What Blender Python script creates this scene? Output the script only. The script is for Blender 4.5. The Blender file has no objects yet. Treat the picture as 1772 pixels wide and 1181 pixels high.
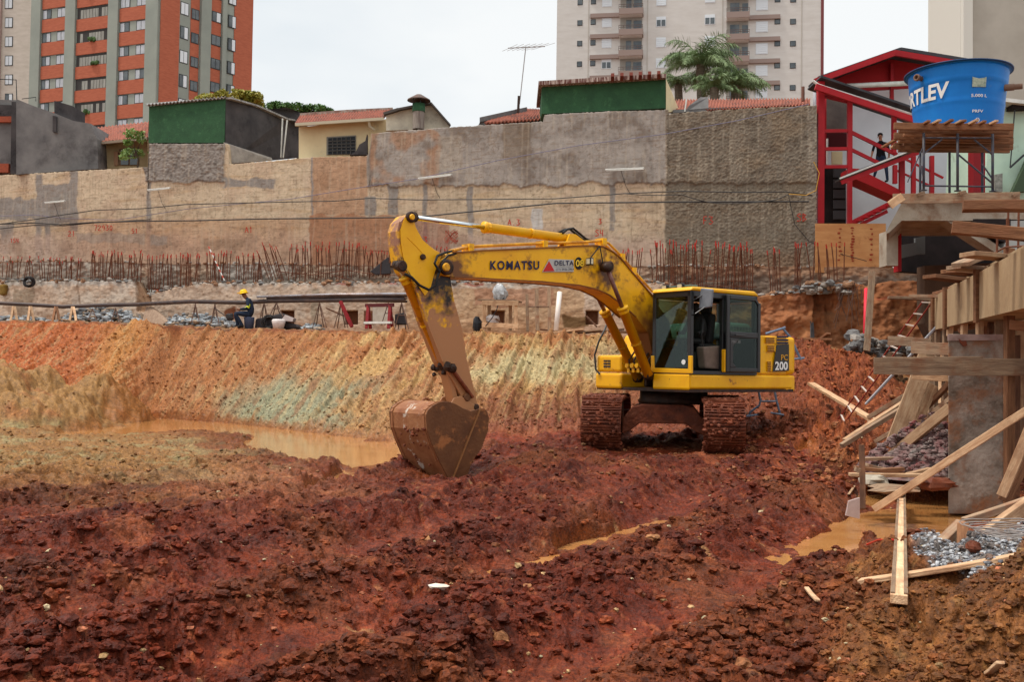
import bpy, math, random
import numpy as np
from mathutils import Vector, Matrix

# ------------------------------------------------------------------ camera
SC = bpy.context.scene
COL = SC.collection
FPX, CX, CY, CAMZ = 1700.0, 886.0, 590.5, 1.5
PITCH, ROLL = math.atan((642 - 590.5) / 1700), 0.014
cd = bpy.data.cameras.new('camera')
cam = bpy.data.objects.new('camera', cd)
COL.objects.link(cam)
cd.sensor_width = 36.0
cd.lens = FPX / 1772 * 36
cd.clip_start, cd.clip_end = 0.1, 2000
cam.matrix_world = Matrix.Translation((0, 0, CAMZ)) @ Matrix.Rotation(math.pi / 2 + PITCH, 4, 'X') @ Matrix.Rotation(ROLL, 4, 'Z')
SC.camera = cam
# ------------------------------------------------------------------ world
SUN_EL, SUN_AZ = math.radians(66), math.radians(262)   # azimuth the light comes from (0 = +Y, clockwise)
world = bpy.data.worlds.new('World')
SC.world = world
world.use_nodes = True
wn, wl = world.node_tree.nodes, world.node_tree.links
wn.clear()
wo = wn.new('ShaderNodeOutputWorld'); wb = wn.new('ShaderNodeBackground')
sky = wn.new('ShaderNodeTexSky'); sky.sky_type = 'NISHITA'; sky.sun_disc = False
sky.sun_elevation = SUN_EL; sky.sun_rotation = SUN_AZ
tc = wn.new('ShaderNodeTexCoord'); sx = wn.new('ShaderNodeSeparateXYZ')
wl.new(tc.outputs['Generated'], sx.inputs[0])
mr = wn.new('ShaderNodeMapRange'); mr.inputs[1].default_value = 0.36; mr.inputs[2].default_value = 1.0
mr.inputs[3].default_value = 8.6; mr.inputs[4].default_value = 18.0; mr.interpolation_type = 'SMOOTHSTEP'
wl.new(sx.outputs['Z'], mr.inputs[0])
nz = wn.new('ShaderNodeTexNoise'); nz.inputs['Scale'].default_value = 2.2; nz.inputs['Detail'].default_value = 5
mp = wn.new('ShaderNodeMapping'); mp.inputs['Scale'].default_value = (1, 1, 2.4); mp.inputs['Location'].default_value = (.3, .1, .55)
wl.new(tc.outputs['Generated'], mp.inputs[0]); wl.new(mp.outputs[0], nz.inputs['Vector'])
cr = wn.new('ShaderNodeValToRGB')
cr.color_ramp.elements[0].position = .36; cr.color_ramp.elements[0].color = (.80, .86, .90, 1)
cr.color_ramp.elements[1].position = .58; cr.color_ramp.elements[1].color = (.98, 1.0, 1.0, 1)
wl.new(nz.outputs['Fac'], cr.inputs[0])
vm = wn.new('ShaderNodeVectorMath'); vm.operation = 'SCALE'
wl.new(cr.outputs[0], vm.inputs[0]); wl.new(mr.outputs[0], vm.inputs['Scale'])
mx = wn.new('ShaderNodeMix'); mx.data_type = 'RGBA'; mx.inputs[0].default_value = .94
wl.new(sky.outputs[0], mx.inputs[6]); wl.new(vm.outputs[0], mx.inputs[7])
wl.new(mx.outputs[2], wb.inputs[0]); wb.inputs[1].default_value = 0.1
wl.new(wb.outputs[0], wo.inputs[0])
# ------------------------------------------------------------------ sun
sd = bpy.data.lights.new('sun', 'SUN'); sd.energy = 2.4; sd.angle = math.radians(9); sd.color = (1, .93, .84)
sun = bpy.data.objects.new('sun', sd); COL.objects.link(sun)
sv = Vector((math.sin(SUN_AZ) * math.cos(SUN_EL), math.cos(SUN_AZ) * math.cos(SUN_EL), math.sin(SUN_EL)))
sun.rotation_euler = sv.to_track_quat('Z', 'Y').to_euler()
SC.view_settings.view_transform = 'Standard'; SC.view_settings.look = 'None'
SC.view_settings.exposure = 0.22; SC.view_settings.gamma = 1; SC.view_settings.use_curve_mapping = False
SC.render.engine = 'CYCLES'
SC.cycles.max_bounces = 5; SC.cycles.diffuse_bounces = 3; SC.cycles.glossy_bounces = 3
SC.cycles.transmission_bounces = 4; SC.cycles.transparent_max_bounces = 8
SC.cycles.use_denoising = True

# ------------------------------------------------------------------ projection helpers (photo pixels <-> world)
_R0, _U0 = Vector((1, 0, 0)), Vector((0, -math.sin(PITCH), math.cos(PITCH)))
FW = Vector((0, math.cos(PITCH), math.sin(PITCH)))
RT = _R0 * math.cos(ROLL) + _U0 * math.sin(ROLL)
UP = _U0 * math.cos(ROLL) - _R0 * math.sin(ROLL)
EYE = Vector((0, 0, CAMZ))
def ray(px, py): return FW + RT * ((px - CX) / FPX) - UP * ((py - CY) / FPX)
def at(px, py, Y):
    r = ray(px, py); return EYE + r * (Y / r.y)
def atz(px, py, z):
    r = ray(px, py); return EYE + r * ((z - CAMZ) / r.z)
def onplane(px, py, p0, n):
    r = ray(px, py); return EYE + r * ((p0 - EYE).dot(n) / r.dot(n))
def zp(px, py, Y): return at(px, py, Y).z
def xp(px, Y): return at(px, 600, Y).x
def proj(X, Y, Z):
    Z = Z - CAMZ
    d = Y * FW.y + Z * FW.z
    a = X * RT.x + Y * RT.y + Z * RT.z
    b = X * UP.x + Y * UP.y + Z * UP.z
    return CX + FPX * a / d, CY - FPX * b / d
def wallY(px): return 1.0 / (0.027 + 6.2e-6 * (px - 886))
def lin(r, g, b, k=1.0):
    f = lambda v: (v / 255 / 12.92 if v / 255 <= .04045 else ((v / 255 + .055) / 1.055) ** 2.4)
    return (f(r) * k, f(g) * k, f(b) * k)

# ------------------------------------------------------------------ numpy noise
def _h(ix, iy, s):
    n = (ix.astype(np.int64) * 374761393 + iy.astype(np.int64) * 668265263 + s * 1274126177) & 0xffffffff
    n = ((n ^ (n >> 13)) * 1274126177) & 0xffffffff
    n = n ^ (n >> 16)
    return n
def perlin(x, y, s=0):
    x0, y0 = np.floor(x), np.floor(y); fx, fy = x - x0, y - y0
    u, v = fx * fx * fx * (fx * (fx * 6 - 15) + 10), fy * fy * fy * (fy * (fy * 6 - 15) + 10)
    def g(dx, dy):
        a = _h(x0 + dx, y0 + dy, s) * (2 * np.pi / 4294967296.0)
        return np.cos(a) * (fx - dx) + np.sin(a) * (fy - dy)
    return 1.5 * ((g(0, 0) * (1 - u) + g(1, 0) * u) * (1 - v) + (g(0, 1) * (1 - u) + g(1, 1) * u) * v)
def fbm(x, y, o=4, s=0, l=2.03, gn=.5):
    t = 0; a = 1; m = 0
    for i in range(o):
        t = t + a * perlin(x, y, s + i * 17); m += a; a *= gn; x = x * l + 3.1; y = y * l - 7.7
    return t / m
def worley(x, y, s=0):
    x0, y0 = np.floor(x), np.floor(y); best = np.full(x.shape, 9.0)
    for dx in (-1, 0, 1):
        for dy in (-1, 0, 1):
            cx, cy = x0 + dx, y0 + dy
            a = cx + _h(cx, cy, s) / 4294967296.0; b = cy + _h(cx, cy, s + 5) / 4294967296.0
            best = np.minimum(best, (x - a) ** 2 + (y - b) ** 2)
    return np.sqrt(best)
def sstep(a, b, x):
    t = np.clip((x - a) / (b - a), 0, 1); return t * t * (3 - 2 * t)

# ------------------------------------------------------------------ materials
MATS = {}
def mat(name, col, rough=.7, col2=None, scale=6.0, detail=6.0, bump=0.0, bscale=40.0, metal=0.0, stretch=(1, 1, 1), lo=.35, hi=.68,
        spec=.22, rand=0.0, attr=False, trans=0.0, col3=None, s3=1.5, lo3=.55, hi3=.7, wet=0.0, coat=0.0, fine2=0):
    if name in MATS: return MATS[name]
    m = bpy.data.materials.new(name); m.use_nodes = True
    n, l = m.node_tree.nodes, m.node_tree.links
    b = n['Principled BSDF']
    b.inputs['Roughness'].default_value = rough; b.inputs['Metallic'].default_value = metal
    b.inputs['Specular IOR Level'].default_value = spec
    if coat: b.inputs['Coat Weight'].default_value = coat
    c4 = lambda c: (c[0], c[1], c[2], 1)
    t = n.new('ShaderNodeTexCoord'); mpn = n.new('ShaderNodeMapping'); mpn.inputs['Scale'].default_value = stretch
    l.new(t.outputs['Object'], mpn.inputs[0])
    if rand:
        oi = n.new('ShaderNodeObjectInfo'); v = n.new('ShaderNodeVectorMath'); v.operation = 'SCALE'
        cb = n.new('ShaderNodeCombineXYZ'); l.new(oi.outputs['Random'], cb.inputs[0]); l.new(oi.outputs['Random'], cb.inputs[1])
        v.inputs['Scale'].default_value = 37; l.new(cb.outputs[0], v.inputs[0]); l.new(v.outputs[0], mpn.inputs['Location'])
    out = None
    if attr:
        at_ = n.new('ShaderNodeVertexColor'); at_.layer_name = 'Col'; out = at_.outputs['Color']
    nz_ = None
    if col2 is not None or attr:
        nz_ = n.new('ShaderNodeTexNoise'); nz_.inputs['Scale'].default_value = scale; nz_.inputs['Detail'].default_value = detail
        nz_.inputs['Roughness'].default_value = .62
        l.new(mpn.outputs[0], nz_.inputs['Vector'])
        if attr:
            mr_ = n.new('ShaderNodeMapRange'); mr_.inputs[1].default_value = .3; mr_.inputs[2].default_value = .7
            mr_.inputs[3].default_value = 1 - (rand or .3); mr_.inputs[4].default_value = 1 + (rand or .3)
            l.new(nz_.outputs['Fac'], mr_.inputs[0])
            vs = n.new('ShaderNodeVectorMath'); vs.operation = 'SCALE'
            l.new(out, vs.inputs[0]); l.new(mr_.outputs[0], vs.inputs['Scale']); out = vs.outputs[0]
            if fine2:
                nf = n.new('ShaderNodeTexNoise'); nf.inputs['Scale'].default_value = fine2; nf.inputs['Detail'].default_value = 4; nf.inputs['Roughness'].default_value = .7
                l.new(mpn.outputs[0], nf.inputs['Vector']); mf = n.new('ShaderNodeMapRange'); mf.inputs[1].default_value = .32; mf.inputs[2].default_value = .68
                mf.inputs[3].default_value = .45; mf.inputs[4].default_value = 1.5; l.new(nf.outputs['Fac'], mf.inputs[0])
                v2 = n.new('ShaderNodeVectorMath'); v2.operation = 'SCALE'; l.new(out, v2.inputs[0]); l.new(mf.outputs[0], v2.inputs['Scale']); out = v2.outputs[0]
        else:
            r = n.new('ShaderNodeValToRGB'); r.color_ramp.elements[0].position = lo; r.color_ramp.elements[1].position = hi
            r.color_ramp.elements[0].color = c4(col); r.color_ramp.elements[1].color = c4(col2)
            l.new(nz_.outputs['Fac'], r.inputs[0]); out = r.outputs[0]
    if col3 is not None:
        n3 = n.new('ShaderNodeTexNoise'); n3.inputs['Scale'].default_value = s3; n3.inputs['Detail'].default_value = 7
        n3.inputs['Roughness'].default_value = .68
        l.new(t.outputs['Object'], n3.inputs['Vector'])
        r3 = n.new('ShaderNodeMapRange'); r3.inputs[1].default_value = lo3; r3.inputs[2].default_value = hi3
        l.new(n3.outputs['Fac'], r3.inputs[0])
        mm = n.new('ShaderNodeMix'); mm.data_type = 'RGBA'; mm.inputs[7].default_value = c4(col3)
        if out: l.new(out, mm.inputs[6])
        else: mm.inputs[6].default_value = c4(col)
        l.new(r3.outputs[0], mm.inputs[0]); out = mm.outputs[2]
    if rand and not attr and out:
        hs = n.new('ShaderNodeHueSaturation'); mv = n.new('ShaderNodeMapRange')
        mv.inputs[3].default_value = 1 - rand; mv.inputs[4].default_value = 1 + rand
        l.new(oi.outputs['Random'], mv.inputs[0]); l.new(mv.outputs[0], hs.inputs['Value']); l.new(out, hs.inputs['Color']); out = hs.outputs[0]
    if out: l.new(out, b.inputs['Base Color'])
    else: b.inputs['Base Color'].default_value = c4(col)
    if wet:
        nw = n.new('ShaderNodeTexNoise'); nw.inputs['Scale'].default_value = 14 if attr else 1.7; nw.inputs['Detail'].default_value = 6
        l.new(t.outputs['Object'], nw.inputs['Vector'])
        rw = n.new('ShaderNodeMapRange'); rw.inputs[1].default_value = .35; rw.inputs[2].default_value = .65
        rw.inputs[3].default_value = max(.05, rough - wet); rw.inputs[4].default_value = rough
        l.new(nw.outputs['Fac'], rw.inputs[0]); l.new(rw.outputs[0], b.inputs['Roughness'])
        if attr:
            mu = n.new('ShaderNodeMath'); mu.operation = 'MULTIPLY'; l.new(rw.outputs[0], mu.inputs[0]); l.new(at_.outputs['Alpha'], mu.inputs[1]); l.new(mu.outputs[0], b.inputs['Roughness'])
    if bump:
        nb = n.new('ShaderNodeTexNoise'); nb.inputs['Scale'].default_value = bscale; nb.inputs['Detail'].default_value = 5
        l.new(mpn.outputs[0], nb.inputs['Vector'])
        bp = n.new('ShaderNodeBump'); bp.inputs['Strength'].default_value = min(1, bump); bp.inputs['Distance'].default_value = .02
        l.new(nb.outputs['Fac'], bp.inputs['Height']); l.new(bp.outputs[0], b.inputs['Normal'])
    if trans: b.inputs['Transmission Weight'].default_value = trans; b.inputs['IOR'].default_value = 1.45
    MATS[name] = m
    return m
def glass_mat(name, tint, mixf=.75):
    if name in MATS: return MATS[name]
    m = bpy.data.materials.new(name); m.use_nodes = True
    n, l = m.node_tree.nodes, m.node_tree.links
    b = n.new('ShaderNodeBsdfGlossy'); b.inputs['Roughness'].default_value = .03; b.inputs['Color'].default_value = (.75, .8, .8, 1)
    n.remove(n['Principled BSDF'])
    tr = n.new('ShaderNodeBsdfTransparent'); tr.inputs[0].default_value = (*tint, 1)
    ms = n.new('ShaderNodeMixShader'); ms.inputs[0].default_value = mixf
    l.new(b.outputs[0], ms.inputs[1]); l.new(tr.outputs[0], ms.inputs[2])
    l.new(ms.outputs[0], n['Material Output'].inputs[0])
    MATS[name] = m; return m

# ------------------------------------------------------------------ mesh builder
ORG = {}
ZERO = Vector((0, 0, 0))
def tag(o, label=None, cat=None, group=None, kind=None):
    if label: o['label'] = label
    if cat: o['category'] = cat
    if group: o['group'] = group
    if kind: o['kind'] = kind
    return o
def thing(name, label, cat, loc=(0, 0, 0), group=None, org=None, kind=None):
    o = bpy.data.objects.new(name, None); COL.objects.link(o)
    o.location = Vector(loc); o.empty_display_size = .1
    ORG[o.name] = Vector(loc) if org is None else Vector(org)
    return tag(o, label, cat, group, kind)
class MB:
    def __init__(s): s.v = []; s.f = []; s.m = []; s.cur = 0
    def mi(s, i): s.cur = i; return s
    def _f(s, f): s.f.append(f); s.m.append(s.cur)
    def pts(s, P): b = len(s.v); s.v.extend([Vector(p) for p in P]); return b
    def box8(s, P):
        b = s.pts(P)
        for f in ((0, 3, 2, 1), (4, 5, 6, 7), (0, 1, 5, 4), (1, 2, 6, 5), (2, 3, 7, 6), (3, 0, 4, 7)): s._f([b + i for i in f])
        return s
    def box(s, x0, x1, y0, y1, z0, z1):
        return s.box8([(x0, y0, z0), (x1, y0, z0), (x1, y1, z0), (x0, y1, z0), (x0, y0, z1), (x1, y0, z1), (x1, y1, z1), (x0, y1, z1)])
    def prism(s, P, vec):
        P = [Vector(p) for p in P]; vec = Vector(vec); n = len(P)
        nn = sum(((P[i] - P[0]).cross(P[(i + 1) % n] - P[0]) for i in range(1, n - 1)), Vector())
        if nn.dot(vec) > 0: P = P[::-1]
        b = s.pts(P); s.pts([p + vec for p in P])
        s._f([b + i for i in range(n)]); s._f([b + n + i for i in reversed(range(n))])
        for i in range(n): s._f([b + i, b + n + i, b + n + (i + 1) % n, b + (i + 1) % n])
        return s
    def quad(s, P): b = s.pts(P); s._f(list(range(b, b + len(P)))); return s
    def bar(s, p0, p1, w, h, up=(0, 0, 1)):
        p0, p1 = Vector(p0), Vector(p1); d = (p1 - p0).normalized(); u = Vector(up)
        if abs(d.dot(u)) > .98: u = Vector((0, 1, 0)) if abs(d.y) < .9 else Vector((1, 0, 0))
        r = d.cross(u).normalized(); u = r.cross(d)
        r *= w / 2; u *= h / 2
        return s.box8([p0 - r - u, p0 + r - u, p1 + r - u, p1 - r - u, p0 - r + u, p0 + r + u, p1 + r + u, p1 - r + u])
    def tube(s, P, R, n=8, cap=True):
        P = [Vector(p) for p in P]
        if not isinstance(R, (list, tuple)): R = [R] * len(P)
        prev = None; b0 = len(s.v)
        for i, p in enumerate(P):
            d = (P[min(i + 1, len(P) - 1)] - P[max(i - 1, 0)]).normalized()
            if prev is None:
                u = Vector((0, 0, 1)) if abs(d.z) < .9 else Vector((1, 0, 0))
            else: u = prev
            r = d.cross(u).normalized(); u = r.cross(d).normalized(); prev = u
            s.pts([p + (r * math.cos(2 * math.pi * k / n) + u * math.sin(2 * math.pi * k / n)) * R[i] for k in range(n)])
        for i in range(len(P) - 1):
            for k in range(n):
                a = b0 + i * n + k; c = b0 + i * n + (k + 1) % n
                s._f([a, c, c + n, a + n])
        if cap:
            s._f([b0 + k for k in reversed(range(n))]); s._f([b0 + (len(P) - 1) * n + k for k in range(n)])
        return s
    def lathe(s, prof, c, n=24, axis=(0, 0, 1)):
        c = Vector(c); a = Vector(axis).normalized(); u = a.orthogonal().normalized(); w = a.cross(u); b0 = len(s.v)
        for r, z in prof: s.pts([c + a * z + (u * math.cos(2 * math.pi * k / n) + w * math.sin(2 * math.pi * k / n)) * r for k in range(n)])
        for i in range(len(prof) - 1):
            for k in range(n):
                p = b0 + i * n + k; q = b0 + i * n + (k + 1) % n
                s._f([p, q, q + n, p + n])
        return s
    def blob(s, c, r, seed=0, jit=.25, nu=10, nv=7):
        rr = random.Random(seed); c = Vector(c); r = Vector(r) if not isinstance(r, (int, float)) else Vector((r, r, r)); b0 = len(s.v)
        top = len(s.v); s.pts([c + Vector((0, 0, r.z))])
        for j in range(1, nv):
            th = math.pi * j / nv
            for i in range(nu):
                ph = 2 * math.pi * i / nu; k = 1 + rr.uniform(-jit, jit)
                s.pts([c + Vector((r.x * math.sin(th) * math.cos(ph) * k, r.y * math.sin(th) * math.sin(ph) * k, r.z * math.cos(th) * k))])
        bot = len(s.v); s.pts([c - Vector((0, 0, r.z))])
        for i in range(nu):
            s._f([top, top + 1 + i, top + 1 + (i + 1) % nu]); q = top + 1 + (nv - 2) * nu
            s._f([bot, q + (i + 1) % nu, q + i])
            for j in range(nv - 2):
                a = top + 1 + j * nu
                s._f([a + i, a + nu + i, a + nu + (i + 1) % nu, a + (i + 1) % nu])
        return s
    def build(s, name, m, parent=None, loc=None, smooth=False, bevel=0, label=None, cat=None, group=None, kind=None, seg=2):
        me = bpy.data.meshes.new(name)
        if parent is not None: org = ORG[parent.name]
        elif loc is not None: org = Vector(loc)
        else:
            xs = [v.x for v in s.v]; ys = [v.y for v in s.v]; zs = [v.z for v in s.v]
            org = Vector(((min(xs) + max(xs)) / 2, (min(ys) + max(ys)) / 2, min(zs)))
        me.from_pydata([v - org for v in s.v], [], s.f)
        ms = m if isinstance(m, (list, tuple)) else [m]
        for q in ms: me.materials.append(q)
        if len(ms) > 1: me.polygons.foreach_set('material_index', s.m)
        if smooth: me.polygons.foreach_set('use_smooth', [True] * len(me.polygons))
        me.update()
        o = bpy.data.objects.new(name, me); COL.objects.link(o)
        if parent is not None: o.parent = parent; ORG[o.name] = org
        else: o.location = org; ORG[o.name] = org
        if bevel:
            bm = o.modifiers.new('bevel', 'BEVEL'); bm.width = bevel; bm.segments = seg; bm.limit_method = 'ANGLE'; bm.angle_limit = math.radians(35)
        if smooth and smooth != 'all':
            try: me.set_sharp_from_angle(angle=math.radians(35))
            except Exception: pass
        return tag(o, label, cat, group, kind)
def copy_tree(o, parent=None, loc=None):
    c = o.copy(); COL.objects.link(c)
    if parent is not None: c.parent = parent
    if loc is not None: c.location = loc
    for ch in [k for k in list(COL.objects) if k.parent == o]: copy_tree(ch, c)
    return c
def np_mesh(name, V, Fq, m, col=None, smooth=True, parent=None, loc=None):
    """V (n,3) world coords, Fq (k,4) or (k,3)"""
    org = ORG[parent.name] if parent is not None else Vector(loc if loc is not None else (0, 0, 0))
    me = bpy.data.meshes.new(name); V = np.asarray(V, np.float32) - np.array(org, np.float32)
    me.vertices.add(len(V)); me.vertices.foreach_set('co', V.ravel())
    k, q = Fq.shape
    me.loops.add(k * q); me.loops.foreach_set('vertex_index', Fq.ravel().astype(np.int32))
    me.polygons.add(k); me.polygons.foreach_set('loop_start', np.arange(0, k * q, q, dtype=np.int32))
    me.polygons.foreach_set('use_smooth', np.full(k, smooth))
    me.update(calc_edges=True)
    if col is not None:
        a = me.color_attributes.new('Col', 'FLOAT_COLOR', 'POINT')
        c4 = np.ones((len(V), 4), np.float32); c4[:, :col.shape[1]] = col; a.data.foreach_set('color', c4.ravel())
    me.materials.append(m)
    o = bpy.data.objects.new(name, me); COL.objects.link(o)
    if parent is not None: o.parent = parent
    else: o.location = org
    ORG[o.name] = org
    return o
def gridfaces(nr, nc, off=0):
    i = np.arange(nr - 1)[:, None] * nc + np.arange(nc - 1)[None, :]
    return (np.stack([i, i + 1, i + nc + 1, i + nc], -1).reshape(-1, 4) + off)
# text as mesh: placed on a plane given by origin, right and up vectors, fitted in width w and height h
def text(s, name, m, org, right, up, w, h, depth=.004, parent=None, bold=0.0, shear=0.0, warp=None, space=1.0):
    cu = bpy.data.curves.new(name, 'FONT'); cu.body = s; cu.offset = bold; cu.shear = shear; cu.space_character = space; cu.extrude = 0
    cu.resolution_u = 3
    to = bpy.data.objects.new('tmp_text', cu); COL.objects.link(to)
    bpy.context.view_layer.update()
    me = to.to_mesh()
    V = [v.co.copy() for v in me.vertices]; Fs = [list(p.vertices) for p in me.polygons]
    to.to_mesh_clear(); bpy.data.objects.remove(to); bpy.data.curves.remove(cu)
    x0, x1 = min(v.x for v in V), max(v.x for v in V); y0, y1 = min(v.y for v in V), max(v.y for v in V)
    b = MB(); right, up, org = Vector(right), Vector(up), Vector(org); nrm = right.cross(up).normalized()
    P = []
    for v in V:
        a, c = (v.x - x0) / (x1 - x0) * w, (v.y - y0) / (y1 - y0) * h
        P.append(warp(a, c) if warp else org + right * a + up * c + nrm * depth)
    b.pts(P)
    for f in Fs: b._f(f)
    return b.build(name, m, parent)
# timber plank with its own local frame (grain runs along its local X)
def plank(name, p0, p1, w, t, m, label=None, cat=None, group=None, parent=None, up=(0, 0, 1), roll=0.0, mesh=None, warp=.012):
    p0, p1 = Vector(p0), Vector(p1); d = p1 - p0; L = d.length; d.normalize(); u = Vector(up)
    if abs(d.dot(u)) > .97: u = Vector((0, -1, 0))
    y = u.cross(d).normalized(); z = d.cross(y)
    rot = Matrix((d, y, z)).transposed().to_4x4() @ Matrix.Rotation(roll, 4, 'X')
    rr = random.Random(int((p0.x * 71 + p0.y * 13 + p1.z * 7 + L) * 1000)); b = MB(); ns = 6; ring = []
    ph, am = rr.uniform(0, 6), rr.uniform(.3, 1) * warp
    for i in range(ns + 1):
        x = L * i / ns; dz = am * math.sin(ph + 3 * i / ns); dy = am * .6 * math.cos(ph * 2 + 2.3 * i / ns)
        e = rr.uniform(-.008, .008) if i in (0, ns) else 0
        ring.append(b.pts([(x + e, -w / 2 + dy, -t / 2 + dz), (x - e, w / 2 + dy, -t / 2 + dz), (x - e, w / 2 + dy, t / 2 + dz), (x + e, -w / 2 + dy, t / 2 + dz)]))
    for i in range(ns):
        a, c = ring[i], ring[i + 1]
        for k in range(4): b._f([a + k, c + k, c + (k + 1) % 4, a + (k + 1) % 4])
    a, c = ring[0], ring[-1]; b._f([a, a + 1, a + 2, a + 3]); b._f([c + 3, c + 2, c + 1, c])
    ORG['__z'] = ZERO
    me = bpy.data.meshes.new(name); me.from_pydata(b.v, [], b.f); me.materials.append(m); me.update()
    o = bpy.data.objects.new(name, me); COL.objects.link(o)
    M = Matrix.Translation(p0) @ rot
    if parent is not None: o.parent = parent; M = Matrix.Translation(-ORG[parent.name]) @ M
    o.matrix_local = M
    bv = o.modifiers.new('bevel', 'BEVEL'); bv.width = min(.004, t * .15); bv.segments = 1
    return tag(o, label, cat, group)
# ------------------------------------------------------------------ shared materials
M_SOIL = mat('soil', (0, 0, 0), rough=.80, attr=True, rand=.42, scale=9, detail=9, bump=.9, bscale=45, wet=.45, spec=.14, fine2=38)
# ------------------------------------------------------------------ terrain
TC = [ # px, then (Y, z) for near .. back ; z None means from pixel py given as 3rd
 (-600, [(2.2,0),(6,0),(9.5,0),(14,-.08),(20,-.2),(33,-.2),(37,1.0),(43.5,3.3),(57,3.4)]),
 (0,    [(2.2,0),(6,0),(9.5,0),(14,-.10),(20,-.22),(34,-.2),(36.5,0.9),(41.5,zp(0,557,41.5)),(49,3.35)]),
 (150,  [(2.2,0),(6,0),(9.5,0),(14,-.12),(20,-.26),(35,-.25),(37,0.8),(41,zp(150,557,41)),(47,3.3)]),
 (240,  [(2.2,0),(6,0),(9.5,0),(14,-.15),(20,-.30),(36.3,-.34),(37.5,.55),(40.6,zp(240,560,40.6)),(46,3.3)]),
 (300,  [(2.2,0),(6,0),(9.5,0),(14,-.15),(20,-.30),(35.0,-.34),(36.0,.5),(38.6,zp(300,565,38.6)),(45,3.1)]),
 (400,  [(2.2,0),(6,0),(9.5,0),(14,-.15),(20,-.30),(33.0,-.34),(34.2,.45),(37.6,zp(400,568,37.6)),(44,3.05)]),
 (560,  [(2.2,0),(6,0),(9.5,0),(14,-.18),(19,-.32),(28.3,-.34),(30.8,.35),(35.6,zp(560,572,35.6)),(42,2.9)]),
 (680,  [(2.2,0),(6,0),(9.5,0),(14,-.22),(17,-.38),(25.6,-.34),(29.0,.40),(34.2,zp(680,575,34.2)),(40.5,2.85)]),
 (790,  [(2.2,0),(6,0),(9.5,0),(14,-.25),(17.2,-.42),(24.2,-.30),(28.6,.52),(33.3,zp(790,577,33.3)),(39.5,2.8)]),
 (880,  [(2.2,0),(6,0),(9.5,0),(14,-.12),(17.8,-.2),(23.4,-.14),(28.4,.62),(32.7,zp(880,578,32.7)),(38.6,2.75)]),
 (1000, [(2.2,0),(6,0),(9.5,0),(14,0),(18.0,0),(22.8,-.02),(28.2,.72),(32,zp(1000,580,32)),(37.4,2.7)]),
 (1150, [(2.2,0),(6,0),(9.5,0),(14,0),(18.0,0),(23.0,.02),(27.5,.75),(31.3,zp(1150,584,31.3)),(36,2.65)]),
 (1300, [(2.2,0),(6,0),(9.5,0),(14,0),(18.0,0),(21.5,.05),(26,.85),(30.6,zp(1300,590,30.6)),(34.6,2.6)]),
 (1420, [(2.2,0),(5.5,.05),(9,0),(13,0),(16,-.02),(17.6,0),(24,zp(1420,690,24)),(29.8,zp(1420,596,29.8)),(33.6,2.5)]),
 (1500, [(2.2,.1),(5.2,.22),(8.2,.0),(11,-.12),(12.5,-.02),(14,.05),(20,zp(1500,752,20)),(28,zp(1500,625,28)),(32.6,2.2)]),
 (1580, [(2.2,.2),(5.2,.34),(7.6,.2),(11,-.14),(13,-.03),(15,.05),(20,.3),(27,.9),(32,1.6)]),
 (1700, [(2.2,.3),(5.2,.44),(8.0,.30),(11,-.10),(13,-.02),(15,.05),(20,.2),(27,.7),(31,1.2)]),
 (2400, [(2.2,.3),(5.2,.46),(8.2,.34),(11,.0),(13,.0),(15,.05),(20,.2),(24,.5),(26,.9)]),
]
pxs = np.concatenate([np.arange(-600, -12, 6.0), np.arange(-12, 1785, 2.15), np.arange(1785, 2400, 6.0)])
segs = [170, 330, 300, 230, 110, 130, 210, 24]
key = np.array([c[0] for c in TC], float)
CYs = np.array([[p[0] for p in c[1]] for c in TC]); CZs = np.array([[p[1] for p in c[1]] for c in TC])
Yc = np.stack([np.interp(pxs, key, CYs[:, j]) for j in range(9)]); Zc = np.stack([np.interp(pxs, key, CZs[:, j]) for j in range(9)])
v = np.concatenate([j + np.arange(n) / n for j, n in enumerate(segs)] + [[8.0]])
j0 = np.minimum(v.astype(int), 7); fr = (v - j0)[:, None]
TY = Yc[j0] * (1 - fr) + Yc[j0 + 1] * fr
TZ = Zc[j0] * (1 - fr) + Zc[j0 + 1] * fr
VV = np.repeat(v[:, None], len(pxs), 1)
PXG = np.repeat(pxs[None, :], len(v), 0)
TX = TY * (PXG - CX) / FPX
PX, PY = proj(TX, TY, TZ)
def ell(cx, cy, a, b, rot=0.0):
    dx, dy = PX - cx, PY - cy; c, s = math.cos(rot), math.sin(rot)
    return 1 - (((dx * c + dy * s) / a) ** 2 + ((-dx * s + dy * c) / b) ** 2)
wob = fbm(TX * .9, TY * .9, 4, 3) * .9 + fbm(TX * 3.1, TY * 2.1, 3, 9) * .35
def lake(L): 
    e = np.max([ell(*q) for q in L], axis=0); return sstep(-.25, .35, e + wob * .75)
def dome(w, r=.78): return np.sqrt(np.clip(1 - (w / r) ** 2, 0, 1))
# puddle beds
left = lake([(560, 768, 175, 32, .10), (420, 746, 230, 18, .03), (650, 800, 70, 20, -.2), (300, 728, 130, 10, .02), (170, 742, 90, 8, -.05), (590, 822, 62, 12, -.25), (380, 776, 60, 5, 0)])
left = np.maximum(left, lake([(70, 827, 75, 6)]))
midp = lake([(1105, 900, 55, 6, -.18), (1010, 923, 50, 8, -.2), (1385, 781, 26, 7), (930, 955, 40, 6, -.35)])
right = lake([(1560, 903, 150, 33, -.1), (1440, 928, 60, 26), (1650, 880, 110, 30), (1520, 850, 60, 18), (1760, 885, 60, 22)])
isl = np.maximum(lake([(330, 752, 110, 9, .03)]), lake([(230, 790, 170, 18, 0)]))
left = left * (1 - isl * .8)
wetm = np.maximum(np.maximum(left, midp), right)
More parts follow.
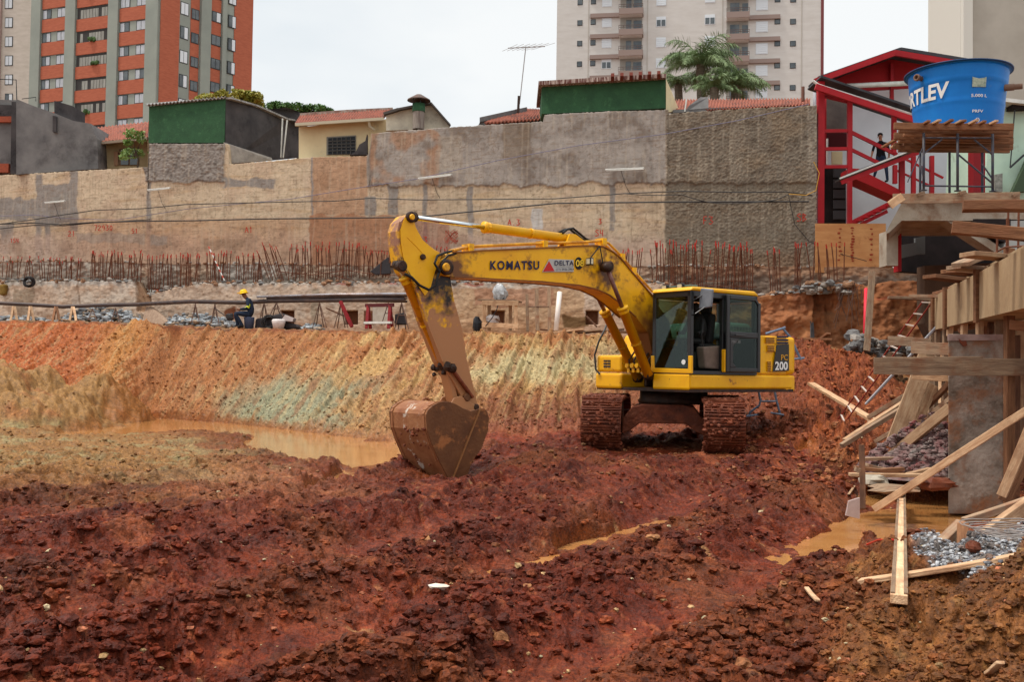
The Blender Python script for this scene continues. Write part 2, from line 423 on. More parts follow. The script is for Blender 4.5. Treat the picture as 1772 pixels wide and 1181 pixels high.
# masks
bank = sstep(4.85, 5.25, VV) * (1 - sstep(6.92, 7.0, VV))
pit = 1 - sstep(4.8, 5.2, VV)
benchm = sstep(6.97, 7.02, VV)
rightm = sstep(1330, 1440, PXG)                     # loose mound on the right
rb = sstep(1340, 1540, PX + wob * 110 - (PY - 900) * .12) * pit * sstep(905, 990, PY + wob * 25) # brown loose earth, near right
# --- mud relief
dirx, diry = TX * .49 + TY * .87, -TX * .87 + TY * .49       # ruts run up to the right
wx, wy = TX + .25 * fbm(TX * 1.5, TY * 1.5, 3, 21), TY + .25 * fbm(TX * 1.5, TY * 1.5, 3, 31)
near = 1 - sstep(16, 24, TY)
lumps = fbm(TX * .55, TY * .55, 3, 41) * .16
mid = fbm(wx * 2.3, wy * 2.3, 4, 51) * .12
wx2, wy2 = wx + .05 * perlin(TX * 9, TY * 9, 65), wy + .05 * perlin(TX * 9, TY * 9, 66)
cl1 = (dome(worley(wx2 * 4.3, wy2 * 4.3, 61)) - .6) * .08 * (.4 + 1.2 * sstep(-.15, .35, fbm(TX * .9, TY * .9, 3, 63)))
cl2 = (dome(worley(wx2 * 9.7, wy2 * 9.7, 71)) - .6) * .048 * (.5 + sstep(-.2, .3, fbm(TX * 1.7, TY * 1.7, 3, 64)))
cl3 = (dome(worley(wx2 * 21, wy2 * 21, 75)) - .6) * .026 + (dome(worley(wx * 44, wy * 44, 76)) - .6) * .009
fine = fbm(wx * 7, wy * 7, 4, 81) * .05
def rut(c, w, d, fr0=.15):
    q = diry - c + .25 * perlin(dirx * .35, diry * 0 + c, 5)
    return -d * np.exp(-(q / w) ** 2) + d * .75 * np.exp(-((np.abs(q) - w * 1.9) / (w * .7)) ** 2)
RC = ((5.05, .34, .11), (6.85, .30, .11), (3.75, .30, .10), (8.7, .3, .09), (10.7, .32, .08), (2.1, .28, .09), (.6, .3, .08), (12.6, .3, .06))
ruts = sum(rut(*q) for q in RC)
lane = np.max([np.exp(-((diry - c_ + .25 * perlin(dirx * .35, diry * 0 + c_, 5)) / (w_ * 1.25)) ** 4) for c_, w_, d_ in RC], axis=0) * sstep(-.35, .1, fbm(TX * .5, TY * .5, 3, 92) + .1)
cleat = np.exp(-((diry - 5.85) / .30) ** 4) * sstep(6.2, 6.8, dirx) * sstep(10.2, 9.2, dirx) * (np.sin(dirx * 30) * .035 - .03) + np.exp(-((diry - 5.0) / .3) ** 4) * sstep(-.1, .3, perlin(dirx * .4, diry * .2, 8)) * np.sin(dirx * 32) * .015
smooth_m = np.maximum(lane * .85, sstep(.12, .4, fbm(dirx * .25, diry * 1.1, 3, 91)) * .7)       # pressed, smoother lanes
left_calm = sstep(24, 17, TY) * .0 + sstep(640, 300, PX) * sstep(15, 24, TY)
amp = (1 - .72 * smooth_m) * (1 - .78 * wetm) * (1 - .35 * left_calm)
dz = lumps * (1 - .8 * wetm) + (mid + cl1 * 1.3 + cl2 * 1.35 + cl3 * 1.2 + fine * 1.2) * amp + (ruts + cleat) * (1 - wetm)
# pile round the bucket and in front of the tracks
dz += .30 * np.exp(-(((PX - 700) / 95) ** 2 + ((TY - 18.3) / 1.3) ** 2)) + .22 * np.exp(-(((PX - 880) / 90) ** 2 + ((TY - 17.8) / 1.2) ** 2))
# keep tracks area pressed
tr = np.exp(-((PX - 1145) / 150) ** 4 - ((TY - 19.5) / 2.2) ** 4); dz = dz * (1 - .8 * tr) - .06 * tr
bk = np.exp(-((PX - 790) / 60) ** 4 - ((TY - 16.7) / 1.3) ** 4); dz = dz * (1 - .65 * bk)
H0 = dz * pit
# --- bank relief: tooth marks of the bucket running down the face
su = TX + (TZ) * .55
lean = TX * 1.0 - TZ * .42 + .14 * fbm(TX * .6, TZ * .9, 3, 11)
grv = np.abs(perlin(lean * 2.6, TZ * .35, 101)) * .22 + np.abs(perlin(lean * 6.1, TZ * .6, 111)) * .15 + np.abs(perlin(lean * 12, TZ * 1.3, 113)) * .09
brg = fbm(TX * 1.1, TY * .9, 4, 121) * .34 + (dome(worley(TX * 2.4, TZ * 2.4 + TY * .5, 131)) - .6) * .13 + (dome(worley(TX * 6.5, TY * 5, 141)) - .6) * .11 + fbm(TX * 8, TY * 8, 3, 143) * .12
strip = sstep(230, 330, PX) * (1 - sstep(1250, 1400, PX))
rub = sstep(900, 1050, PX) * bank; grv = grv * 1.25; HB = rub * (fbm(TX * 2.1, TY * 2.1, 5, 145) * .35 + (dome(worley(TX * 3.1, TY * 2.2, 146)) - .6) * .22 + (dome(worley(TX * 8, TY * 6, 147)) - .6) * .12) + (grv * (.45 + .55 * strip) * 1.0 - .12 + brg * (.9 - .42 * strip)) * bank
foot = np.exp(-((VV - 5.05) / .35) ** 2) * (sstep(640, 900, PX) * .6 + .4) * ((dome(worley(TX * 3.2, TY * 3.2, 151)) - .5) * .2 + .05)
HM = bank * rightm * (fbm(TX * 1.6, TY * 1.6, 4, 161) * .35 + (dome(worley(TX * 4.5, TY * 4.5, 171)) - .6) * .14 + (dome(worley(TX * 11, TY * 11, 172)) - .6) * .07)
TZ2 = TZ + H0 + HB + foot * (1 - wetm) + HM - .17 * wetm * pit
# spoil heaps at the left
def heap(cx, cY, rx, ry, h, s):
    X0 = xp(cx, cY); q = ((TX - X0) / rx) ** 2 + ((TY - cY) / ry) ** 2
    q = q * (1 + .35 * fbm(TX * .8, TY * .8, 3, s))
    return h * np.clip(1 - q, 0, None) ** .8
heaps = heap(15, 29, 2.6, 3.0, .95, 201) + heap(135, 33, 2.3, 2.4, .95, 203) + heap(205, 34, 1.3, 1.6, .55, 205) + heap(-140, 30, 4, 4, 1.2, 207)
hm = sstep(.02, .3, heaps)
TZ2 += np.exp(-((VV - 6.95) / .12) ** 2) * (fbm(TX * 1.4, TY * .2, 4, 251) * .12 + (dome(worley(TX * 2.6, TY * 2.6, 253)) - .6) * .12)
cre = PX - (244 + (712 - PY) * .40); TZ2 += bank * (-.75 * np.exp(-(cre / 13) ** 2) + .55 * np.exp(-((cre + 55) / 38) ** 2)) * sstep(560, 580, PY)
TZ2 += heaps + hm * (fbm(TX * 2.0, TY * 2.0, 3, 211) * .25 + (dome(worley(TX * 3.5, TY * 3.5, 213)) - .6) * .15 + (dome(worley(TX * 8, TY * 8, 214)) - .6) * .06)
# rubble gravel of the bench edge
TZ2 += benchm * (.5 - worley(TX * 4, TY * 4, 221)) * .08
# brown mound near right: scoured bank with a dug face
TZ2 += rb * (fbm(TX * 1.3, TY * 1.3, 4, 231) * .24)
# --- colours
def C(r, g, b, k=.80):
    c = np.array(lin(r, g, b, k)); return c * np.array([1.06, .97, .72])
n1 = fbm(TX * .7, TY * .7, 4, 301); n2 = fbm(TX * 3, TY * 3, 4, 311); n3 = fbm(TX * 11, TY * 11, 3, 321)
col = np.zeros(TX.shape + (3,)); col[:] = C(104, 46, 29)
def paint(m, c): 
    global col
    m = np.clip(m, 0, 1)[..., None]; col = col * (1 - m) + c * m
paint(sstep(-.25, .3, n2), C(118, 54, 34))
paint(sstep(.0, .4, n1 + n3 * .4) * .75, C(68, 30, 20))
paint((1 - smooth_m) * .45, C(80, 35, 23)); paint(smooth_m * sstep(-.3, .2, n1 + n2 * .3) * .55, C(150, 80, 56))
paint(sstep(.3, .5, n3 + n2 * .6) * .35, C(176, 112, 84))
paint(pit * sstep(.05, .4, fbm(TX * .45, TY * .45, 3, 341)) * .55, C(126, 82, 54)); paint(pit * sstep(.2, .45, fbm(TX * 1.3, TY * 1.3, 4, 343)) * .4, C(172, 112, 86)); paint(sstep(.42, .6, fbm(TX * 4.1, TY * 4.1, 3, 331)) * .7, C(190, 160, 130))
# left flat: olive grey and ochre clays
lf = sstep(560, 250, PX - (PY - 790) * 1.9 + wob * 90) * pit * sstep(900, 800, PY + n1 * 60)
paint(lf * .85, C(146, 110, 72)); paint(lf * sstep(.0, .3, n1 + n2 * .5) * .8, C(150, 144, 116)); paint(lf * sstep(.05, .4, n2) * .4, C(120, 78, 52))
sc = pit * sstep(60, 10, np.abs(PY - 852 + (PX - 450) * .05)) * sstep(250, 420, PX) * sstep(700, 560, PX); paint(sc * .35, C(165, 110, 96))
# bank
paint(bank, C(176, 112, 70))
zb = (PY - 560) / 190.0
redl = sstep(330, 60, PX + n1 * 60); paint(bank * redl, C(184, 98, 54)); paint(bank * redl * sstep(0, .35, n2) * .6, C(156, 76, 42))
paint(bank * sstep(60, 0, np.abs(PX - 215 + (PY - 600) * .5 + n1 * 30)) * .6, C(200, 138, 76))
paint(bank * sstep(330, 440, PX + n1 * 80) * sstep(.28, .55, zb + n1 * .25 + (PX - 700) * .0006) * (1 - sstep(560, 760, PX + n1 * 90)), C(156, 148, 122))
paint(bank * sstep(480, 640, PX + n2 * 60) * sstep(.0, .25, n1 + .12), C(196, 150, 100))
paint(bank * sstep(520, 700, PX + n2 * 80) * sstep(.45, .8, zb + n2 * .3), C(178, 126, 84))
paint(bank * sstep(700, 860, PX) * sstep(.22, .05, zb + n2 * .12), C(174, 128, 88))
paint(bank * sstep(740, 840, PX + n2 * 50) * sstep(.2, .05, np.abs(zb - .42 + n1 * .2)) * .9, C(194, 172, 132))
paint(bank * sstep(.18, .5, perlin(lean * 4.3, TZ * .7, 401) + n2 * .5) * .55 * strip, C(150, 88, 54))  # darker clay streaks, strengthened to stand in for groove shading
paint(bank * sstep(700, 900, PX + n2 * 90) * sstep(.55, .8, zb + n2 * .2) * .8, C(124, 64, 42))
paint(bank * sstep(.2, .5, perlin(lean * 8.3, TZ * .9, 411) + n2 * .5) * .4, C(206, 170, 124))  # pale clay streaks, also lifting groove contrast in place of light
paint(bank * sstep(1000, 1160, PX), C(134, 70, 46)); paint(bank * rightm * sstep(-.1, .4, n2), C(160, 92, 60)); paint(bank * rightm * sstep(.1, .5, n1) * .7, C(112, 58, 42))
paint(sstep(.2, .6, np.exp(-((VV - 5.05) / .3) ** 2)) * (1 - rightm) * sstep(620, 800, PX) * .6, C(140, 70, 54))
paint(hm * .9, C(158, 122, 84)); paint(hm * sstep(0, .4, n2) * .7, C(124, 96, 70)); paint(hm * sstep(.1, .4, n1) * .5, C(160, 92, 60))
paint(benchm, C(160, 120, 90)); paint(benchm * sstep(.0, .4, n2) * .8, C(150, 146, 140)); 
paint(rb, C(126, 80, 48)); paint(rb * sstep(-.05, .35, n2), C(146, 96, 58)); paint(rb * sstep(.1, .45, n1) * .7, C(92, 58, 38)); paint(rb * sstep(.3, .5, n3 + n2 * .4) * .4, C(180, 140, 96))
paint(sstep(1480, 1640, PX) * sstep(13.5, 16, TY) * (1 - benchm) * .8, C(98, 62, 44))
grv_m = pit * sstep(.0, .5, 1 - ((PX - 1680 + wob * 30) / 112) ** 2 - ((PY - 953) / 38) ** 2 + n2 * .4); col = col * (1 - .2 * rb)[..., None]; paint(grv_m * .85, np.array(lin(128, 124, 120, .8)))
paint(wetm * .6, C(150, 96, 58))
wring = np.clip(wetm * 1.6 + smooth_m * .25 * pit, 0, 1)
TV = np.stack([TX, TY, TZ2], -1).reshape(-1, 3)
mudm = pit * (1 - lf) * (1 - rb) * (1 - grv_m); col = col * (1 - mudm[..., None] * (1 - np.array([.86, .70, .60]))); col = col * (1 - np.clip(bank - rightm, 0, 1)[..., None] * (1 - np.array([.84, .98, 1.22])))
terrain = np_mesh('ground', TV, gridfaces(len(v), len(pxs)), M_SOIL, np.concatenate([col, (1 - .7 * wring)[..., None]], -1).reshape(-1, 4)); terrain['kind'] = 'structure'
def ground_z(x, y):
    px = x / y * FPX + CX
    j = int(np.clip(np.searchsorted(pxs, px), 0, len(pxs) - 1)); i = int(np.clip(np.searchsorted(TY[:, j], y), 1, len(v) - 1))
    a = (y - TY[i - 1, j]) / max(1e-6, TY[i, j] - TY[i - 1, j]); a = min(max(a, 0), 1)
    return float(TZ2[i - 1, j] * (1 - a) + TZ2[i, j] * a)
def gp(px, py):      # point of the relief seen at a pixel (first hit along the ray)
    j = int(np.clip(np.searchsorted(pxs, px), 0, len(pxs) - 1))
    _, q = proj(TX[:, j], TY[:, j], TZ2[:, j]); q = q[:int(np.searchsorted(v, 7.05))]
    k = np.where(q <= py)[0]; k = k[0] if len(k) else len(q) - 1
    return Vector((TX[k, j], TY[k, j], TZ2[k, j]))
# the wide base sheet to the horizon, below everything
b = MB(); b.quad([(-900, -200, -1.2), (900, -200, -1.2), (900, 1500, -1.2), (-900, 1500, -1.2)])
b.build('ground', mat('far_soil', lin(130, 90, 66), col2=lin(110, 72, 54), scale=.2), loc=(0, 0, 0), kind='structure')
# street level behind the retaining wall
# ------------------------------------------------------------------ water
M_WATER = mat('muddy_water', lin(186, 132, 78), rough=.07, col2=lin(164, 108, 58), scale=1.1, detail=3, bump=.1, bscale=4, spec=.9, stretch=(1, 2.2, 1))
for (x0, x1, y0, y1, z) in ((-24, 2.5, 16.8, 37.4, -.40), (-.2, 6.6, 7.4, 10.8, -.112), (2.6, 9.6, 7.2, 14.3, -.135), (5.0, 6.6, 17.0, 20, -.10)):
    b = MB(); b.quad([(x0, y0, z), (x1, y0, z), (x1, y1, z), (x0, y1, z)])
    b.build('puddle', M_WATER, kind='structure')
# ------------------------------------------------------------------ loose clods, pebbles
def clods(name, n, seed, px_rng, py_rng, rmin, rmax, colors, m, power=2.2, filt=None, sink=.3, kind='stuff', flat=.75, tint=.0):
    rr = np.random.default_rng(seed)
    ico = []; 
    t = (1 + 5 ** .5) / 2
    base = np.array([(-1, t, 0), (1, t, 0), (-1, -t, 0), (1, -t, 0), (0, -1, t), (0, 1, t), (0, -1, -t), (0, 1, -t), (t, 0, -1), (t, 0, 1), (-t, 0, -1), (-t, 0, 1)], float)
    base /= np.linalg.norm(base[0])
    fc = [(0, 11, 5), (0, 5, 1), (0, 1, 7), (0, 7, 10), (0, 10, 11), (1, 5, 9), (5, 11, 4), (11, 10, 2), (10, 7, 6), (7, 1, 8), (3, 9, 4), (3, 4, 2), (3, 2, 6), (3, 6, 8), (3, 8, 9), (4, 9, 5), (2, 4, 11), (6, 2, 10), (8, 6, 7), (9, 8, 1)]
    vs = list(base); mid_ = {}; f2 = []
    def md(a, b_):
        k = (min(a, b_), max(a, b_))
        if k not in mid_:
            q = vs[a] + vs[b_]; mid_[k] = len(vs); vs.append(q / np.linalg.norm(q))
        return mid_[k]
    for a, b_, c in fc:
        x, y, z = md(a, b_), md(b_, c), md(c, a); f2 += [(a, x, z), (b_, y, x), (c, z, y), (x, y, z)]
    U, Fc = (np.array(vs), np.array(f2)) if name in ('mud_clods', 'earth_lumps', 'brown_lumps', 'mud_lumps') else (base, np.array(fc))
    pxx = rr.uniform(*px_rng, n); pyy = rr.uniform(*py_rng, n)
    VS = []; FS = []; CS = []; off = 0
    jj = np.clip(np.searchsorted(pxs, pxx), 0, len(pxs) - 1)
    for i in range(n):
        col_ = PY[:, jj[i]]
        k = np.searchsorted(-col_, -pyy[i]); k = min(k, len(v) - 1)
        if filt is not None and not filt(k, jj[i], rr): continue
        p = TV.reshape(len(v), len(pxs), 3)[k, jj[i]]
        r = rmin + (rmax - rmin) * rr.random() ** power
        d = U * (1 + rr.uniform(-.3, .3, (len(U), 1)))
        s3 = np.array([r * rr.uniform(.8, 1.4), r * rr.uniform(.8, 1.4), r * flat * rr.uniform(.7, 1.2)])
        a = rr.uniform(0, 6.28); c_, s_ = math.cos(a), math.sin(a)
        d = d * s3; d = np.stack([d[:, 0] * c_ - d[:, 1] * s_, d[:, 0] * s_ + d[:, 1] * c_, d[:, 2]], -1)
        VS.append(p + d + np.array([0, 0, r * sink])); FS.append(Fc + off); off += len(U)
        cc = (np.array(colors[rr.integers(len(colors))]) * (1 - tint) + col[k, jj[i]] * tint) * rr.uniform(.65, 1.35)
        CS.append(np.repeat(cc[None], len(U), 0))
    o = np_mesh(name, np.concatenate(VS), np.concatenate(FS), m, np.concatenate(CS), smooth=False); tag(o, kind=kind)
    return o
fm = lambda k, j, r: wetm[k, j] < .35 and (1 - smooth_m[k, j]) ** 1.5 > r.random() * .9 and tr[k, j] < .5 and rb[k, j] < .5 and lf[k, j] < .6
o = clods('mud_clods', 44000, 1, (-150, 1900), (780, 1240), .003, .036, [C(114, 48, 30), C(128, 56, 36), C(94, 38, 24), C(138, 66, 44)], M_SOIL, power=4, filt=fm, tint=.92)
tag(o, 'loose dark red mud clods strewn over the churned ground', 'mud clods')
o = clods('stone_bits', 900, 2, (-100, 1800), (770, 1230), .005, .026, [C(190, 160, 130), C(170, 140, 110), C(200, 188, 170), C(176, 110, 90)], M_SOIL, power=3, filt=lambda k, j, r: wetm[k, j] < .5)
tag(o, 'small pale stone chips mixed into the red mud', 'stone chips')
o = clods('clay_lumps', 5200, 3, (-60, 1300), (700, 830), .010, .05, [C(140, 104, 72), C(130, 74, 52), C(136, 120, 92), C(118, 58, 42)], M_SOIL, power=3, tint=.7, filt=lambda k, j, r: wetm[k, j] < .4 + .25 * (r.random() < .04))
tag(o, 'ochre and olive clay lumps scattered round the far puddle', 'clay lumps')
o = clods('earth_lumps', 12000, 4, (1250, 1900), (590, 860), .010, .07, [C(134, 72, 50), C(160, 92, 62), C(108, 54, 40), C(180, 130, 96)], M_SOIL, power=3.4, tint=.6, filt=lambda k, j, r: wetm[k, j] < .4)
tag(o, 'crumbly red brown earth lumps on the mound behind the digger', 'earth lumps')
o = clods('brown_lumps', 9000, 5, (1380, 1900), (930, 1240), .003, .022, [C(126, 82, 50), C(150, 102, 64), C(96, 62, 42), C(112, 60, 44)], M_SOIL, power=4, tint=.7, filt=lambda k, j, r: rb[k, j] > .4)
tag(o, 'crumbly brown earth lumps at the right edge of the pit', 'earth lumps')
o = clods('gravel', 12000, 6, (1540, 1820), (895, 1000), .004, .017, [np.array(lin(*q)) for q in ((150, 150, 152), (120, 120, 124), (184, 184, 184), (96, 94, 98))], mat('gravel_stone', (0, 0, 0), rough=.8, attr=True, rand=.2), power=1.5, filt=lambda k, j, r: grv_m[k, j] > .25)
tag(o, 'grey crushed gravel spread beside the brown puddle', 'gravel')

o = clods('bank_crumbs', 6000, 7, (-60, 1250), (575, 760), .012, .06, [C(170, 114, 76), C(150, 90, 60), C(180, 140, 100)], M_SOIL, power=3.5, tint=.95, filt=lambda k, j, r: bank[k, j] > .5)
tag(o, 'crumbs of ochre and red clay lying on the dug bank', 'clay lumps')

o = clods('mud_lumps', 2200, 8, (-150, 1700), (780, 1240), .018, .055, [C(114, 48, 30), C(94, 38, 24)], M_SOIL, power=2.6, filt=lambda k, j, r: fm(k, j, r) and smooth_m[k, j] < .3, tint=.9)
tag(o, 'larger broken lumps of dark red clay on the ridges between the ruts', 'clay lumps')
CT = C
def C(r, g, b, k=.80): return np.array(lin(r, g, b, k)) * np.array([1.02, 1.0, .96])
# ------------------------------------------------------------------ retaining walls (relief sheets with real thickness)
M_WALL = mat('render_plaster', (0, 0, 0), rough=.9, attr=True, rand=.16, scale=5, detail=9, bump=.5, bscale=30)
M_CONC = mat('concrete', lin(168, 156, 142), rough=.9, col2=lin(128, 118, 108), scale=3, bump=.3, col3=lin(150, 110, 84), s3=.8)
def relief_wall(name, yoff, top, bot, step, colfn, dispfn, thick=.35, label=None, cat=None, x0=None, x1=None, dz=.035):
    """front face on the wall line moved yoff metres towards the camera; top/bot are photo-pixel profiles"""
    tx = np.array([p[0] for p in top], float); ty = np.array([p[1] for p in top], float)
    bx = np.array([p[0] for p in bot], float); by = np.array([p[1] for p in bot], float)
    px = np.arange(tx[0], tx[-1] + .01, step)
    Yw = 1 / (0.027 + 6.2e-6 * (px - 886)) - yoff; X = Yw * (px - CX) / FPX
    ptop = np.interp(px, tx, ty); pbot = np.interp(px, bx, by)
    hor = 642 + .014 * (px - 886)
    zt = CAMZ + (hor - ptop) / FPX * Yw; zb = CAMZ + (hor - pbot) / FPX * Yw
    nr = int((zt.max() - zb.min()) / dz) + 2
    a = np.linspace(0, 1, nr)[:, None]
    Z = zb * (1 - a) + zt * a; XX = np.repeat(X[None], nr, 0); YY = np.repeat(Yw[None], nr, 0)
    PPX, PPY = proj(XX, YY, Z)
    col = colfn(XX, Z, PPX, PPY)
    d = dispfn(XX, Z, PPX, PPY)
    Zt = Z.copy(); Zt[-1] += .03 * perlin(XX[-1] * 4, XX[-1] * 0, 7) + .02 * perlin(XX[-1] * 13, XX[-1] * 0, 9)
    V = np.stack([XX, YY - d, Zt], -1).reshape(-1, 3)
    F1 = gridfaces(nr, len(px))
    # back and top
    Vb = np.stack([XX[[0, -1]], YY[[0, -1]] + thick, Zt[[0, -1]]], -1).reshape(-1, 3); n0 = len(V); nc = len(px)
    i = np.arange(nc - 1)
    topf = np.stack([(nr - 1) * nc + i, (nr - 1) * nc + i + 1, n0 + nc + i + 1, n0 + nc + i], -1)
    backf = np.stack([n0 + i + 1, n0 + i, n0 + nc + i, n0 + nc + i + 1], -1)
    ends = np.array([[(nr - 1) * nc, 0, n0, n0 + nc], [nc - 1, nr * nc - 1, n0 + 2 * nc - 1, n0 + nc - 1]])
    cc = np.concatenate([col.reshape(-1, 3), col[[0, -1]].reshape(-1, 3)])
    loc = ((X[0] + X[-1]) / 2, (Yw[0] + Yw[-1]) / 2, float(zb.min()))
    o = np_mesh(name, np.concatenate([V, Vb]), np.concatenate([F1, topf, backf, ends]), M_WALL, cc, loc=loc, smooth=True)
    return tag(o, label, cat)
def mixer(shape, base):
    c = np.zeros(shape + (3,)); c[:] = base; return c
def P_(c, m, k):
    m = np.clip(m, 0, 1)[..., None]; c[:] = c * (1 - m) + k * m
def warp_(X, Z, s=0, a=9):
    return fbm(X * 1.3, Z * 1.3, 4, 500 + s) * a, fbm(X * 1.3, Z * 1.3, 4, 520 + s) * a
def R_(PX, PY, x0, y0, x1, y1, w, s=1.5):
    u, v_ = PX + w[0], PY + w[1]
    return sstep(x0 - s, x0 + s, u) * sstep(x1 + s, x1 - s, u) * sstep(y0 - s, y0 + s, v_) * sstep(y1 + s, y1 - s, v_)
CREAM, CREAM2 = C(212, 192, 166), C(204, 178, 154)
ORNG, PINK = C(190, 154, 126), C(200, 174, 158)
GREY, GREY2, GREYD = C(152, 145, 140), C(168, 160, 154), C(126, 119, 114)
BRWN = C(132, 121, 108)
def main_col(X, Z, PX, PY):
    c = mixer(X.shape, CREAM); w = warp_(X, Z); w2 = (w[0] * .5, w[1] * .5); w0 = (w[0] * .12, w[1] * .12)
    a = fbm(X * .8, Z * .8, 4, 540); b_ = fbm(X * 3, Z * 3, 4, 541); e = fbm(X * .5, Z * 4, 4, 542)
    P_(c, sstep(-.1, .4, a) * .7, CREAM2); P_(c, sstep(.1, .4, e) * .35, C(186, 150, 104))
    # left: grey cement repairs over cream
    P_(c, R_(PX, PY, -400, 344, 62, 380, w), GREY); P_(c, R_(PX, PY, 62, 320, 132, 388, w), GREY); P_(c, R_(PX, PY, 120, 296, 134, 400, w2), GREY)
    P_(c, R_(PX, PY, 62, 302, 72, 330, w2), GREY); P_(c, R_(PX, PY, 0, 385, 25, 440, w), GREY); P_(c, R_(PX, PY, 62, 380, 72, 460, w2), GREY); P_(c, R_(PX, PY, 78, 385, 88, 440, w2), GREY)
    P_(c, R_(PX, PY, -500, 300, -40, 470, w), GREY2)
    P_(c, R_(PX, PY, 250, 230, 388, 316, w2), GREY); P_(c, R_(PX, PY, 250, 230, 388, 316, w2) * sstep(0, .4, b_), GREYD)
    P_(c, R_(PX, PY, 388, 310, 475, 324, w), GREY); P_(c, R_(PX, PY, 254, 300, 259, 452, w2), GREY); 
    # orange brown bay
    P_(c, R_(PX, PY, 538, 262, 636, 372, w0), ORNG); P_(c, R_(PX, PY, 538, 262, 636, 372, w0) * sstep(0, .4, a) * .5, C(160, 122, 94))
    # grey upper bay 636..1152
    ed = 322 + 6 * perlin(X * 1.6, X * 0, 55) + 3 * perlin(X * 6, X * 0, 56) + np.where(PX > 1000, -4, 0)
    g = sstep(ed + 1.5, ed - 1.5, PY) * sstep(633, 637, PX + w0[0]) * sstep(1154, 1150, PX + w0[0])
    P_(c, g, GREY2); P_(c, g * sstep(-.1, .3, a), GREY); P_(c, g * sstep(.1, .45, b_ * .6 + a) * .7, C(128, 114, 104))
    og = R_(PX, PY, 640, 228, 760, 318, w) * sstep(0, .25, fbm(X * .9, Z * .7, 3, 544) + .1); P_(c, og * .7, C(172, 128, 96))
    P_(c, g * R_(PX, PY, 870, 215, 918, 275, w2) * .6, C(124, 106, 88)); P_(c, g * R_(PX, PY, 755, 236, 800, 300, w) * .5, C(176, 164, 150))
    # cement joints
    for x, y0, y1, ww in ((735, 318, 420, 4), (814, 322, 440, 5), (1060, 318, 400, 4.5), (258, 316, 452, 3), (540, 262, 455, 1.6), (132, 296, 400, 2), (640, 340, 372, 10), (680, 318, 372, 9), (930, 362, 398, 9), (1127, 200, 320, 2.4), (936, 205, 322, 2)):
        P_(c, R_(PX, PY, x - ww, y0, x + ww, y1, w2, 1.0), GREY if x != 930 else C(206, 204, 202))
    # lower damp band, pinkish stains
    low = sstep(392, 425, PY + w[1] * 2.2 - (PX > 1150) * 20); P_(c, low * sstep(1152, 1148, PX) * .8, PINK)
    P_(c, sstep(372, 384, PY + w[1]) * sstep(70, 200, PX) * sstep(560, 500, PX) * .4, C(196, 144, 104))
    P_(c, R_(PX, PY, 536, 372, 690, 470, w) * .85, C(176, 124, 92)); P_(c, R_(PX, PY, 680, 385, 780, 450, w) * .6, C(152, 92, 74))
    P_(c, low * sstep(.05, .35, a) * sstep(1152, 1148, PX) * .6, C(166, 138, 118))
    P_(c, R_(PX, PY, 130, 404, 250, 420, w) * .5, GREY); P_(c, R_(PX, PY, 345, 415, 420, 432, w) * .7, C(170, 140, 116)); P_(c, R_(PX, PY, 262, 408, 290, 425, w) * .6, GREY)
    P_(c, R_(PX, PY, 1030, 350, 1075, 420, w) * .5 * sstep(0, .2, b_), C(210, 196, 176))
    # rough brown grey bay
    g2 = sstep(1149, 1153, PX + w2[0]); P_(c, g2, BRWN); P_(c, g2 * sstep(0, .4, a), C(138, 122, 104)); P_(c, g2 * sstep(.05, .4, b_) * .6, C(100, 88, 76))
    P_(c, g2 * sstep(318, 324, PY) * .5, C(142, 130, 114)); P_(c, g2 * sstep(425, 450, PY + w[1]) * .6, C(134, 104, 82))
    P_(c, g2 * R_(PX, PY, 1395, 170, 1412, 460, w0) * .6, C(150, 140, 128)); P_(c, g2 * R_(PX, PY, 1262, 205, 1285, 312, w2) * .3, C(168, 156, 140))
    # top edge line of old cement
    # fine cracks and shutter-board lines
    P_(c, sstep(.022, .0, np.abs(fbm(X * .9, Z * .9, 4, 560))) * .55 * (1 - g2), C(120, 98, 78))
    P_(c, sstep(.45, .6, perlin(X * 9, Z * 9, 561)) * .35, C(112, 92, 76))
    P_(c, sstep(.40, .55, perlin(X * 1.7, Z * 15, 565)) * .38, C(136, 112, 90)); P_(c, sstep(.3, .5, perlin(X * 13, Z * .9, 566)) * .22, C(140, 120, 100)); P_(c, sstep(.3, .5, perlin(X * 9, Z * .5, 567)) * .18, C(214, 200, 180))
    # block courses showing through
    bz = np.abs((Z * 2.5) % 1 - .5); P_(c, sstep(.46, .5, bz) * .10 * (1 - g2) * sstep(0, .2, a + .1), GREYD)
    return c
def main_disp(X, Z, PX, PY):
    a = fbm(X * 1.2, Z * 1.2, 4, 600) * .03
    g2 = sstep(1149, 1153, PX); r = (np.abs(fbm(X * 6 + 2 * perlin(X, Z, 3), Z * 9, 4, 610)) * .04 + fbm(X * 16, Z * 16, 3, 611) * .035 + fbm(X * 40, Z * 40, 2, 613) * .012) * g2
    ed = 322 + 6 * perlin(X * 1.6, X * 0, 55) + 3 * perlin(X * 6, X * 0, 56) + np.where(PX > 1000, -4, 0)
    g = sstep(ed + 1.2, ed - 1.2, PY) * sstep(634, 637, PX) * .06
    g3 = R_(PX, PY, 250, 230, 388, 316, warp_(X, Z)); r2 = g3 * (np.abs(fbm(X * 5, Z * 5, 4, 612)) * .08 + .05)
    bz = np.abs((Z * 2.5) % 1 - .5)
    return a + r + g + r2 + g2 * .05 - sstep(.46, .5, bz) * .004 * (1 - g2)
topw = [(-600, 345), (-10, 302), (26, 300), (249, 287.5), (250, 247), (388, 247), (389, 283), (537, 270), (631, 268), (634, 262), (636, 229), (760, 219), (935, 208), (936.5, 196), (1056, 190), (1152, 188), (1153.5, 195), (1270, 187), (1401, 181), (1410, 180)]
botw = [(-600, 462), (0, 462), (480, 464), (1000, 466), (1410, 468)]
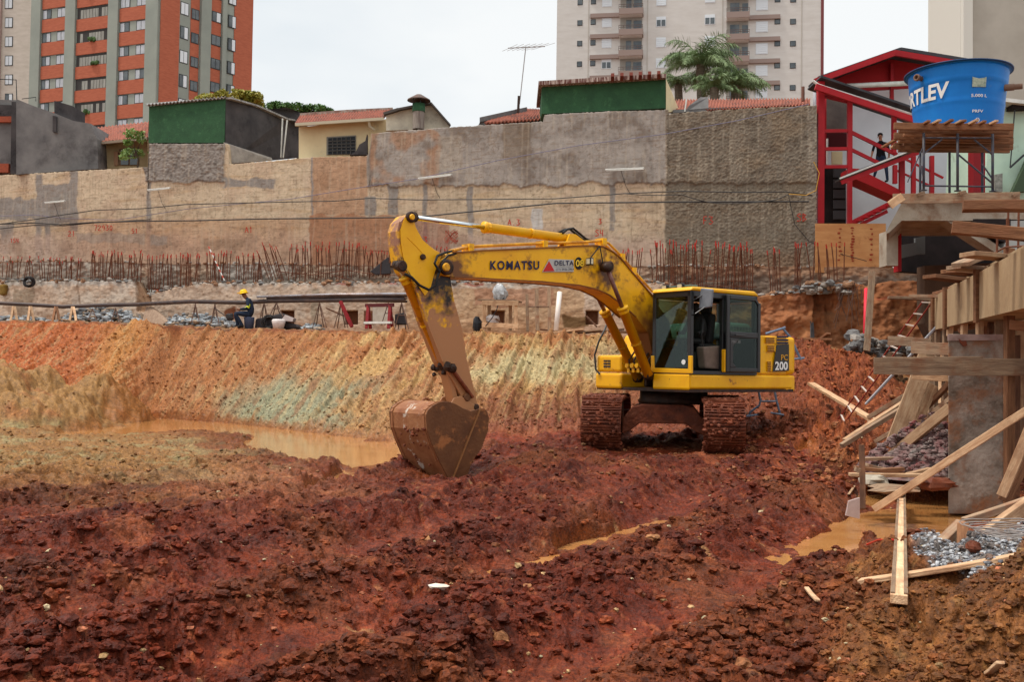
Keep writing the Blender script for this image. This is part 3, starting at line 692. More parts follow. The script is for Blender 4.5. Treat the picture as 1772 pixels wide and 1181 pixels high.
rw = relief_wall('retaining_wall', 0, topw, botw, 1.5, main_col, main_disp, label='tall patched retaining wall of cream render and grey cement behind the pit', cat='wall')
# --- middle band
def band_col(X, Z, PX, PY):
    c = mixer(X.shape, C(188, 166, 146)); a = fbm(X * .9, Z * .9, 4, 700); b_ = fbm(X * 4, Z * 4, 4, 701)
    seg_ = perlin(np.floor(PX / 52) * 1.7 + .31, PX * 0 + .4, 9); P_(c, sstep(-.1, .3, seg_) * .8, C(164, 156, 148))
    P_(c, R_(PX, PY, 380, 440, 475, 500, warp_(X, Z)) * .9, C(182, 178, 172)); P_(c, R_(PX, PY, 150, 440, 245, 500, warp_(X, Z)) * .7, C(174, 166, 156))
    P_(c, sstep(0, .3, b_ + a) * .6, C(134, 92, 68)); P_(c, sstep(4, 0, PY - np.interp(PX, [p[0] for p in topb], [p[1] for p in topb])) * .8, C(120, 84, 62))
    P_(c, sstep(1150, 1160, PX) * .7, C(150, 108, 78)); P_(c, sstep(.6, .9, np.sin(PX * .62) + .2 * b_) * .25, C(110, 84, 66))
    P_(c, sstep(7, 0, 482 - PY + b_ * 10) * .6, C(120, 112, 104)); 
    return c
def band_disp(X, Z, PX, PY):
    return fbm(X * 2.2, Z * 2.2, 4, 710) * .08 + (.5 - worley(X * 5, Z * 5, 711)) * .06 + sstep(.02, .35, perlin(X * .8, Z * .1, 712)) * .08
topb = [(-600, 455), (0, 453), (120, 452), (300, 457), (480, 457), (640, 460), (1000, 459), (1130, 461), (1300, 461), (1410, 462), (1520, 462), (1660, 470), (1900, 476)]
botb = [(-600, 500), (0, 498), (480, 500), (1000, 500), (1200, 506), (1410, 515), (1660, 520), (1900, 530)]
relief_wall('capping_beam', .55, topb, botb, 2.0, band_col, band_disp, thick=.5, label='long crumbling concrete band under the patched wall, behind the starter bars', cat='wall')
# --- lower wall
def low_col(X, Z, PX, PY):
    c = mixer(X.shape, C(206, 182, 162)); a = fbm(X * .8, Z * .8, 4, 720); b_ = fbm(X * 3, Z * 3, 4, 721); w = warp_(X, Z, 3)
    P_(c, sstep(.0, .4, a) * .7, C(212, 198, 184)); P_(c, sstep(.15, .45, b_) * .5, C(184, 146, 118))
    P_(c, sstep(12, 2, PY - 486 + b_ * 14) * .8 * sstep(1150, 1100, PX), C(196, 192, 186))
    P_(c, R_(PX, PY, 700, 500, 1010, 600, w) * .6, C(192, 152, 108)); P_(c, R_(PX, PY, 820, 500, 960, 530, w) * .6, C(176, 126, 104))
    P_(c, sstep(1140, 1180, PX + w[0]), C(164, 106, 70)); P_(c, sstep(1140, 1180, PX) * sstep(0, .35, a) * .8, C(182, 126, 84)); P_(c, sstep(1140, 1180, PX) * sstep(.05, .4, b_) * .5, C(136, 82, 52))
    P_(c, sstep(2.5, 0, np.abs(PX - 136 + w[0] * .6)) * .8, C(120, 90, 66)); P_(c, R_(PX, PY, 24, 500, 58, 560, w) * .7, C(140, 124, 106)); P_(c, R_(PX, PY, 236, 486, 262, 540, w) * .8, C(142, 104, 72))
    P_(c, R_(PX, PY, 540, 500, 552, 580, w) * .7, C(150, 138, 120))
    P_(c, sstep(540, 575, PY + b_ * 22 + w[1]) * .45, C(166, 112, 76)); P_(c, sstep(.3, .5, perlin(X * 7, Z * 7, 722)) * .4, C(140, 104, 80))
    P_(c, R_(PX, PY, 975, 548, 1018, 568, w), C(120, 92, 62)); P_(c, R_(PX, PY, 1370, 500, 1445, 540, w) * .6, C(122, 74, 50)); P_(c, R_(PX, PY, 1430, 540, 1470, 600, w) * .5, C(110, 78, 56))
    P_(c, R_(PX, PY, 1515, 515, 1680, 520, w) * .4, C(170, 60, 44)); P_(c, sstep(1560, 1640, PX) * sstep(540, 640, PY) * .6, C(120, 96, 74))
    rz = R_(PX, PY, 580, 488, 606, 493, w) + R_(PX, PY, 660, 488, 690, 493, w) + R_(PX, PY, 800, 490, 840, 494, w); P_(c, rz * .7, C(180, 84, 66))
    for x in (497, 608, 862, 1025, 640): P_(c, R_(PX, PY, x - 11, 538, x + 11, 562, (w[0] * .1, w[1] * .1), .6), C(104, 64, 42))
    P_(c, R_(PX, PY, 389, 533, 408, 552, w), C(120, 72, 48))
    return c
def low_disp(X, Z, PX, PY):
    d = fbm(X * 1.3, Z * 1.3, 4, 730) * .07 + fbm(X * 6, Z * 6, 3, 731) * .02
    rr = sstep(1150, 1250, PX); d = d + rr * (fbm(X * 1.6, Z * 1.4, 4, 732) * .3 + np.abs(perlin(X * 3, Z * 1.1, 733)) * .12)
    for x in (497, 608, 862, 1025): d = d - .25 * R_(PX, PY, x - 11, 538, x + 11, 562, (0, 0), .8)
    d = d - R_(PX, PY, 1405, 500, 1440, 620, warp_(X, Z)) * .25 - R_(PX, PY, 236, 486, 262, 540, warp_(X, Z)) * .15
    return d
topl = [(-600, 492), (0, 489), (60, 487), (235, 487), (248, 512), (262, 510), (300, 498), (350, 491), (480, 490), (700, 490), (1000, 489), (1130, 490), (1200, 503), (1260, 512), (1330, 512), (1390, 506), (1410, 492), (1470, 488), (1500, 496), (1540, 486), (1620, 486), (1700, 492), (1900, 500)]
botl = [(-600, 600), (0, 600), (900, 610), (1200, 625), (1420, 640), (1520, 680), (1600, 700), (1900, 730)]
relief_wall('footing_wall', 1.35, topl, botl, 1.8, low_col, low_disp, thick=.7, label='lower stained footing wall with square pockets above the earth bench', cat='wall')

# red spray marks on the wall (children of the wall)
M_SPRAY = mat('red_spray', lin(186, 50, 34), rough=.8)
STROKE = {'A': [[(0, 0), (.5, 1), (1, 0)], [(.2, .4), (.8, .4)]], '3': [[(0, 1), (.9, .95), (.4, .55), (1, .3), (.5, 0), (0, .1)]], '.': [[(.4, 0), (.5, .1)]],
 'S': [[(1, .9), (.4, 1), (.1, .75), (.8, .45), (.9, .15), (.3, 0), (0, .1)]], '4': [[(.1, 1), (.1, .45), (.9, .45)], [(.8, 1), (.75, 0)]], 'F': [[(.1, 0), (.1, 1), (.9, 1)], [(.1, .5), (.7, .5)]],
 '5': [[(.9, 1), (.2, 1), (.1, .55), (.8, .5), (.8, .1), (0, 0)]], '1': [[(.2, .8), (.5, 1), (.5, 0)]], '2': [[(0, .8), (.5, 1), (.9, .7), (0, 0), (1, 0)]], '7': [[(0, 1), (1, 1), (.4, 0)]],
 '9': [[(.9, .6), (.3, .5), (.1, .8), (.6, 1), (.9, .7), (.7, 0)]], '0': [[(.5, 0), (.05, .5), (.5, 1), (.95, .5), (.5, 0)]], 'B': [[(.1, 0), (.1, 1), (.8, .8), (.2, .5), (.9, .25), (.1, 0)]], 'L': [[(.1, 1), (.1, 0), (.8, 0)]]}
def spray(s, x, y, h, off=.14, w=.55, th=.028):
    b = MB(); n = Vector((.36, 1, 0)).normalized()
    for i, ch in enumerate(s):
        for st in STROKE.get(ch, []):
            P = []
            for u, v_ in st:
                px, py = x + i * h * w * 1.35 + u * h * w, y - v_ * h
                P.append(at(px, py, wallY(px) - off))
            for a_, c_ in zip(P, P[1:]): b.bar(a_, c_, .008, th, up=(0, -1, 0)) if abs((c_ - a_).normalized().y) > 2 else b.bar(a_, c_, th, .008, up=(0, 1, 0))
    if b.v: b.build('sprayed_mark', M_SPRAY, rw)
spray('A.3', 879, 390, 10, .07); spray('S4', 1030, 409, 11, .07); spray('3', 1036, 388, 9, .07); spray('F3', 1217, 388, 13, .16); spray('SB', 1379, 383, 13, .16)
spray('72930', 163, 399, 9, .05); spray('A1', 424, 403, 10, .05); spray('154', 18, 420, 7, .05); spray('21', 118, 409, 9, .05); spray('51', 228, 404, 8, .05); spray('13', 726, 420, 10, .07)
b = MB(); rr = random.Random(3)     # scribble
P = [at(780 + 14 * math.sin(i * 1.3) + i * .3, 410 + 12 * math.cos(i * 1.9), wallY(780) - .08) for i in range(30)]
for a_, c_ in zip(P, P[1:]): b.bar(a_, c_, .02, .008, up=(0, 1, 0))
b.build('sprayed_mark', mat('faded_spray', lin(176, 92, 72), rough=.8), rw)

# tube lights
M_WHITE = mat('white_enamel', lin(222, 222, 216), rough=.4, col2=lin(196, 196, 188), scale=4)
for (x0, y0, x1, y1, lab) in ((78, 351, 113, 347.5, 'short white tube light at the far left of the patched wall'), (256, 329, 295, 325, 'short white tube light under the rough grey block'),
                              (724, 309, 782, 302, 'tilted white tube light on the middle grey cement'), (1048, 294, 1115, 291, 'long white tube light beside the rough brown bay')):
    p0, p1 = at(x0, y0, wallY(x0) - .22), at(x1, y1, wallY(x1) - .22)
    t = thing('tube_light', lab, 'light fixture', (p0 + p1) / 2, 'white tube lights fixed along the wall')
    b = MB(); b.bar(p0, p1, .10, .05); b.build('housing', M_WHITE, t, bevel=.01)
    b = MB(); b.tube([p0 + Vector((.03, -.04, -.045)), p1 + Vector((-.03, -.04, -.045))], .018, 8); b.build('tube', M_WHITE, t, smooth=True)
    b = MB(); m_ = p0 * .6 + p1 * .4; b.tube([m_ + Vector((0, .1, 0)), m_ + Vector((.2, .12, -.6)), m_ + Vector((.5, .14, -1.1))], .009, 5)
    b.build('lead', mat('black_cable', lin(42, 38, 38), rough=.5), t)
# cables strung along the wall
def cable(pts, r, m, label, off=.3, sag=0, nm='cable'):
    P = []; n = 7
    for (a_, c_) in zip(pts, pts[1:]):
        for i in range(n): 
            f = i / n; x = a_[0] + (c_[0] - a_[0]) * f; y = a_[1] + (c_[1] - a_[1]) * f + sag * 4 * f * (1 - f)
            P.append(at(x, y, wallY(x) - off))
    P.append(at(pts[-1][0], pts[-1][1], wallY(pts[-1][0]) - off))
    b = MB(); b.tube(P, r, 6); return b.build(nm, m, smooth=True, label=label, cat='cable')
MK = mat('black_cable', lin(42, 38, 38), rough=.5)
cable([(-60, 389), (0, 388), (60, 386), (105, 389), (160, 385), (250, 383), (340, 382), (450, 379), (560, 378), (640, 377), (720, 376), (860, 362), (960, 352), (1130, 350), (1400, 349)], .028, MK, 'thick black cable running the whole length of the patched wall')
cable([(-60, 398), (0, 396), (60, 390), (110, 391), (160, 386), (260, 380)], .02, MK, 'thin black cable sagging below the thick one at the left', .27)
cable([(0, 388), (60, 380), (95, 374), (165, 364), (250, 361), (320, 354), (400, 352), (480, 350), (580, 348), (640, 343), (720, 346), (860, 345), (960, 344), (1080, 335), (1180, 331), (1280, 333), (1360, 332), (1405, 338)], .02, MK, 'upper black cable looping along the middle of the wall')
cable([(1080, 335), (1180, 337), (1240, 352), (1330, 348), (1365, 336)], .016, MK, 'loose cable loop on the rough brown bay', .32, 2)
cable([(0, 374), (60, 372), (110, 378), (200, 381), (330, 361), (500, 345), (640, 322), (720, 310), (860, 278), (1000, 252), (1150, 232), (1280, 208), (1400, 180)], .012, mat('blue_cable', lin(110, 106, 130), rough=.6), 'thin blue line rising along the wall to the red house', .24)
cable([(1364, 336), (1375, 388), (1400, 418), (1440, 436), (1500, 452)], .012, MK, 'thin wire hanging from the cable knot down past the plywood', .35)
cable([(1365, 336), (1395, 338), (1412, 330), (1418, 300), (1408, 280)], .014, mat('yellow_cable', lin(190, 140, 50), rough=.6), 'short yellow and white lead looping to the red post', .4)

# starter bars
M_RUST = mat('rusty_bar', lin(84, 48, 34), rough=.85, col2=lin(118, 70, 48), scale=8)
M_RTIP = mat('red_tip', lin(176, 44, 32), rough=.6)
me_var = []
for k in range(5):
    rr = random.Random(k); b = MB(); bx, by = rr.uniform(-.12, .12), rr.uniform(-.04, .04); kk = [0, .25, .5, .75, .90]
    b.tube([(bx * f * f, by * f, f) for f in kk], .018, 5); b.mi(1); b.tube([(bx * .81, by * .9, .90), (bx, by, 1.0)], .017, 5)
    o = b.build('starter_bar', [M_RUST, M_RTIP], loc=(0, 0, 0)); me_var.append(o.data); bpy.data.objects.remove(o)
rr = random.Random(77)
BARS = [(0, 62, 10, 449, 482, 5, 'at the far left end'), (68, 140, 17, 448, 492, 4, 'above the hose coil'), (155, 247, 28, 437, 488, 4, 'between coil and wall gap'), (254, 300, 13, 443, 508, 4, 'over the wall gap'),
 (306, 346, 13, 441, 500, 3, 'left of the striped pole'), (357, 398, 15, 437, 488, 3, 'around the striped pole'), (407, 456, 15, 440, 487, 3, 'right of the striped pole'), (463, 600, 36, 424, 484, 7, 'in the tall leaning cluster'),
 (600, 632, 9, 423, 478, 4, 'by the black tarpaulin'), (633, 676, 13, 434, 480, 3, 'beside the digger arm'), (740, 780, 8, 428, 470, 3, 'just above the digger boom'), (1072, 1108, 8, 432, 500, 4, 'over the bend of the boom'),
 (1128, 1222, 26, 424, 506, 8, 'behind the cab roof'), (1234, 1304, 20, 424, 508, 6, 'right of the cab roof'), (1333, 1352, 5, 428, 508, 6, 'in the thin bent cluster'), (1374, 1386, 5, 422, 506, 3, 'in the stout group'), (1398, 1462, 9, 422, 486, 3, 'before the plywood')]
nb = 0
ORD = 'first second third fourth fifth sixth seventh eighth ninth tenth eleventh twelfth thirteenth fourteenth fifteenth sixteenth seventeenth eighteenth nineteenth twentieth'.split()
ORD += ['twenty-' + w for w in ORD[:9]] + ['thirtieth'] + ['thirty-' + w for w in ORD[:9]]
for (x0, x1, n, yt, yb, j, where) in BARS:
    for i in range(n):
        x = x0 + (x1 - x0) * (i + rr.uniform(.1, .9)) / n; Y = wallY(x) - .95 + rr.uniform(-.1, .1)
        p0 = at(x, yb + rr.uniform(-4, 4), Y); p1 = at(x + rr.uniform(-3, 3), yt + rr.uniform(-j, j) * 1.3, Y)
        o = bpy.data.objects.new('starter_bar', me_var[nb % 5]); COL.objects.link(o)
        o.location = p0; o.scale = (1, 1, p1.z - p0.z)
        ln = (-18 if (x0 == 463 and i < 9) else 0)
        o.rotation_euler = (rr.uniform(-.05, .05), math.radians(rr.gauss(ln, 4.5 if x0 == 463 else 2.5)), rr.uniform(0, 6.28) if not ln else 0)
        tag(o, 'red tipped starter bar, ' + ORD[i] + ' from the left, ' + where, 'starter bar', 'red tipped starter bars along the band'); nb += 1
# tie rails through the bars
def rail(pts, label, r=.012, nm='tie_bar', off=.98, cat='rebar'):
    b = MB(); b.tube([at(x, y, wallY(x) - off) for x, y in pts], r, 5); return b.build(nm, M_RUST, label=label, cat=cat)
rail([(582, 432), (620, 434), (650, 434), (677, 435)], 'rusty horizontal bar tying the bars beside the digger stick')
rail([(480, 470), (540, 476), (600, 468), (640, 474), (700, 478)], 'bent rusty bar lying through the tall cluster', .016)
rail([(1135, 486), (1200, 487), (1300, 486)], 'upper rusty tie bar behind the cab roof'); rail([(1135, 493), (1210, 494), (1310, 497)], 'lower rusty tie bar behind the cab roof')
rail([(130, 478), (190, 480), (250, 479)], 'rusty tie bar left of the wall gap')
rail([(500, 478), (545, 470), (590, 480), (640, 492), (655, 503)], 'pale bent rod lying over the footing wall', .012)
# black tarpaulin on the band
b = MB(); P = [(640, 470), (650, 462), (662, 452), (672, 444), (676, 468), (676, 474), (650, 476)]
b.prism([at(x, y, wallY(x) - 1.02) for x, y in P], (0, .12, 0)); b.build('tarpaulin', mat('black_sheet', lin(52, 48, 50), rough=.5, bump=.6, bscale=14), label='crumpled dark tarpaulin tucked behind the starter bars', cat='tarpaulin', bevel=.03)
# striped pole
b = MB(); p0, p1 = at(389, 487, wallY(389) - 1.25), at(361, 427, wallY(361) - 1.05)
for i in range(12):
    b.mi(i % 2); b.tube([p0 + (p1 - p0) * (i / 12), p0 + (p1 - p0) * ((i + 1) / 12)], .026, 7)
b.build('striped_pole', [M_WHITE, mat('red_paint', lin(170, 60, 46), rough=.6, col2=lin(190, 90, 70), scale=9)], label='slim red and white striped pole leaning on the wall band', cat='pole')
# rubble along the band tops (uncountable)
def rubble(name, spots, n, rmin, rmax, cols, seed, label, cat):
    rr = random.Random(seed); b = MB(); 
    V = []; 
    for i in range(n):
        x, y, Y = spots(rr); p = at(x, y, Y); r = rr.uniform(rmin, rmax)
        b.mi(rr.randrange(len(cols))); b.blob(p, (r * rr.uniform(.8, 1.5), r, r * rr.uniform(.5, .9)), seed=rr.random(), jit=.3, nu=6, nv=4)
    return b.build(name, cols, label=label, cat=cat, kind='stuff')
MR1 = mat('rubble_light', lin(160, 150, 140), rough=.9, col2=lin(140, 134, 128), scale=5, bump=.4); MR2 = mat('rubble_brown', lin(150, 112, 84), rough=.9, col2=lin(116, 84, 64), scale=5, bump=.4); MR3 = mat('rubble_grey', lin(122, 120, 118), rough=.9, col2=lin(92, 90, 90), scale=5)
def sp1(r):
    x = r.uniform(0, 1420); return x, np.interp(x, [p[0] for p in topl], [p[1] for p in topl]) + r.uniform(-4, 2), wallY(x) - 1.2 + r.uniform(-.15, .3)
rubble('rubble', sp1, 420, .03, .12, [MR1, MR2, MR3], 4, 'broken concrete rubble lying along the top of the footing wall', 'rubble')
def sp2(r):
    x = r.uniform(0, 1420); return x, np.interp(x, [p[0] for p in topb], [p[1] for p in topb]) + r.uniform(-2.5, 2), wallY(x) - .5 + r.uniform(-.15, .3)
rubble('rubble', sp2, 300, .025, .08, [MR1, MR2], 5, 'loose chips of mortar along the top of the concrete band', 'rubble')
def sp3(r):
    x = r.uniform(1390, 1480) + r.gauss(0, 14); return x, 498 + r.uniform(-9, 9), wallY(x) - 1.6 + r.uniform(-.3, .3)
rubble('rubble', sp3, 70, .04, .16, [MR1, MR2, MR3], 6, 'grey broken concrete piled on the footing wall right of the digger', 'rubble')
def sp4(r):
    x = r.uniform(1470, 1600); return x, 590 + (x - 1470) * .25 + r.uniform(-14, 14), 28.6 + r.uniform(-.6, 1.2)
rubble('rubble', sp4, 160, .05, .2, [MR1, MR3, MR3, MR2], 7, 'dark grey rubble at the foot of the leaning board', 'rubble')
# ------------------------------------------------------------------ towers behind
class Face:
    """vertical facade plane through the point seen at (px,py) at distance Y, running along horizontal direction d; n points to the camera side"""
    def __init__(s, px, py, Y, d):
        s.o = at(px, py, Y); s.o.z = 0; s.d = Vector((d[0], d[1], 0)).normalized(); s.n = Vector((s.d.y, -s.d.x, 0))
        if s.n.dot(Vector((0, -1, 0))) < 0: s.n = -s.n
    def sz(s, px, py):
        p = onplane(px, py, s.o, s.n); return (p - s.o).dot(s.d), p.z
    def w(s, a, z, off=0): return s.o + s.d * a + s.n * off + Vector((0, 0, z))
    def box(s, b, s0, s1, z0, z1, o0, o1):
        P = [s.w(s0, z0, o1), s.w(s1, z0, o1), s.w(s1, z0, o0), s.w(s0, z0, o0)]
        P += [p + Vector((0, 0, z1 - z0)) for p in P]
        if (P[1] - P[0]).cross(P[3] - P[0]).z < 0: P = [P[1], P[0], P[3], P[2], P[5], P[4], P[7], P[6]]
        return b.box8(P)
def m1(name, c, **k): return mat(name, c, **k)
M_BCONC = mat('tower_concrete', lin(150, 156, 146), rough=.9, col2=lin(136, 142, 134), scale=.25, detail=9)
M_BRICK = mat('orange_brick', lin(180, 104, 78), rough=.9, col2=lin(160, 88, 66), scale=1.4, detail=9, stretch=(1, 1, 5))
M_PANE = mat('window_pane', lin(48, 56, 62), rough=.12, col2=lin(96, 104, 106), scale=.8, spec=.8)
M_CURT = mat('curtain', lin(196, 200, 204), rough=.7, col2=lin(160, 166, 174), scale=5, stretch=(3, 3, .3))
M_FRAME = mat('dark_frame', lin(52, 54, 54), rough=.5)
M_SHUT = mat('white_shutter', lin(216, 222, 226), rough=.6)
# brick tower
Zc0 = 125.0
def dirto(vx): return Vector(((vx - CX) / FPX, 1, 0))
cornerF = Face(275, 100, Zc0, dirto(-3700) * -1); dF = cornerF.d   # runs to the right/near
bt = thing('apartment_tower', 'orange brick apartment tower with grey pilasters and rows of white curtained windows', 'building', at(170, 640, 128))
s0 = cornerF.sz(54, 100)[0]; s1 = 0.0
sideF = Face(275, 100, Zc0, dirto(2300)); sE = sideF.sz(437, 60)[0]
b = MB(); A = cornerF.w(s0, 0); B_ = cornerF.w(0, 0); Cc = sideF.w(sE, 0); D_ = A + (Cc - B_)
b.prism([A, B_, Cc, D_], (0, 0, 75)); b.build('wall', M_BCONC, bt)
def z_at(F, px, py): return F.sz(px, py)[1]
sx_ = lambda F, px, py=100: F.sz(px, py)[0]
fl = 3.0
zC0 = z_at(cornerF, 228, 36)     # top of a window in the right column
sA = (sx_(cornerF, 72), sx_(cornerF, 113)); sB = (sx_(cornerF, 132), sx_(cornerF, 187)); sC = (sx_(cornerF, 206), sx_(cornerF, 252))
# floor height from picture: window tops 36 -> 205 over 4 floors
fl = (zC0 - z_at(cornerF, 225, 204.5)) / 4
def window(F, par, a0, a1, z0, z1, leafs, m, o=.0, blind=None):
    b = MB(); F.box(b, a0 - .06, a1 + .06, z0 - .06, z1 + .06, -.1, .03 + o); w = b.build('window', M_FRAME, par)
    n = len(leafs)
    for kind in ('pane', 'curtain'):
        b = MB(); any_ = False
        for i, L in enumerate(leafs):
            if L != kind[0]: continue
            any_ = True; F.box(b, a0 + (a1 - a0) * (i + .06) / n, a0 + (a1 - a0) * (i + .94) / n, z0 + .05, z1 - .05, 0, .045 + o)
        if any_: b.build(kind, M_PANE if kind == 'pane' else m, w)
rr = random.Random(5)
for k in range(-3, 7):
    zt = zC0 - k * fl
    # brick spandrels
    for (a, c_) in (sA, sC):
        b = MB(); cornerF.box(b, a, c_, zt - fl + .02, zt - fl * .44, -.1, .12); b.build('brick_panel', M_BRICK, bt)
        wd = (c_ - a)
        L1 = rr.choice(['cc', 'cp', 'cc', 'pc']); L2 = rr.choice(['cc', 'cp', 'cc', 'cc'])
        window(cornerF, bt, a + .1, a + wd * .36, zt - fl * .42, zt - .12, L1, M_CURT)
        window(cornerF, bt, a + wd * .64, c_ - .1, zt - fl * .42, zt - .12, L2, M_CURT)
    a, c_ = sB; zb_ = zt - .28 * fl + .3
    b = MB(); cornerF.box(b, a, c_, zb_ - fl + .1, zb_ - fl * .46, -.1, .14); b.build('brick_panel', M_BRICK, bt)
    b = MB(); cornerF.box(b, a + .05, c_ - .05, zb_ - fl * .46, zb_ + .05, -.1, .04); bal = b.build('balcony', mat('balcony_dark', lin(62, 60, 58), rough=.8), bt)
    n = 9
    for i in range(n):
        if rr.random() > .8: continue
        b = MB(); cornerF.box(b, a + (c_ - a) * (.12 + .85 * i / n), a + (c_ - a) * (.12 + .85 * (i + .86) / n), zb_ - fl * .44, zb_ - .25, 0, .07)
        b.build('curtain', mat('balcony_curtain', lin(168, 168, 160), rough=.8, col2=lin(110, 108, 100), scale=3, stretch=(4, 4, .2)), bal)
    if k in (-2, 1, 0, 3):
        b = MB(); q = cornerF.w(a + (c_ - a) * rr.uniform(.3, .8), zb_ - fl * .44, .2)
        for i in range(5): b.blob(q + Vector((rr.uniform(-.5, .5), rr.uniform(-.1, .1), rr.uniform(0, .3))), .28, seed=i, nu=6, nv=4)
        b.build('plant', mat('leaf_dark', lin(52, 74, 44), rough=.8, col2=lin(84, 110, 60), scale=3), bal)
# pilasters
for (p, q) in ((55, 71), (114, 131), (188, 205), (253, 274)):
    b = MB(); cornerF.box(b, sx_(cornerF, p), sx_(cornerF, q), 0, 75.3, -.1, .35); b.build('pilaster', M_BCONC, bt)
# side face
S = lambda px: sideF.sz(px, 80)[0]
for (p, q) in ((276, 309), (328.5, 343.5), (364, 381), (404, 436)):
    b = MB(); sideF.box(b, S(p), S(q), 0, 75.2, -.1, .12 if p < 300 or p > 400 else -.02 + .1); b.build('brick_wall', M_BRICK, bt)
for (p, q) in ((345, 362), (382, 389)):
    b = MB(); sideF.box(b, S(p), S(q), 0, 75.4, -.1, .4); b.build('pilaster', M_BCONC, bt)
zS = z_at(sideF, 318, 46)
for k in range(-3, 6):
    zt = zS - k * fl
    window(sideF, bt, S(311.5), S(324.5), zt - fl * .5, zt, rr.choice(['cc', 'cc', 'pc']), M_SHUT, .0)
    window(sideF, bt, S(394), S(406), zt - fl * .5 + .3, zt + .3, rr.choice(['cc', 'cc', 'pc']), M_SHUT, .1)
    window(sideF, bt, S(330), S(342), zt - fl * .55, zt - fl * .15, 'pp', M_SHUT, .1)
    window(sideF, bt, S(365), S(380), zt - fl * .38, zt + .1, rr.choice(['pp', 'pc']), M_SHUT, .1)
# far left pale tower
lt = thing('apartment_tower', 'pale cream tower with small white windows at the far left edge', 'building', at(-10, 640, 140))
Fl = Face(60, 80, 140, (1, -.12)); a0 = Fl.sz(-160, 80)[0]; a1 = Fl.sz(59, 80)[0]
b = MB(); b.prism([Fl.w(a0, 0), Fl.w(a1, 0), Fl.w(a1, 0, -12), Fl.w(a0, 0, -12)], (0, 0, 62))
b.build('wall', mat('cream_render', lin(206, 196, 184), rough=.9, col2=lin(192, 182, 168), scale=.8, stretch=(1, 1, 3)), lt)
for px in (15.5, -40, -90):
    for k in range(-3, 6):
        y = 39 + k * 33.0; s_, z_ = Fl.sz(px, y); window(Fl, lt, s_ - .55, s_ + .55, z_ - .7, z_ + .7, 'cc' if k < 4 else 'pc', M_SHUT, .02)
b = MB(); Fl.box(b, Fl.sz(-2, 80)[0], Fl.sz(2.5, 80)[0], 0, 62, -.1, .5); b.build('pilaster', mat('pinkish_render', lin(186, 160, 152), rough=.9), lt)
# ------------------------------------------------------------------ white tower with balconies
M_WT = mat('beige_render', lin(206, 202, 196), rough=.9, col2=lin(196, 191, 184), scale=.5, stretch=(1, 1, 4))
M_WB = mat('taupe_band', lin(148, 130, 122), rough=.9)
M_RAIL = mat('brown_rail', lin(96, 76, 70), rough=.6)
wt = thing('apartment_tower', 'tall beige tower with two stacks of taupe banded balconies and small square windows', 'building', at(1190, 640, 133))
WF = Face(1190, 90, 130, (1, -.15))
T_ = lambda px, py=90: WF.sz(px, py)
wa0, wa1 = T_(963)[0], T_(1422)[0]
b = MB(); b.prism([WF.w(wa0, 0), WF.w(wa1, 0), WF.w(wa1, 0, -16), WF.w(wa0, 0, -16)], (0, 0, 75)); b.build('wall', M_WT, wt)
b = MB(); WF.box(b, wa1 - .12, wa1 + .25, 0, 75, -14, .05); b.build('edge_pipe', mat('maroon_pipe', lin(120, 60, 60), rough=.6), wt)
zL = T_(1044, 31)[1]; FLL = (T_(1044, 31)[1] - T_(1044, 102.5)[1]) / 2
zR = T_(1318, 34)[1]; FLR = (T_(1318, 34)[1] - T_(1318, 110)[1]) / 2
b0 = T_(1059)[0]
def wwin(s_, z_, w, h, kind, par=wt):
    b = MB(); WF.box(b, s_ - w / 2 - .07, s_ + w / 2 + .07, z_ - h / 2 - .07, z_ + h / 2 + .07, -.1, .05); f = b.build('window', M_SHUT if kind != 'd' else M_FRAME, par)
    b = MB()
    if kind == 's':
        for i in range(5): WF.box(b, s_ - w / 2, s_ + w / 2, z_ - h / 2 + h * i / 5 + .02, z_ - h / 2 + h * (i + 1) / 5 - .02, 0, .08)
        b.build('shutter', M_SHUT, f)
    elif kind == 'o':
        WF.box(b, s_ - w / 2, s_ - .05, z_ - h / 2, z_ + h * .2, 0, .07); WF.box(b, s_ + .05, s_ + w / 2, z_ - h / 2, z_ + h * .2, 0, .07); b.build('pane', M_PANE, f)
    else:
        WF.box(b, s_ - w / 2, s_ + w / 2, z_ - h / 2, z_ + h / 2, 0, .07); b.build('pane', M_PANE, f)
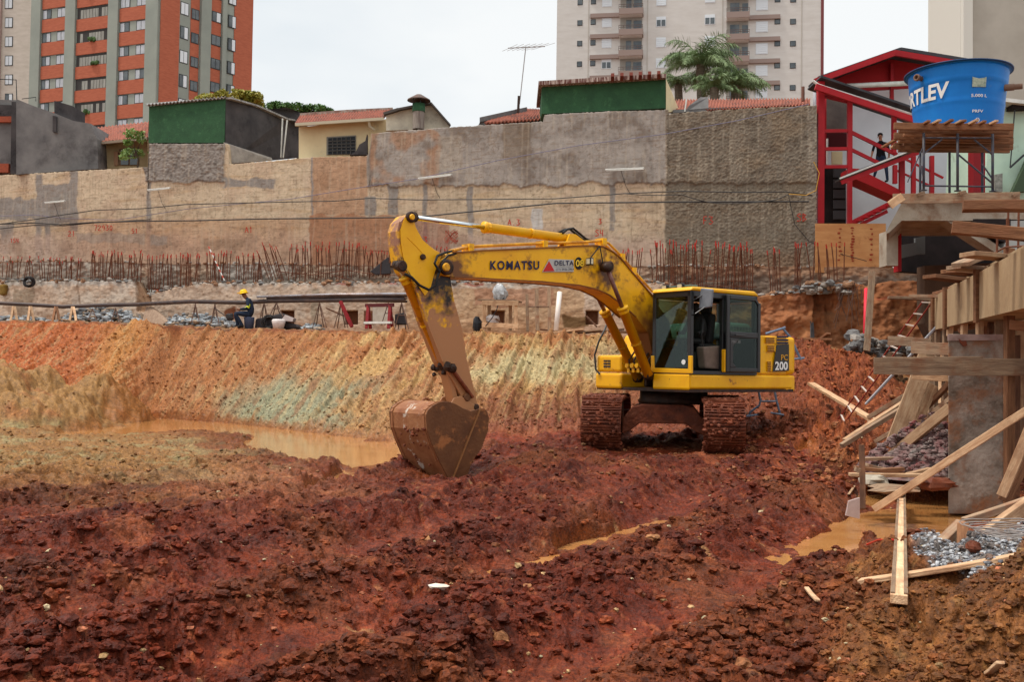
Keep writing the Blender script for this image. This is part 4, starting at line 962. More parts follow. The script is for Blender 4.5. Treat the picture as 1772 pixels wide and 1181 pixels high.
for k in range(-2, 5):
    z_ = zL - k * FLL                   # slab line of left stack
    for (px, dz, w, h, kd) in ((1003, -.55, .55, .6, 'd'), (1026, -.5, .55, .6, 'd'), (1049.5, -.65, 1.15, 1.15, 'o' if k == 2 else 's'), (1143.5, -.8, 1.15, 1.2, 'o' if k == 0 else 's')):
        wwin(T_(px)[0], z_ + dz, w, h, kd)
    # projecting white bay
    b = MB(); WF.box(b, T_(1021)[0], T_(1071)[0], z_, z_ + .55, -.1, .35); b.build('band', M_WB, wt)
    b = MB(); WF.box(b, T_(1071.5)[0], T_(1112)[0], z_ - .05, z_ + .35, -.1, 1.25); bal = b.build('balcony', mat('white_soffit', lin(212, 208, 204), rough=.8), wt)
    b = MB(); WF.box(b, T_(1071)[0], T_(1112.5)[0], z_ - .05, z_ + .75, 1.25, 1.4); WF.box(b, T_(1111.5)[0], T_(1113)[0], z_ - .05, z_ + .75, 0, 1.25); b.build('parapet', M_WB, bal)
    b = MB()
    for zz in (z_ + 1.0, z_ + 1.25): WF.box(b, T_(1071)[0], T_(1112.5)[0], zz, zz + .05, 1.3, 1.36)
    for i in range(6):
        s_ = T_(1071)[0] + i * (T_(1112)[0] - T_(1071)[0]) / 5; WF.box(b, s_ - .025, s_ + .025, z_ + .7, z_ + 1.3, 1.3, 1.36)
    b.build('railing', M_RAIL, bal)
    b = MB(); WF.box(b, T_(1083)[0], T_(1092)[0], z_ + .35, z_ + 2.4, -.1, .06); WF.box(b, T_(1096)[0], T_(1110)[0], z_ + .9, z_ + 2.3, -.1, .06); b.build('glazing', M_PANE, bal)
    b = MB(); WF.box(b, T_(1073)[0], T_(1111)[0], z_ + .34, z_ + FLL - .06, -.1, .03); b.build('recess_shade', mat('recess_shade_render', lin(150, 146, 138), rough=.9), bal)  # flat panel in darker render, balcony shade put into the colour
for k in range(-2, 6):
    z_ = zR - k * FLR
    for (px, dz, w, h, kd) in ((1345, .25 - 1.0, .6, .6, 'd'), (1372, .25 - 1.1, .6, .6, 'd'), (1318, -1.0 - .4, 1.4, 1.3, 's'), (1228, .45 - .6, 1.2, 1.2, 'o' if k == 0 else 's')):
        wwin(T_(px)[0], z_ + dz + .45, w, h, kd)
    b = MB(); WF.box(b, T_(1296)[0], T_(1349.5)[0], z_, z_ + .55, -.1, .35); b.build('band', M_WB, wt)
    b = MB(); WF.box(b, T_(1256)[0], T_(1295)[0], z_ - .05, z_ + .35, -.1, 1.25); bal = b.build('balcony', mat('white_soffit', lin(212, 208, 204), rough=.8), wt)
    b = MB(); WF.box(b, T_(1255.5)[0], T_(1295.5)[0], z_ - .05, z_ + .75, 1.25, 1.4); b.build('parapet', M_WB, bal)
    b = MB()
    for zz in (z_ + 1.0, z_ + 1.25): WF.box(b, T_(1256)[0], T_(1295)[0], zz, zz + .05, 1.3, 1.36)
    for i in range(6):
        s_ = T_(1256)[0] + i * (T_(1295)[0] - T_(1256)[0]) / 5; WF.box(b, s_ - .025, s_ + .025, z_ + .7, z_ + 1.3, 1.3, 1.36)
    b.build('railing', M_RAIL, bal)
    b = MB(); WF.box(b, T_(1263)[0], T_(1279)[0], z_ + .6, z_ + 2.4, -.1, .06); WF.box(b, T_(1284)[0], T_(1294)[0], z_ + .35, z_ + 2.3, -.1, .06); b.build('glazing', M_PANE, bal)
    b = MB(); WF.box(b, T_(1257)[0], T_(1294.5)[0], z_ + .34, z_ + FLR - .06, -.1, .03); b.build('recess_shade', mat('recess_shade_render', lin(150, 146, 138), rough=.9), bal)  # same flat panel, shade of the balcony put into its colour
for px in (1018, 1120, 1250, 1387):      # shallow joints of the facade
    b = MB(); WF.box(b, T_(px)[0] - .06, T_(px)[0] + .06, 0, 75, -.1, .04); b.build('joint', mat('joint', lin(180, 174, 164), rough=.9), wt)
# ------------------------------------------------------------------ grey block at the right
gb = thing('apartment_tower', 'blank grey beige tower wall rising behind the blue tank', 'building', at(1700, 640, 62))
GF = Face(1660, 90, 62, (1, -.05)); G_ = lambda px: GF.sz(px, 90)[0]
M_GB = mat('warm_grey_render', lin(176, 170, 158), rough=.9, col2=lin(164, 158, 146), scale=.6)
b = MB(); b.prism([GF.w(G_(1665), 0), GF.w(G_(1980), 0), GF.w(G_(1980), 0, -14), Vector((xp(1617, 84), 84, 0))], (0, 0, 40)); b.build('wall', M_GB, gb)
b = MB(); GF.box(b, G_(1664), G_(1680), 0, 40, -.2, .3); b.build('pilaster', mat('white_render', lin(206, 204, 194), rough=.9), gb)
sg = Face(1665, 90, 62, (Vector((xp(1617, 84), 84, 0)) - GF.w(G_(1665), 0)))
b = MB(); sg.box(b, .1, 30, 0, 39.9, -.1, .06); b.build('side_wall', mat('white_render', lin(206, 204, 194), rough=.9), gb)
for k in range(4):
    for a_ in (4.5, 10):
        b = MB(); sg.box(b, a_, a_ + 1.6, 18 + k * 2.9, 19.3 + k * 2.9, 0, .1); w = b.build('window', M_FRAME, gb)
        b = MB(); sg.box(b, a_ + .1, a_ + 1.5, 18.1 + k * 2.9, 19.2 + k * 2.9, .05, .12); b.build('pane', M_PANE, w)
# ------------------------------------------------------------------ houses on top of the wall
M_DGREY = mat('weathered_cement', lin(124, 122, 120), rough=.95, col2=lin(96, 94, 94), scale=1.2, detail=10, bump=.4, col3=lin(62, 58, 58), s3=.55, lo3=.56, hi3=.74)
M_BLACKW = mat('sooty_cement', lin(84, 80, 80), rough=.95, col2=lin(50, 48, 50), scale=.8, detail=10, bump=.3, col3=lin(36, 34, 36), s3=1.2)
M_TILE = mat('roof_tile', lin(158, 92, 72), rough=.85, col2=lin(118, 66, 52), scale=4, col3=lin(92, 64, 56), s3=1.8, lo3=.52, hi3=.66)
M_GREEN = mat('green_paint', lin(50, 88, 58), rough=.8, col2=lin(42, 74, 50), scale=2.5, detail=9, bump=.35, bscale=16, col3=lin(60, 100, 66), s3=4, lo3=.55, hi3=.7)
M_CREAMW = mat('cream_wall', lin(222, 208, 168), rough=.9, col2=lin(208, 190, 150), scale=.9, col3=lin(170, 160, 136), s3=1.1, lo3=.58, hi3=.75)
M_ROUGHG = mat('rough_grey_render', lin(144, 136, 130), rough=.95, col2=lin(118, 110, 106), scale=2, bump=.9, bscale=10)
def pxprism(b, pts, Y, depth, n=None):
    P = [at(x, y, Y) for x, y in pts]; return b.prism(P, (0, depth, 0))
def Yd(px, d): return wallY(px) + d
def roof(name_m, c00, c10, c11, c01, waves, amp, parent, name='roof', rows=10, thick=.06, m=M_TILE):
    c00, c10, c11, c01 = map(Vector, (c00, c10, c11, c01)); nu = waves * 6
    u = np.linspace(0, 1, nu + 1)[None, :, None]; t = np.linspace(0, 1, rows * 2 + 1)[:, None, None]
    A_ = np.array(c00), np.array(c10), np.array(c11), np.array(c01)
    G = (A_[0] * (1 - u) + A_[1] * u) * (1 - t) + (A_[3] * (1 - u) + A_[2] * u) * t
    nn = (c10 - c00).cross(c01 - c00).normalized(); nn = -nn if nn.z < 0 else nn
    h = amp * np.cos(u * waves * 2 * math.pi) + (.5 - ((t * rows) % 1)) * amp * .8
    G = G + np.array(nn) * h; G2 = G - np.array(nn) * thick
    nr, nc = rows * 2 + 1, nu + 1; V = np.concatenate([G.reshape(-1, 3), G2.reshape(-1, 3)])
    F_ = [gridfaces(nr, nc), gridfaces(nr, nc, nr * nc)[:, ::-1]]
    i = np.arange(nc - 1); F_.append(np.stack([i + 1, i, nr * nc + i, nr * nc + i + 1], -1)); k = (nr - 1) * nc; F_.append(np.stack([k + i, k + i + 1, k + nr * nc + i + 1, k + nr * nc + i], -1))
    return np_mesh(name, V, np.concatenate(F_), m, parent=parent)
# grey block building at the left
h1 = thing('grey_block_building', 'black stained grey cement building above the left end of the wall', 'building', at(90, 300, Yd(90, 2)))
b = MB(); pxprism(b, [(28, 302), (28, 171), (60, 184), (95, 196), (127, 209), (157, 214), (168, 240), (170, 292)], Yd(90, .6), 6); b.build('wall', M_DGREY, h1)
b = MB(); pxprism(b, [(94, 200), (94, 174), (125, 183), (125, 212)], Yd(90, .9), 1.4); b.build('parapet_block', M_BLACKW, h1)
b = MB(); pxprism(b, [(91, 228), (91, 200), (97, 201), (97, 229)], Yd(90, .45), .2); b.build('pillar', M_BLACKW, h1)
b = MB(); pxprism(b, [(27, 288), (27, 302), (62, 300)], Yd(40, .2), .4); b.build('dark_fillet', M_BLACKW, h1)
h0 = thing('block_house', 'brick and cement house corner at the left edge of the photo', 'building', at(0, 300, Yd(0, 1)))
b = MB(); pxprism(b, [(-120, 300), (-120, 170), (28, 173), (28, 290), (18, 300)], Yd(0, .3), 5); b.build('wall', M_DGREY, h0)
b = MB(); pxprism(b, [(-110, 200), (-110, 176), (25, 182), (26, 201)], Yd(0, .15), .3); b.build('upper_band', M_BLACKW, h0)
b = MB(); pxprism(b, [(-110, 212), (-110, 203), (25, 201), (25, 211)], Yd(0, .12), .3); b.build('brick_course', mat('red_brick', lin(176, 84, 56), rough=.9, col2=lin(120, 74, 60), scale=9, stretch=(1, 1, 5)), h0); b = MB(); pxprism(b, [(-110, 300), (-110, 283), (15, 283), (14, 298)], Yd(0, .1), .3); b.build('brick_course', mat('red_brick', lin(176, 84, 56), rough=.9, col2=lin(120, 74, 60), scale=9, stretch=(1, 1, 5)), h0)
b = MB(); pxprism(b, [(18, 300), (20, 176), (31, 176), (29, 302)], Yd(0, -.05), .4); b.build('corner_post', M_BLACKW, h0)
b = MB(); q = [at(29, 172, Yd(28, 2)), at(28, 138, Yd(28, 2)), at(-20, 136, Yd(28, 2))]; b.tube(q, .025, 5); b.tube([at(62, 175, Yd(62, 3)), at(62, 168, Yd(62, 3)), at(38, 171, Yd(62, 3))], .02, 5)
b.build('aerial_mast', M_FRAME, label='thin bent metal mast on the roof at the left edge', cat='mast')
# small tiled house between
h2 = thing('tiled_house', 'small ochre house with mossy tiled roof beside the green box building', 'building', at(205, 290, Yd(200, 4)))
b = MB(); pxprism(b, [(171, 292), (171, 244), (255, 236), (255, 292)], Yd(200, 3), 5); b.build('wall', mat('ochre_wall', lin(176, 156, 122), rough=.9, col2=lin(150, 132, 100), scale=1.5), h2)
roof(0, at(160, 247, Yd(160, 2.2)), at(256, 238, Yd(250, 2.2)), at(258, 211, Yd(250, 7)), at(158, 222, Yd(160, 7)), 16, .035, h2)
b = MB(); b.bar(at(162, 249, Yd(160, 2.15)), at(256, 240, Yd(250, 2.15)), .12, .12); b.build('gutter', mat('old_timber', lin(140, 124, 108), rough=.9), h2)
b = MB(); pxprism(b, [(206, 286), (206, 258), (240, 255), (240, 286)], Yd(200, 2.95), .08); w = b.build('window', mat('brown_frame', lin(110, 84, 66), rough=.8), h2)
b = MB(); pxprism(b, [(209, 285), (209, 260), (222, 259), (222, 285)], Yd(200, 2.92), .06); pxprism(b, [(225, 285), (225, 259), (238, 258), (238, 285)], Yd(200, 2.92), .06); b.build('pane', M_PANE, w)
b = MB(); pxprism(b, [(197, 286), (197, 262), (204, 262), (204, 286)], Yd(200, 2.9), .08); b.build('shutter', mat('brown_shutter', lin(150, 116, 90), rough=.8), h2)
# ------------------------------------------------------------------ green box building
g1 = thing('green_box_building', 'box building with green painted end wall and sooty long side wall', 'building', at(330, 245, Yd(330, 2)))
Y0 = Yd(322, .25)
A1, A2 = at(257, 247, Yd(257, .12)), at(388, 247, Yd(388, .12)); t1, t2 = at(258, 184, Yd(257, .12)), at(390, 171, Yd(388, .12))
b = MB(); b.prism([A1, A2, t2, t1], (0, .5, 0)); b.build('green_wall', M_GREEN, g1)
e1, e2 = at(519, 272, Yd(519, 7)), at(520, 212, Yd(519, 7)); A3 = at(389, 284, Yd(388, .12))
b = MB(); b.prism([A3 + Vector((.0, .06, 0)), t2 + Vector((0, .06, 0)), at(440, 184, Yd(440, 2.6)), at(490, 207, Yd(490, 5)), e2, e1], (-.35, .3, 0)); b.build('sooty_wall', M_BLACKW, g1)
b = MB(); b.prism([A3 + Vector((.03, .02, 0)), at(390, 247, Yd(388, .1)), at(470, 273, Yd(470, 3.2)), at(472, 278, Yd(470, 3.2))], (-.05, -.1, 0)); b.build('pale_patch', mat('pale_cement', lin(170, 164, 156), rough=.95, col2=lin(140, 134, 128), scale=3), g1)
roof(0, t1 + Vector((-.1, -.15, .04)), t2 + Vector((.05, -.15, .04)), at(392, 172, Yd(392, 6)), at(262, 180, Yd(262, 6)), 22, .035, g1, rows=2, m=mat('fibre_cement', lin(172, 172, 170), rough=.9, col2=lin(110, 104, 100), scale=6))
b = MB(); b.bar(t2 + Vector((.1, 0, .03)), at(440, 183, Yd(440, 2.6)), .35, .07); b.bar(at(440, 183, Yd(440, 2.6)), at(493, 206, Yd(490, 5)), .35, .07); b.bar(at(493, 206, Yd(490, 5)), at(521, 211, Yd(519, 7)), .35, .07); b.build('roof_edge', mat('fibre_cement', lin(172, 172, 170), rough=.9), g1)
b = MB(); b.prism([at(464, 208, Yd(470, 5)), at(464, 189, Yd(470, 5)), at(496, 186, Yd(490, 5)), at(517, 193, Yd(510, 6)), at(517, 212, Yd(510, 6))], (0, 2, 0)); b.build('water_tank_box', M_BLACKW, g1)
for (a_, c_) in (((489, 205), (486, 273)), ((497, 208), (490, 273))):
    b = MB(); b.tube([at(a_[0], a_[1], Yd(490, 3.8)), at(c_[0], c_[1], Yd(490, 3.8))], .035, 8)
    b.build('drain_pipe', M_WHITE, g1)
# cream house
h3 = thing('tiled_house', 'cream house with red tiled roof and barred window behind the wall step', 'building', at(590, 290, Yd(590, 2)))
YC = Yd(590, 1.2)
b = MB(); pxprism(b, [(517, 300), (517, 220), (640, 208), (668, 206), (668, 262), (640, 300)], YC, 5); b.build('wall', M_CREAMW, h3)
roof(0, at(511, 214, YC - .5), at(664, 204, YC - .5), at(678, 189, YC + 3), at(520, 200, YC + 3), 34, .035, h3)
b = MB(); b.bar(at(511, 216, YC - .55), at(664, 206, YC - .55), .14, .12); b.build('gutter', mat('cream_gutter', lin(190, 180, 156), rough=.8), h3)
b = MB(); b.bar(at(520, 200, YC + 3), at(600, 194, YC + 3.0), .22, .16); b.bar(at(600, 194, YC + 3), at(680, 190, YC + 3.0), .22, .16); b.build('ridge', mat('ridge_cap', lin(170, 160, 148), rough=.9, col2=lin(120, 80, 66), scale=5), h3)
b = MB(); pxprism(b, [(565, 268), (565, 237), (616, 234), (616, 267)], YC - .04, .1); w = b.build('window', mat('grey_frame', lin(128, 126, 118), rough=.8), h3)
b = MB(); pxprism(b, [(568, 267), (568, 239), (614.5, 236), (614.5, 266)], YC - .06, .08); b.build('pane', mat('black_pane', lin(28, 28, 32), rough=.15), w)
b = MB()
for i in range(1, 6): x = 568 + 46.5 * i / 6; b.bar(at(x, 267, YC - .1), at(x, 238, YC - .1), .03, .03)
for i in range(1, 5): y = 238 + 28 * i / 5; b.bar(at(568, y + 1, YC - .1), at(614.5, y - .6, YC - .1), .03, .03)
b.build('bars', mat('bar_grey', lin(90, 88, 84), rough=.7), w)
b = MB(); b.tube([at(638, 210, YC - .5), at(640, 219, YC - .4), at(648, 225, YC - .3)], .06, 8); b.build('drain_pipe', mat('cream_gutter', lin(190, 180, 156), rough=.8), h3)
b = MB(); pxprism(b, [(605, 268), (616, 262), (622, 250), (632, 244), (635, 232), (635, 268)], Yd(620, .15), .3); b.build('broken_edge', M_BLACKW, label='broken dark mortar edge where the grey wall steps up beside the cream house', cat='masonry')
g2 = thing('gabled_house', 'grey cream gable end with dark sloping roof edge behind the flue', 'building', at(720, 225, Yd(720, 2)))
b = MB(); pxprism(b, [(668, 226), (668, 196), (690, 190), (745, 180), (778, 218), (778, 222)], Yd(720, 1.3), 5); b.build('wall', mat('stained_cream', lin(214, 206, 184), rough=.9, col2=lin(170, 160, 144), scale=1.2, col3=lin(120, 112, 104), s3=.8, lo3=.58, hi3=.75), g2)
b = MB(); b.bar(at(664, 198, Yd(720, 1.2)), at(690, 190, Yd(720, 1.2)), .3, .1); b.bar(at(690, 190, Yd(720, 1.2)), at(746, 179, Yd(720, 1.2)), .3, .08); b.bar(at(746, 179, Yd(720, 1.2)), at(779, 217, Yd(720, 1.2)), .3, .06); b.build('roof_edge', mat('dark_edge', lin(88, 82, 78), rough=.9), g2)
# flue with cap
fl_ = thing('flue', 'round metal flue with green band and wide conical cap', 'chimney', at(724, 222, Yd(724, .8)))
q0, q1 = at(724, 224, Yd(724, .8)), at(724, 174, Yd(724, .8)); rz = .235
b = MB(); b.lathe([(rz, 0), (rz, (q1.z - q0.z) * .62)], q0, 20); b.build('pipe', mat('old_metal', lin(150, 140, 130), rough=.6, col2=lin(110, 96, 88), scale=4, stretch=(3, 3, .4)), fl_, smooth='all')
b = MB(); b.lathe([(rz + .02, (q1.z - q0.z) * .6), (rz + .02, (q1.z - q0.z) * .88), (rz - .02, (q1.z - q0.z) * .88)], q0, 20); b.build('band', M_GREEN, fl_, smooth='all')
b = MB(); h_ = (q1.z - q0.z)
for k in range(4): a_ = k * math.pi / 2 + .4; b.bar(q0 + Vector((rz * math.cos(a_), rz * math.sin(a_), h_ * .85)), q0 + Vector((rz * math.cos(a_), rz * math.sin(a_), h_ * 1.06)), .03, .03)
b.build('stay', M_FRAME, fl_)
b = MB(); b.lathe([(.0, h_ * 1.22), (.12, h_ * 1.20), (.46, h_ * 1.02), (.47, h_ * .99), (.3, h_ * 1.03), (0, h_ * 1.1)], q0, 24); b.build('cap', mat('cap_metal', lin(70, 64, 60), rough=.6, col2=lin(104, 70, 54), scale=5), fl_, smooth=True)
# roofs and aerial in the middle
h4 = thing('tiled_house', 'low tiled roof with grey ridge wall below the aerial', 'building', at(890, 210, Yd(890, 2)))
b = MB(); pxprism(b, [(825, 222), (830, 212), (905, 205), (940, 203), (940, 222)], Yd(880, 1.5), 3); b.build('wall', M_DGREY, h4)
roof(0, at(838, 213, Yd(880, 1.0)), at(940, 206, Yd(880, 1.0)), at(940, 189, Yd(880, 5)), at(897, 189, Yd(880, 5)), 16, .035, h4)
b = MB(); b.prism([at(830, 211, Yd(880, 1.2)), at(830, 203, Yd(880, 1.2)), at(912, 185, Yd(880, 4)), at(912, 193, Yd(880, 4))], (.0, .3, 0)); b.build('ridge_wall', M_DGREY, h4)
ae = thing('tv_aerial', 'old television aerial with seven thin rods on a leaning pole', 'aerial', at(897, 195, Yd(900, 2)))
b = MB(); b.bar(at(896.5, 195, Yd(900, 2)), at(898, 166, Yd(900, 2)), .1, .08); b.build('stub_post', mat('dark_wood', lin(70, 56, 50), rough=.9), ae)
b = MB(); b.tube([at(899, 180, Yd(900, 2)), at(910, 80, Yd(900, 2))], .022, 6); b.build('pole', mat('grey_metal', lin(150, 146, 144), rough=.5), ae)
b = MB(); b.tube([at(879, 83, Yd(900, 2)), at(943, 80, Yd(900, 2))], .02, 6); b.build('boom', mat('grey_metal', lin(150, 146, 144), rough=.5), ae)
for i in range(7):
    x = 882 + i * 9.6; p = at(x, 82.6 - i * .4, Yd(900, 2)); b = MB(); v_ = Vector((.38 + i * .03, -.9, -.12)); b.tube([p - v_ * .8, p + v_ * .8], .008, 5); b.build('rod', mat('grey_metal', lin(150, 146, 144), rough=.5), ae)
# green topped building
g3 = thing('green_box_building', 'flat green painted rooftop room with pale eaves above the middle of the wall', 'building', at(1045, 195, Yd(1045, 1)))
b = MB(); b.prism([at(937, 197, Yd(937, .15)), at(937.5, 146, Yd(937, .15)), at(1152, 135, Yd(1152, .15)), at(1152, 187, Yd(1152, .15))], (0, 2.6, 0)); b.build('green_wall', M_GREEN, g3)
b = MB(); b.prism([at(932, 147, Yd(937, -.1)), at(932, 140, Yd(937, -.1)), at(1153, 127, Yd(1152, -.1)), at(1153, 134, Yd(1152, -.1))], (0, 3.2, 0)); b.build('eaves', mat('stained_eaves', lin(176, 160, 150), rough=.9, col2=lin(96, 60, 54), scale=6, stretch=(3, 3, .3), lo=.42, hi=.55), g3)
b = MB(); b.prism([at(1152.5, 194, Yd(1152, .2)), at(1152.5, 136, Yd(1152, .2)), at(1163, 160, Yd(1160, 1.3)), at(1176, 193, Yd(1170, 1.8))], (0, .2, 0)); b.build('cream_gable', M_CREAMW, g3)
for i in range(6):
    x = 1060 + i * 16; b = MB(); b.bar(at(x, 136.5 - (x - 1060) * .05, Yd(x, -.25)), at(x, 131 - (x - 1060) * .05, Yd(x, -.2)), .12, .3); b.build('bracket', mat('rust_bracket', lin(110, 56, 46), rough=.9), g3)
h5 = thing('tiled_house', 'long low tiled roof in front of the palms, with a small grey chimney', 'building', at(1280, 190, Yd(1280, 2)))
b = MB(); pxprism(b, [(1165, 195), (1165, 190), (1402, 178), (1402, 188)], Yd(1280, 1.3), 2); b.build('wall', M_DGREY, h5)
roof(0, at(1165, 193, Yd(1170, .9)), at(1402, 181, Yd(1400, .9)), at(1402, 171, Yd(1400, 4.5)), at(1170, 173, Yd(1170, 4.5)), 44, .035, h5)
b = MB(); b.prism([at(1192, 190, Yd(1200, .7)), at(1192, 183, Yd(1200, .7)), at(1212, 168, Yd(1200, .9)), at(1226, 168, Yd(1200, .9)), at(1226, 187, Yd(1200, .7))], (0, .9, 0)); b.build('chimney', M_DGREY, h5)
b = MB(); b.tube([at(1185, 193, Yd(1185, .6)), at(1188, 172, Yd(1185, .6))], .03, 6); b.build('pipe', M_WHITE, h5)
b = MB(); b.tube([at(1389.5, 175, Yd(1389, 1)), at(1389.5, 150, Yd(1389, 1))], .06, 8); b.build('pipe', mat('rusty_pipe', lin(120, 84, 72), rough=.8), label='short rusty pipe standing on the tiled roof beside the red house', cat='pipe')
# ------------------------------------------------------------------ vegetation
def leaf_crown(name, blobs, n, size, m, parent, seed, flat=.5, droop=.0):
    r = np.random.default_rng(seed); bl = np.array([list(c) + list(rad) for c, rad in blobs]); w = bl[:, 3] * bl[:, 5]; idx = r.choice(len(bl), n, p=w / w.sum())
    u = r.normal(size=(n, 3)); u /= np.linalg.norm(u, axis=1)[:, None]; rad = r.uniform(.35, 1.02, (n, 1)) ** .6
    Pn = bl[idx, :3] + u * rad * bl[idx, 3:]
    q = fbm(Pn[:, 0] * 1.2, Pn[:, 2] * 1.2 + Pn[:, 1], 3, seed); keep = q > -.04; Pn = Pn[keep]; n = len(Pn)
    t = r.normal(size=(n, 3)); t[:, 2] -= droop; t /= np.linalg.norm(t, axis=1)[:, None]; s = r.normal(size=(n, 3)); s -= (s * t).sum(1)[:, None] * t; s /= np.linalg.norm(s, axis=1)[:, None]
    L = size * r.uniform(.6, 1.4, (n, 1)); Wd = L * flat
    V = np.stack([Pn - t * L, Pn + s * Wd, Pn + t * L, Pn - s * Wd], 1).reshape(-1, 3)
    return np_mesh(name, V, np.arange(4 * n).reshape(-1, 4), m, parent=parent, smooth=False)
def leafmat(name, c1, c2):
    m = mat(name, c1, rough=.55, col2=c2, scale=1.6, detail=6, spec=.3); return m
def tree(label, base, blobs, n, size, m, seed, name='tree', trunk_r=.15, group=None):
    t = thing(name, label, 'tree', base, group); r = random.Random(seed); b = MB()
    top = sum((Vector(c) for c, _ in blobs), Vector()) / len(blobs); base = Vector(base)
    b.tube([base, base * .6 + top * .4 + Vector((.1, 0, 0)), top], [trunk_r, trunk_r * .7, trunk_r * .35], 7)
    for c, _ in blobs: b.tube([base * .45 + top * .55, (Vector(c) + top) / 2 + Vector((0, 0, -.2)), Vector(c)], [trunk_r * .5, trunk_r * .3, trunk_r * .12], 5)
    b.build('trunk', mat('bark', lin(92, 76, 62), rough=.9, col2=lin(60, 50, 42), scale=6), t)
    leaf_crown('crown', blobs, n, size, m, t, seed); return t
def bl(px, py, Y, rx, rz, ry=None):
    k = Y / FPX; return (tuple(at(px, py, Y)), (rx * k, (ry or rx) * k, rz * k))
LY = 62
tree('yellow green tree with reddish tips rising behind the sooty wall', at(400, 300, LY), [bl(370, 178, LY, 34, 14), bl(405, 172, LY, 36, 16), bl(432, 180, LY + 1, 24, 18), bl(440, 168, LY, 16, 10), bl(355, 184, LY, 22, 9), bl(425, 163, LY, 16, 6)], 15000, .10, leafmat('leaf_yellow', lin(130, 136, 50), lin(170, 150, 60)), 11, trunk_r=.2)
tree('dark green tree top behind the roofs right of the sooty wall', at(520, 300, 75), [bl(470, 192, 75, 34, 12), bl(510, 190, 75, 36, 9), bl(545, 192, 75, 34, 9), bl(485, 184, 75, 22, 7), bl(565, 196, 75, 18, 8), bl(450, 186, 75, 16, 8)], 15000, .11, leafmat('leaf_green', lin(48, 84, 40), lin(96, 130, 60)), 12, trunk_r=.25)
tree('small pale green shrub tree in front of the ochre house', at(238, 290, Yd(235, 1)), [bl(232, 232, Yd(235, 1), 17, 9), bl(248, 238, Yd(235, 1.2), 12, 12), bl(222, 246, Yd(235, .9), 9, 6), bl(230, 266, Yd(235, 1), 20, 9), bl(247, 268, Yd(235, 1), 12, 12), bl(214, 272, Yd(235, .8), 8, 5)], 2300, .07, leafmat('leaf_pale', lin(150, 176, 104), lin(106, 140, 72)), 13, name='shrub_tree', trunk_r=.05)
def palm(label, cx, cy, Y, n, L, seed, basepy):
    t = thing('palm_tree', label, 'palm tree', at(cx, basepy, Y), 'palms behind the tiled roof'); r = random.Random(seed); k = Y / FPX; c = at(cx, cy, Y)
    b = MB(); b.tube([at(cx, basepy, Y), at(cx + 2, (basepy + cy) / 2, Y), c], [.28, .22, .2], 9); b.build('trunk', mat('palm_bark', lin(120, 108, 92), rough=.9, col2=lin(90, 80, 68), scale=4, stretch=(1, 1, 6)), t)
    b = MB()
    for i in range(n):
        az = 2 * math.pi * i / n * 2.4 + r.uniform(-.3, .3); el = r.uniform(.15, 1.35); ln = L * k * r.uniform(.8, 1.1)
        h = Vector((math.cos(az), math.sin(az), 0)); P = []; m = 12; pos = Vector(c); ang = el
        for j in range(m + 1):
            P.append(pos.copy()); d = h * math.cos(ang) + Vector((0, 0, math.sin(ang))); pos = pos + d * (ln / m); ang -= (1.15 + el * .75) / m * (.6 + j / m)
        b.tube(P, [.035 * (1 - .8 * j / m) for j in range(m + 1)], 4, cap=False)
        for j in range(1, m):
            d = (P[j + 1] - P[j - 1]).normalized(); sd_ = d.cross(Vector((0, 0, 1)))
            if sd_.length < .1: sd_ = Vector((1, 0, 0))
            sd_.normalize(); ll = ln * .30 * math.sin(math.pi * (j / m) ** .8 * .93 + .15)
            for sgn in (-1, 1):
                for q in range(5):
                    o_ = P[j] + (P[j + 1] - P[j]) * (q / 5 + r.uniform(-.05, .05)); tip = o_ + (sd_ * sgn * r.uniform(.5, .9) + d * .6 + Vector((0, 0, r.uniform(-1.5, .1)))) .normalized() * ll
                    w_ = d * .013; mid_ = (o_ + tip) / 2 + Vector((0, 0, .05)); b.quad([o_ - w_, o_ + w_, mid_ + w_, mid_ - w_]); b.quad([mid_ - w_, mid_ + w_, tip])
    b.build('fronds', leafmat('palm_leaf', lin(84, 106, 62), lin(138, 156, 108)), t)
palm('tallest palm with arching fronds in front of the beige tower', 1212, 112, 47, 44, 84, 1, 260)
palm('lower drooping palm at the right of the palm group', 1272, 148, 46, 36, 66, 2, 260)
palm('low palm at the left, beside the cream gable', 1174, 146, 49, 20, 56, 3, 260)
palm('short bushy palm between the two larger palms', 1236, 152, 45, 20, 52, 4, 260)
# ------------------------------------------------------------------ excavator (local: +x forward, +y its left, z up)
TH = math.radians(38); cT, sT = math.cos(TH), math.sin(TH)
EXC = Vector((3.4, 20.6, 0)); FWD = Vector((-cT, -sT, 0)); LFT = Vector((sT, -cT, 0))
RZ = math.atan2(FWD.y, FWD.x)
def exw(f, l, z): return EXC + FWD * f + LFT * l + Vector((0, 0, z))
def side(px, py, l):          # point on the plane y_local = l seen at a pixel, in local coordinates
    p = onplane(px, py, EXC + LFT * l, LFT); d = p - EXC; return Vector((d.dot(FWD), l, p.z))
def front(px, py, f):
    p = onplane(px, py, EXC + FWD * f, FWD); d = p - EXC; return Vector((f, d.dot(LFT), p.z))
ex = thing('excavator', 'muddy yellow crawler excavator with dark cab, its bucket resting in the mud', 'excavator', EXC, org=(0, 0, 0))
ex.rotation_euler = (0, 0, RZ)
def YEL(n, mud): return mat(n, lin(238, 178, 6), rough=.42, col2=lin(226, 160, 6), scale=2.2, spec=.35, col3=lin(*mud[0]), s3=mud[1], lo3=mud[2], hi3=mud[3])
M_Y = YEL('yellow_paint', ((136, 84, 38), 5.5, .62, .70))
M_YB = YEL('yellow_paint_worn', ((128, 76, 24), 3.2, .54, .70))
M_YA = YEL('yellow_paint_muddy', ((148, 100, 74), 2.4, .48, .58))
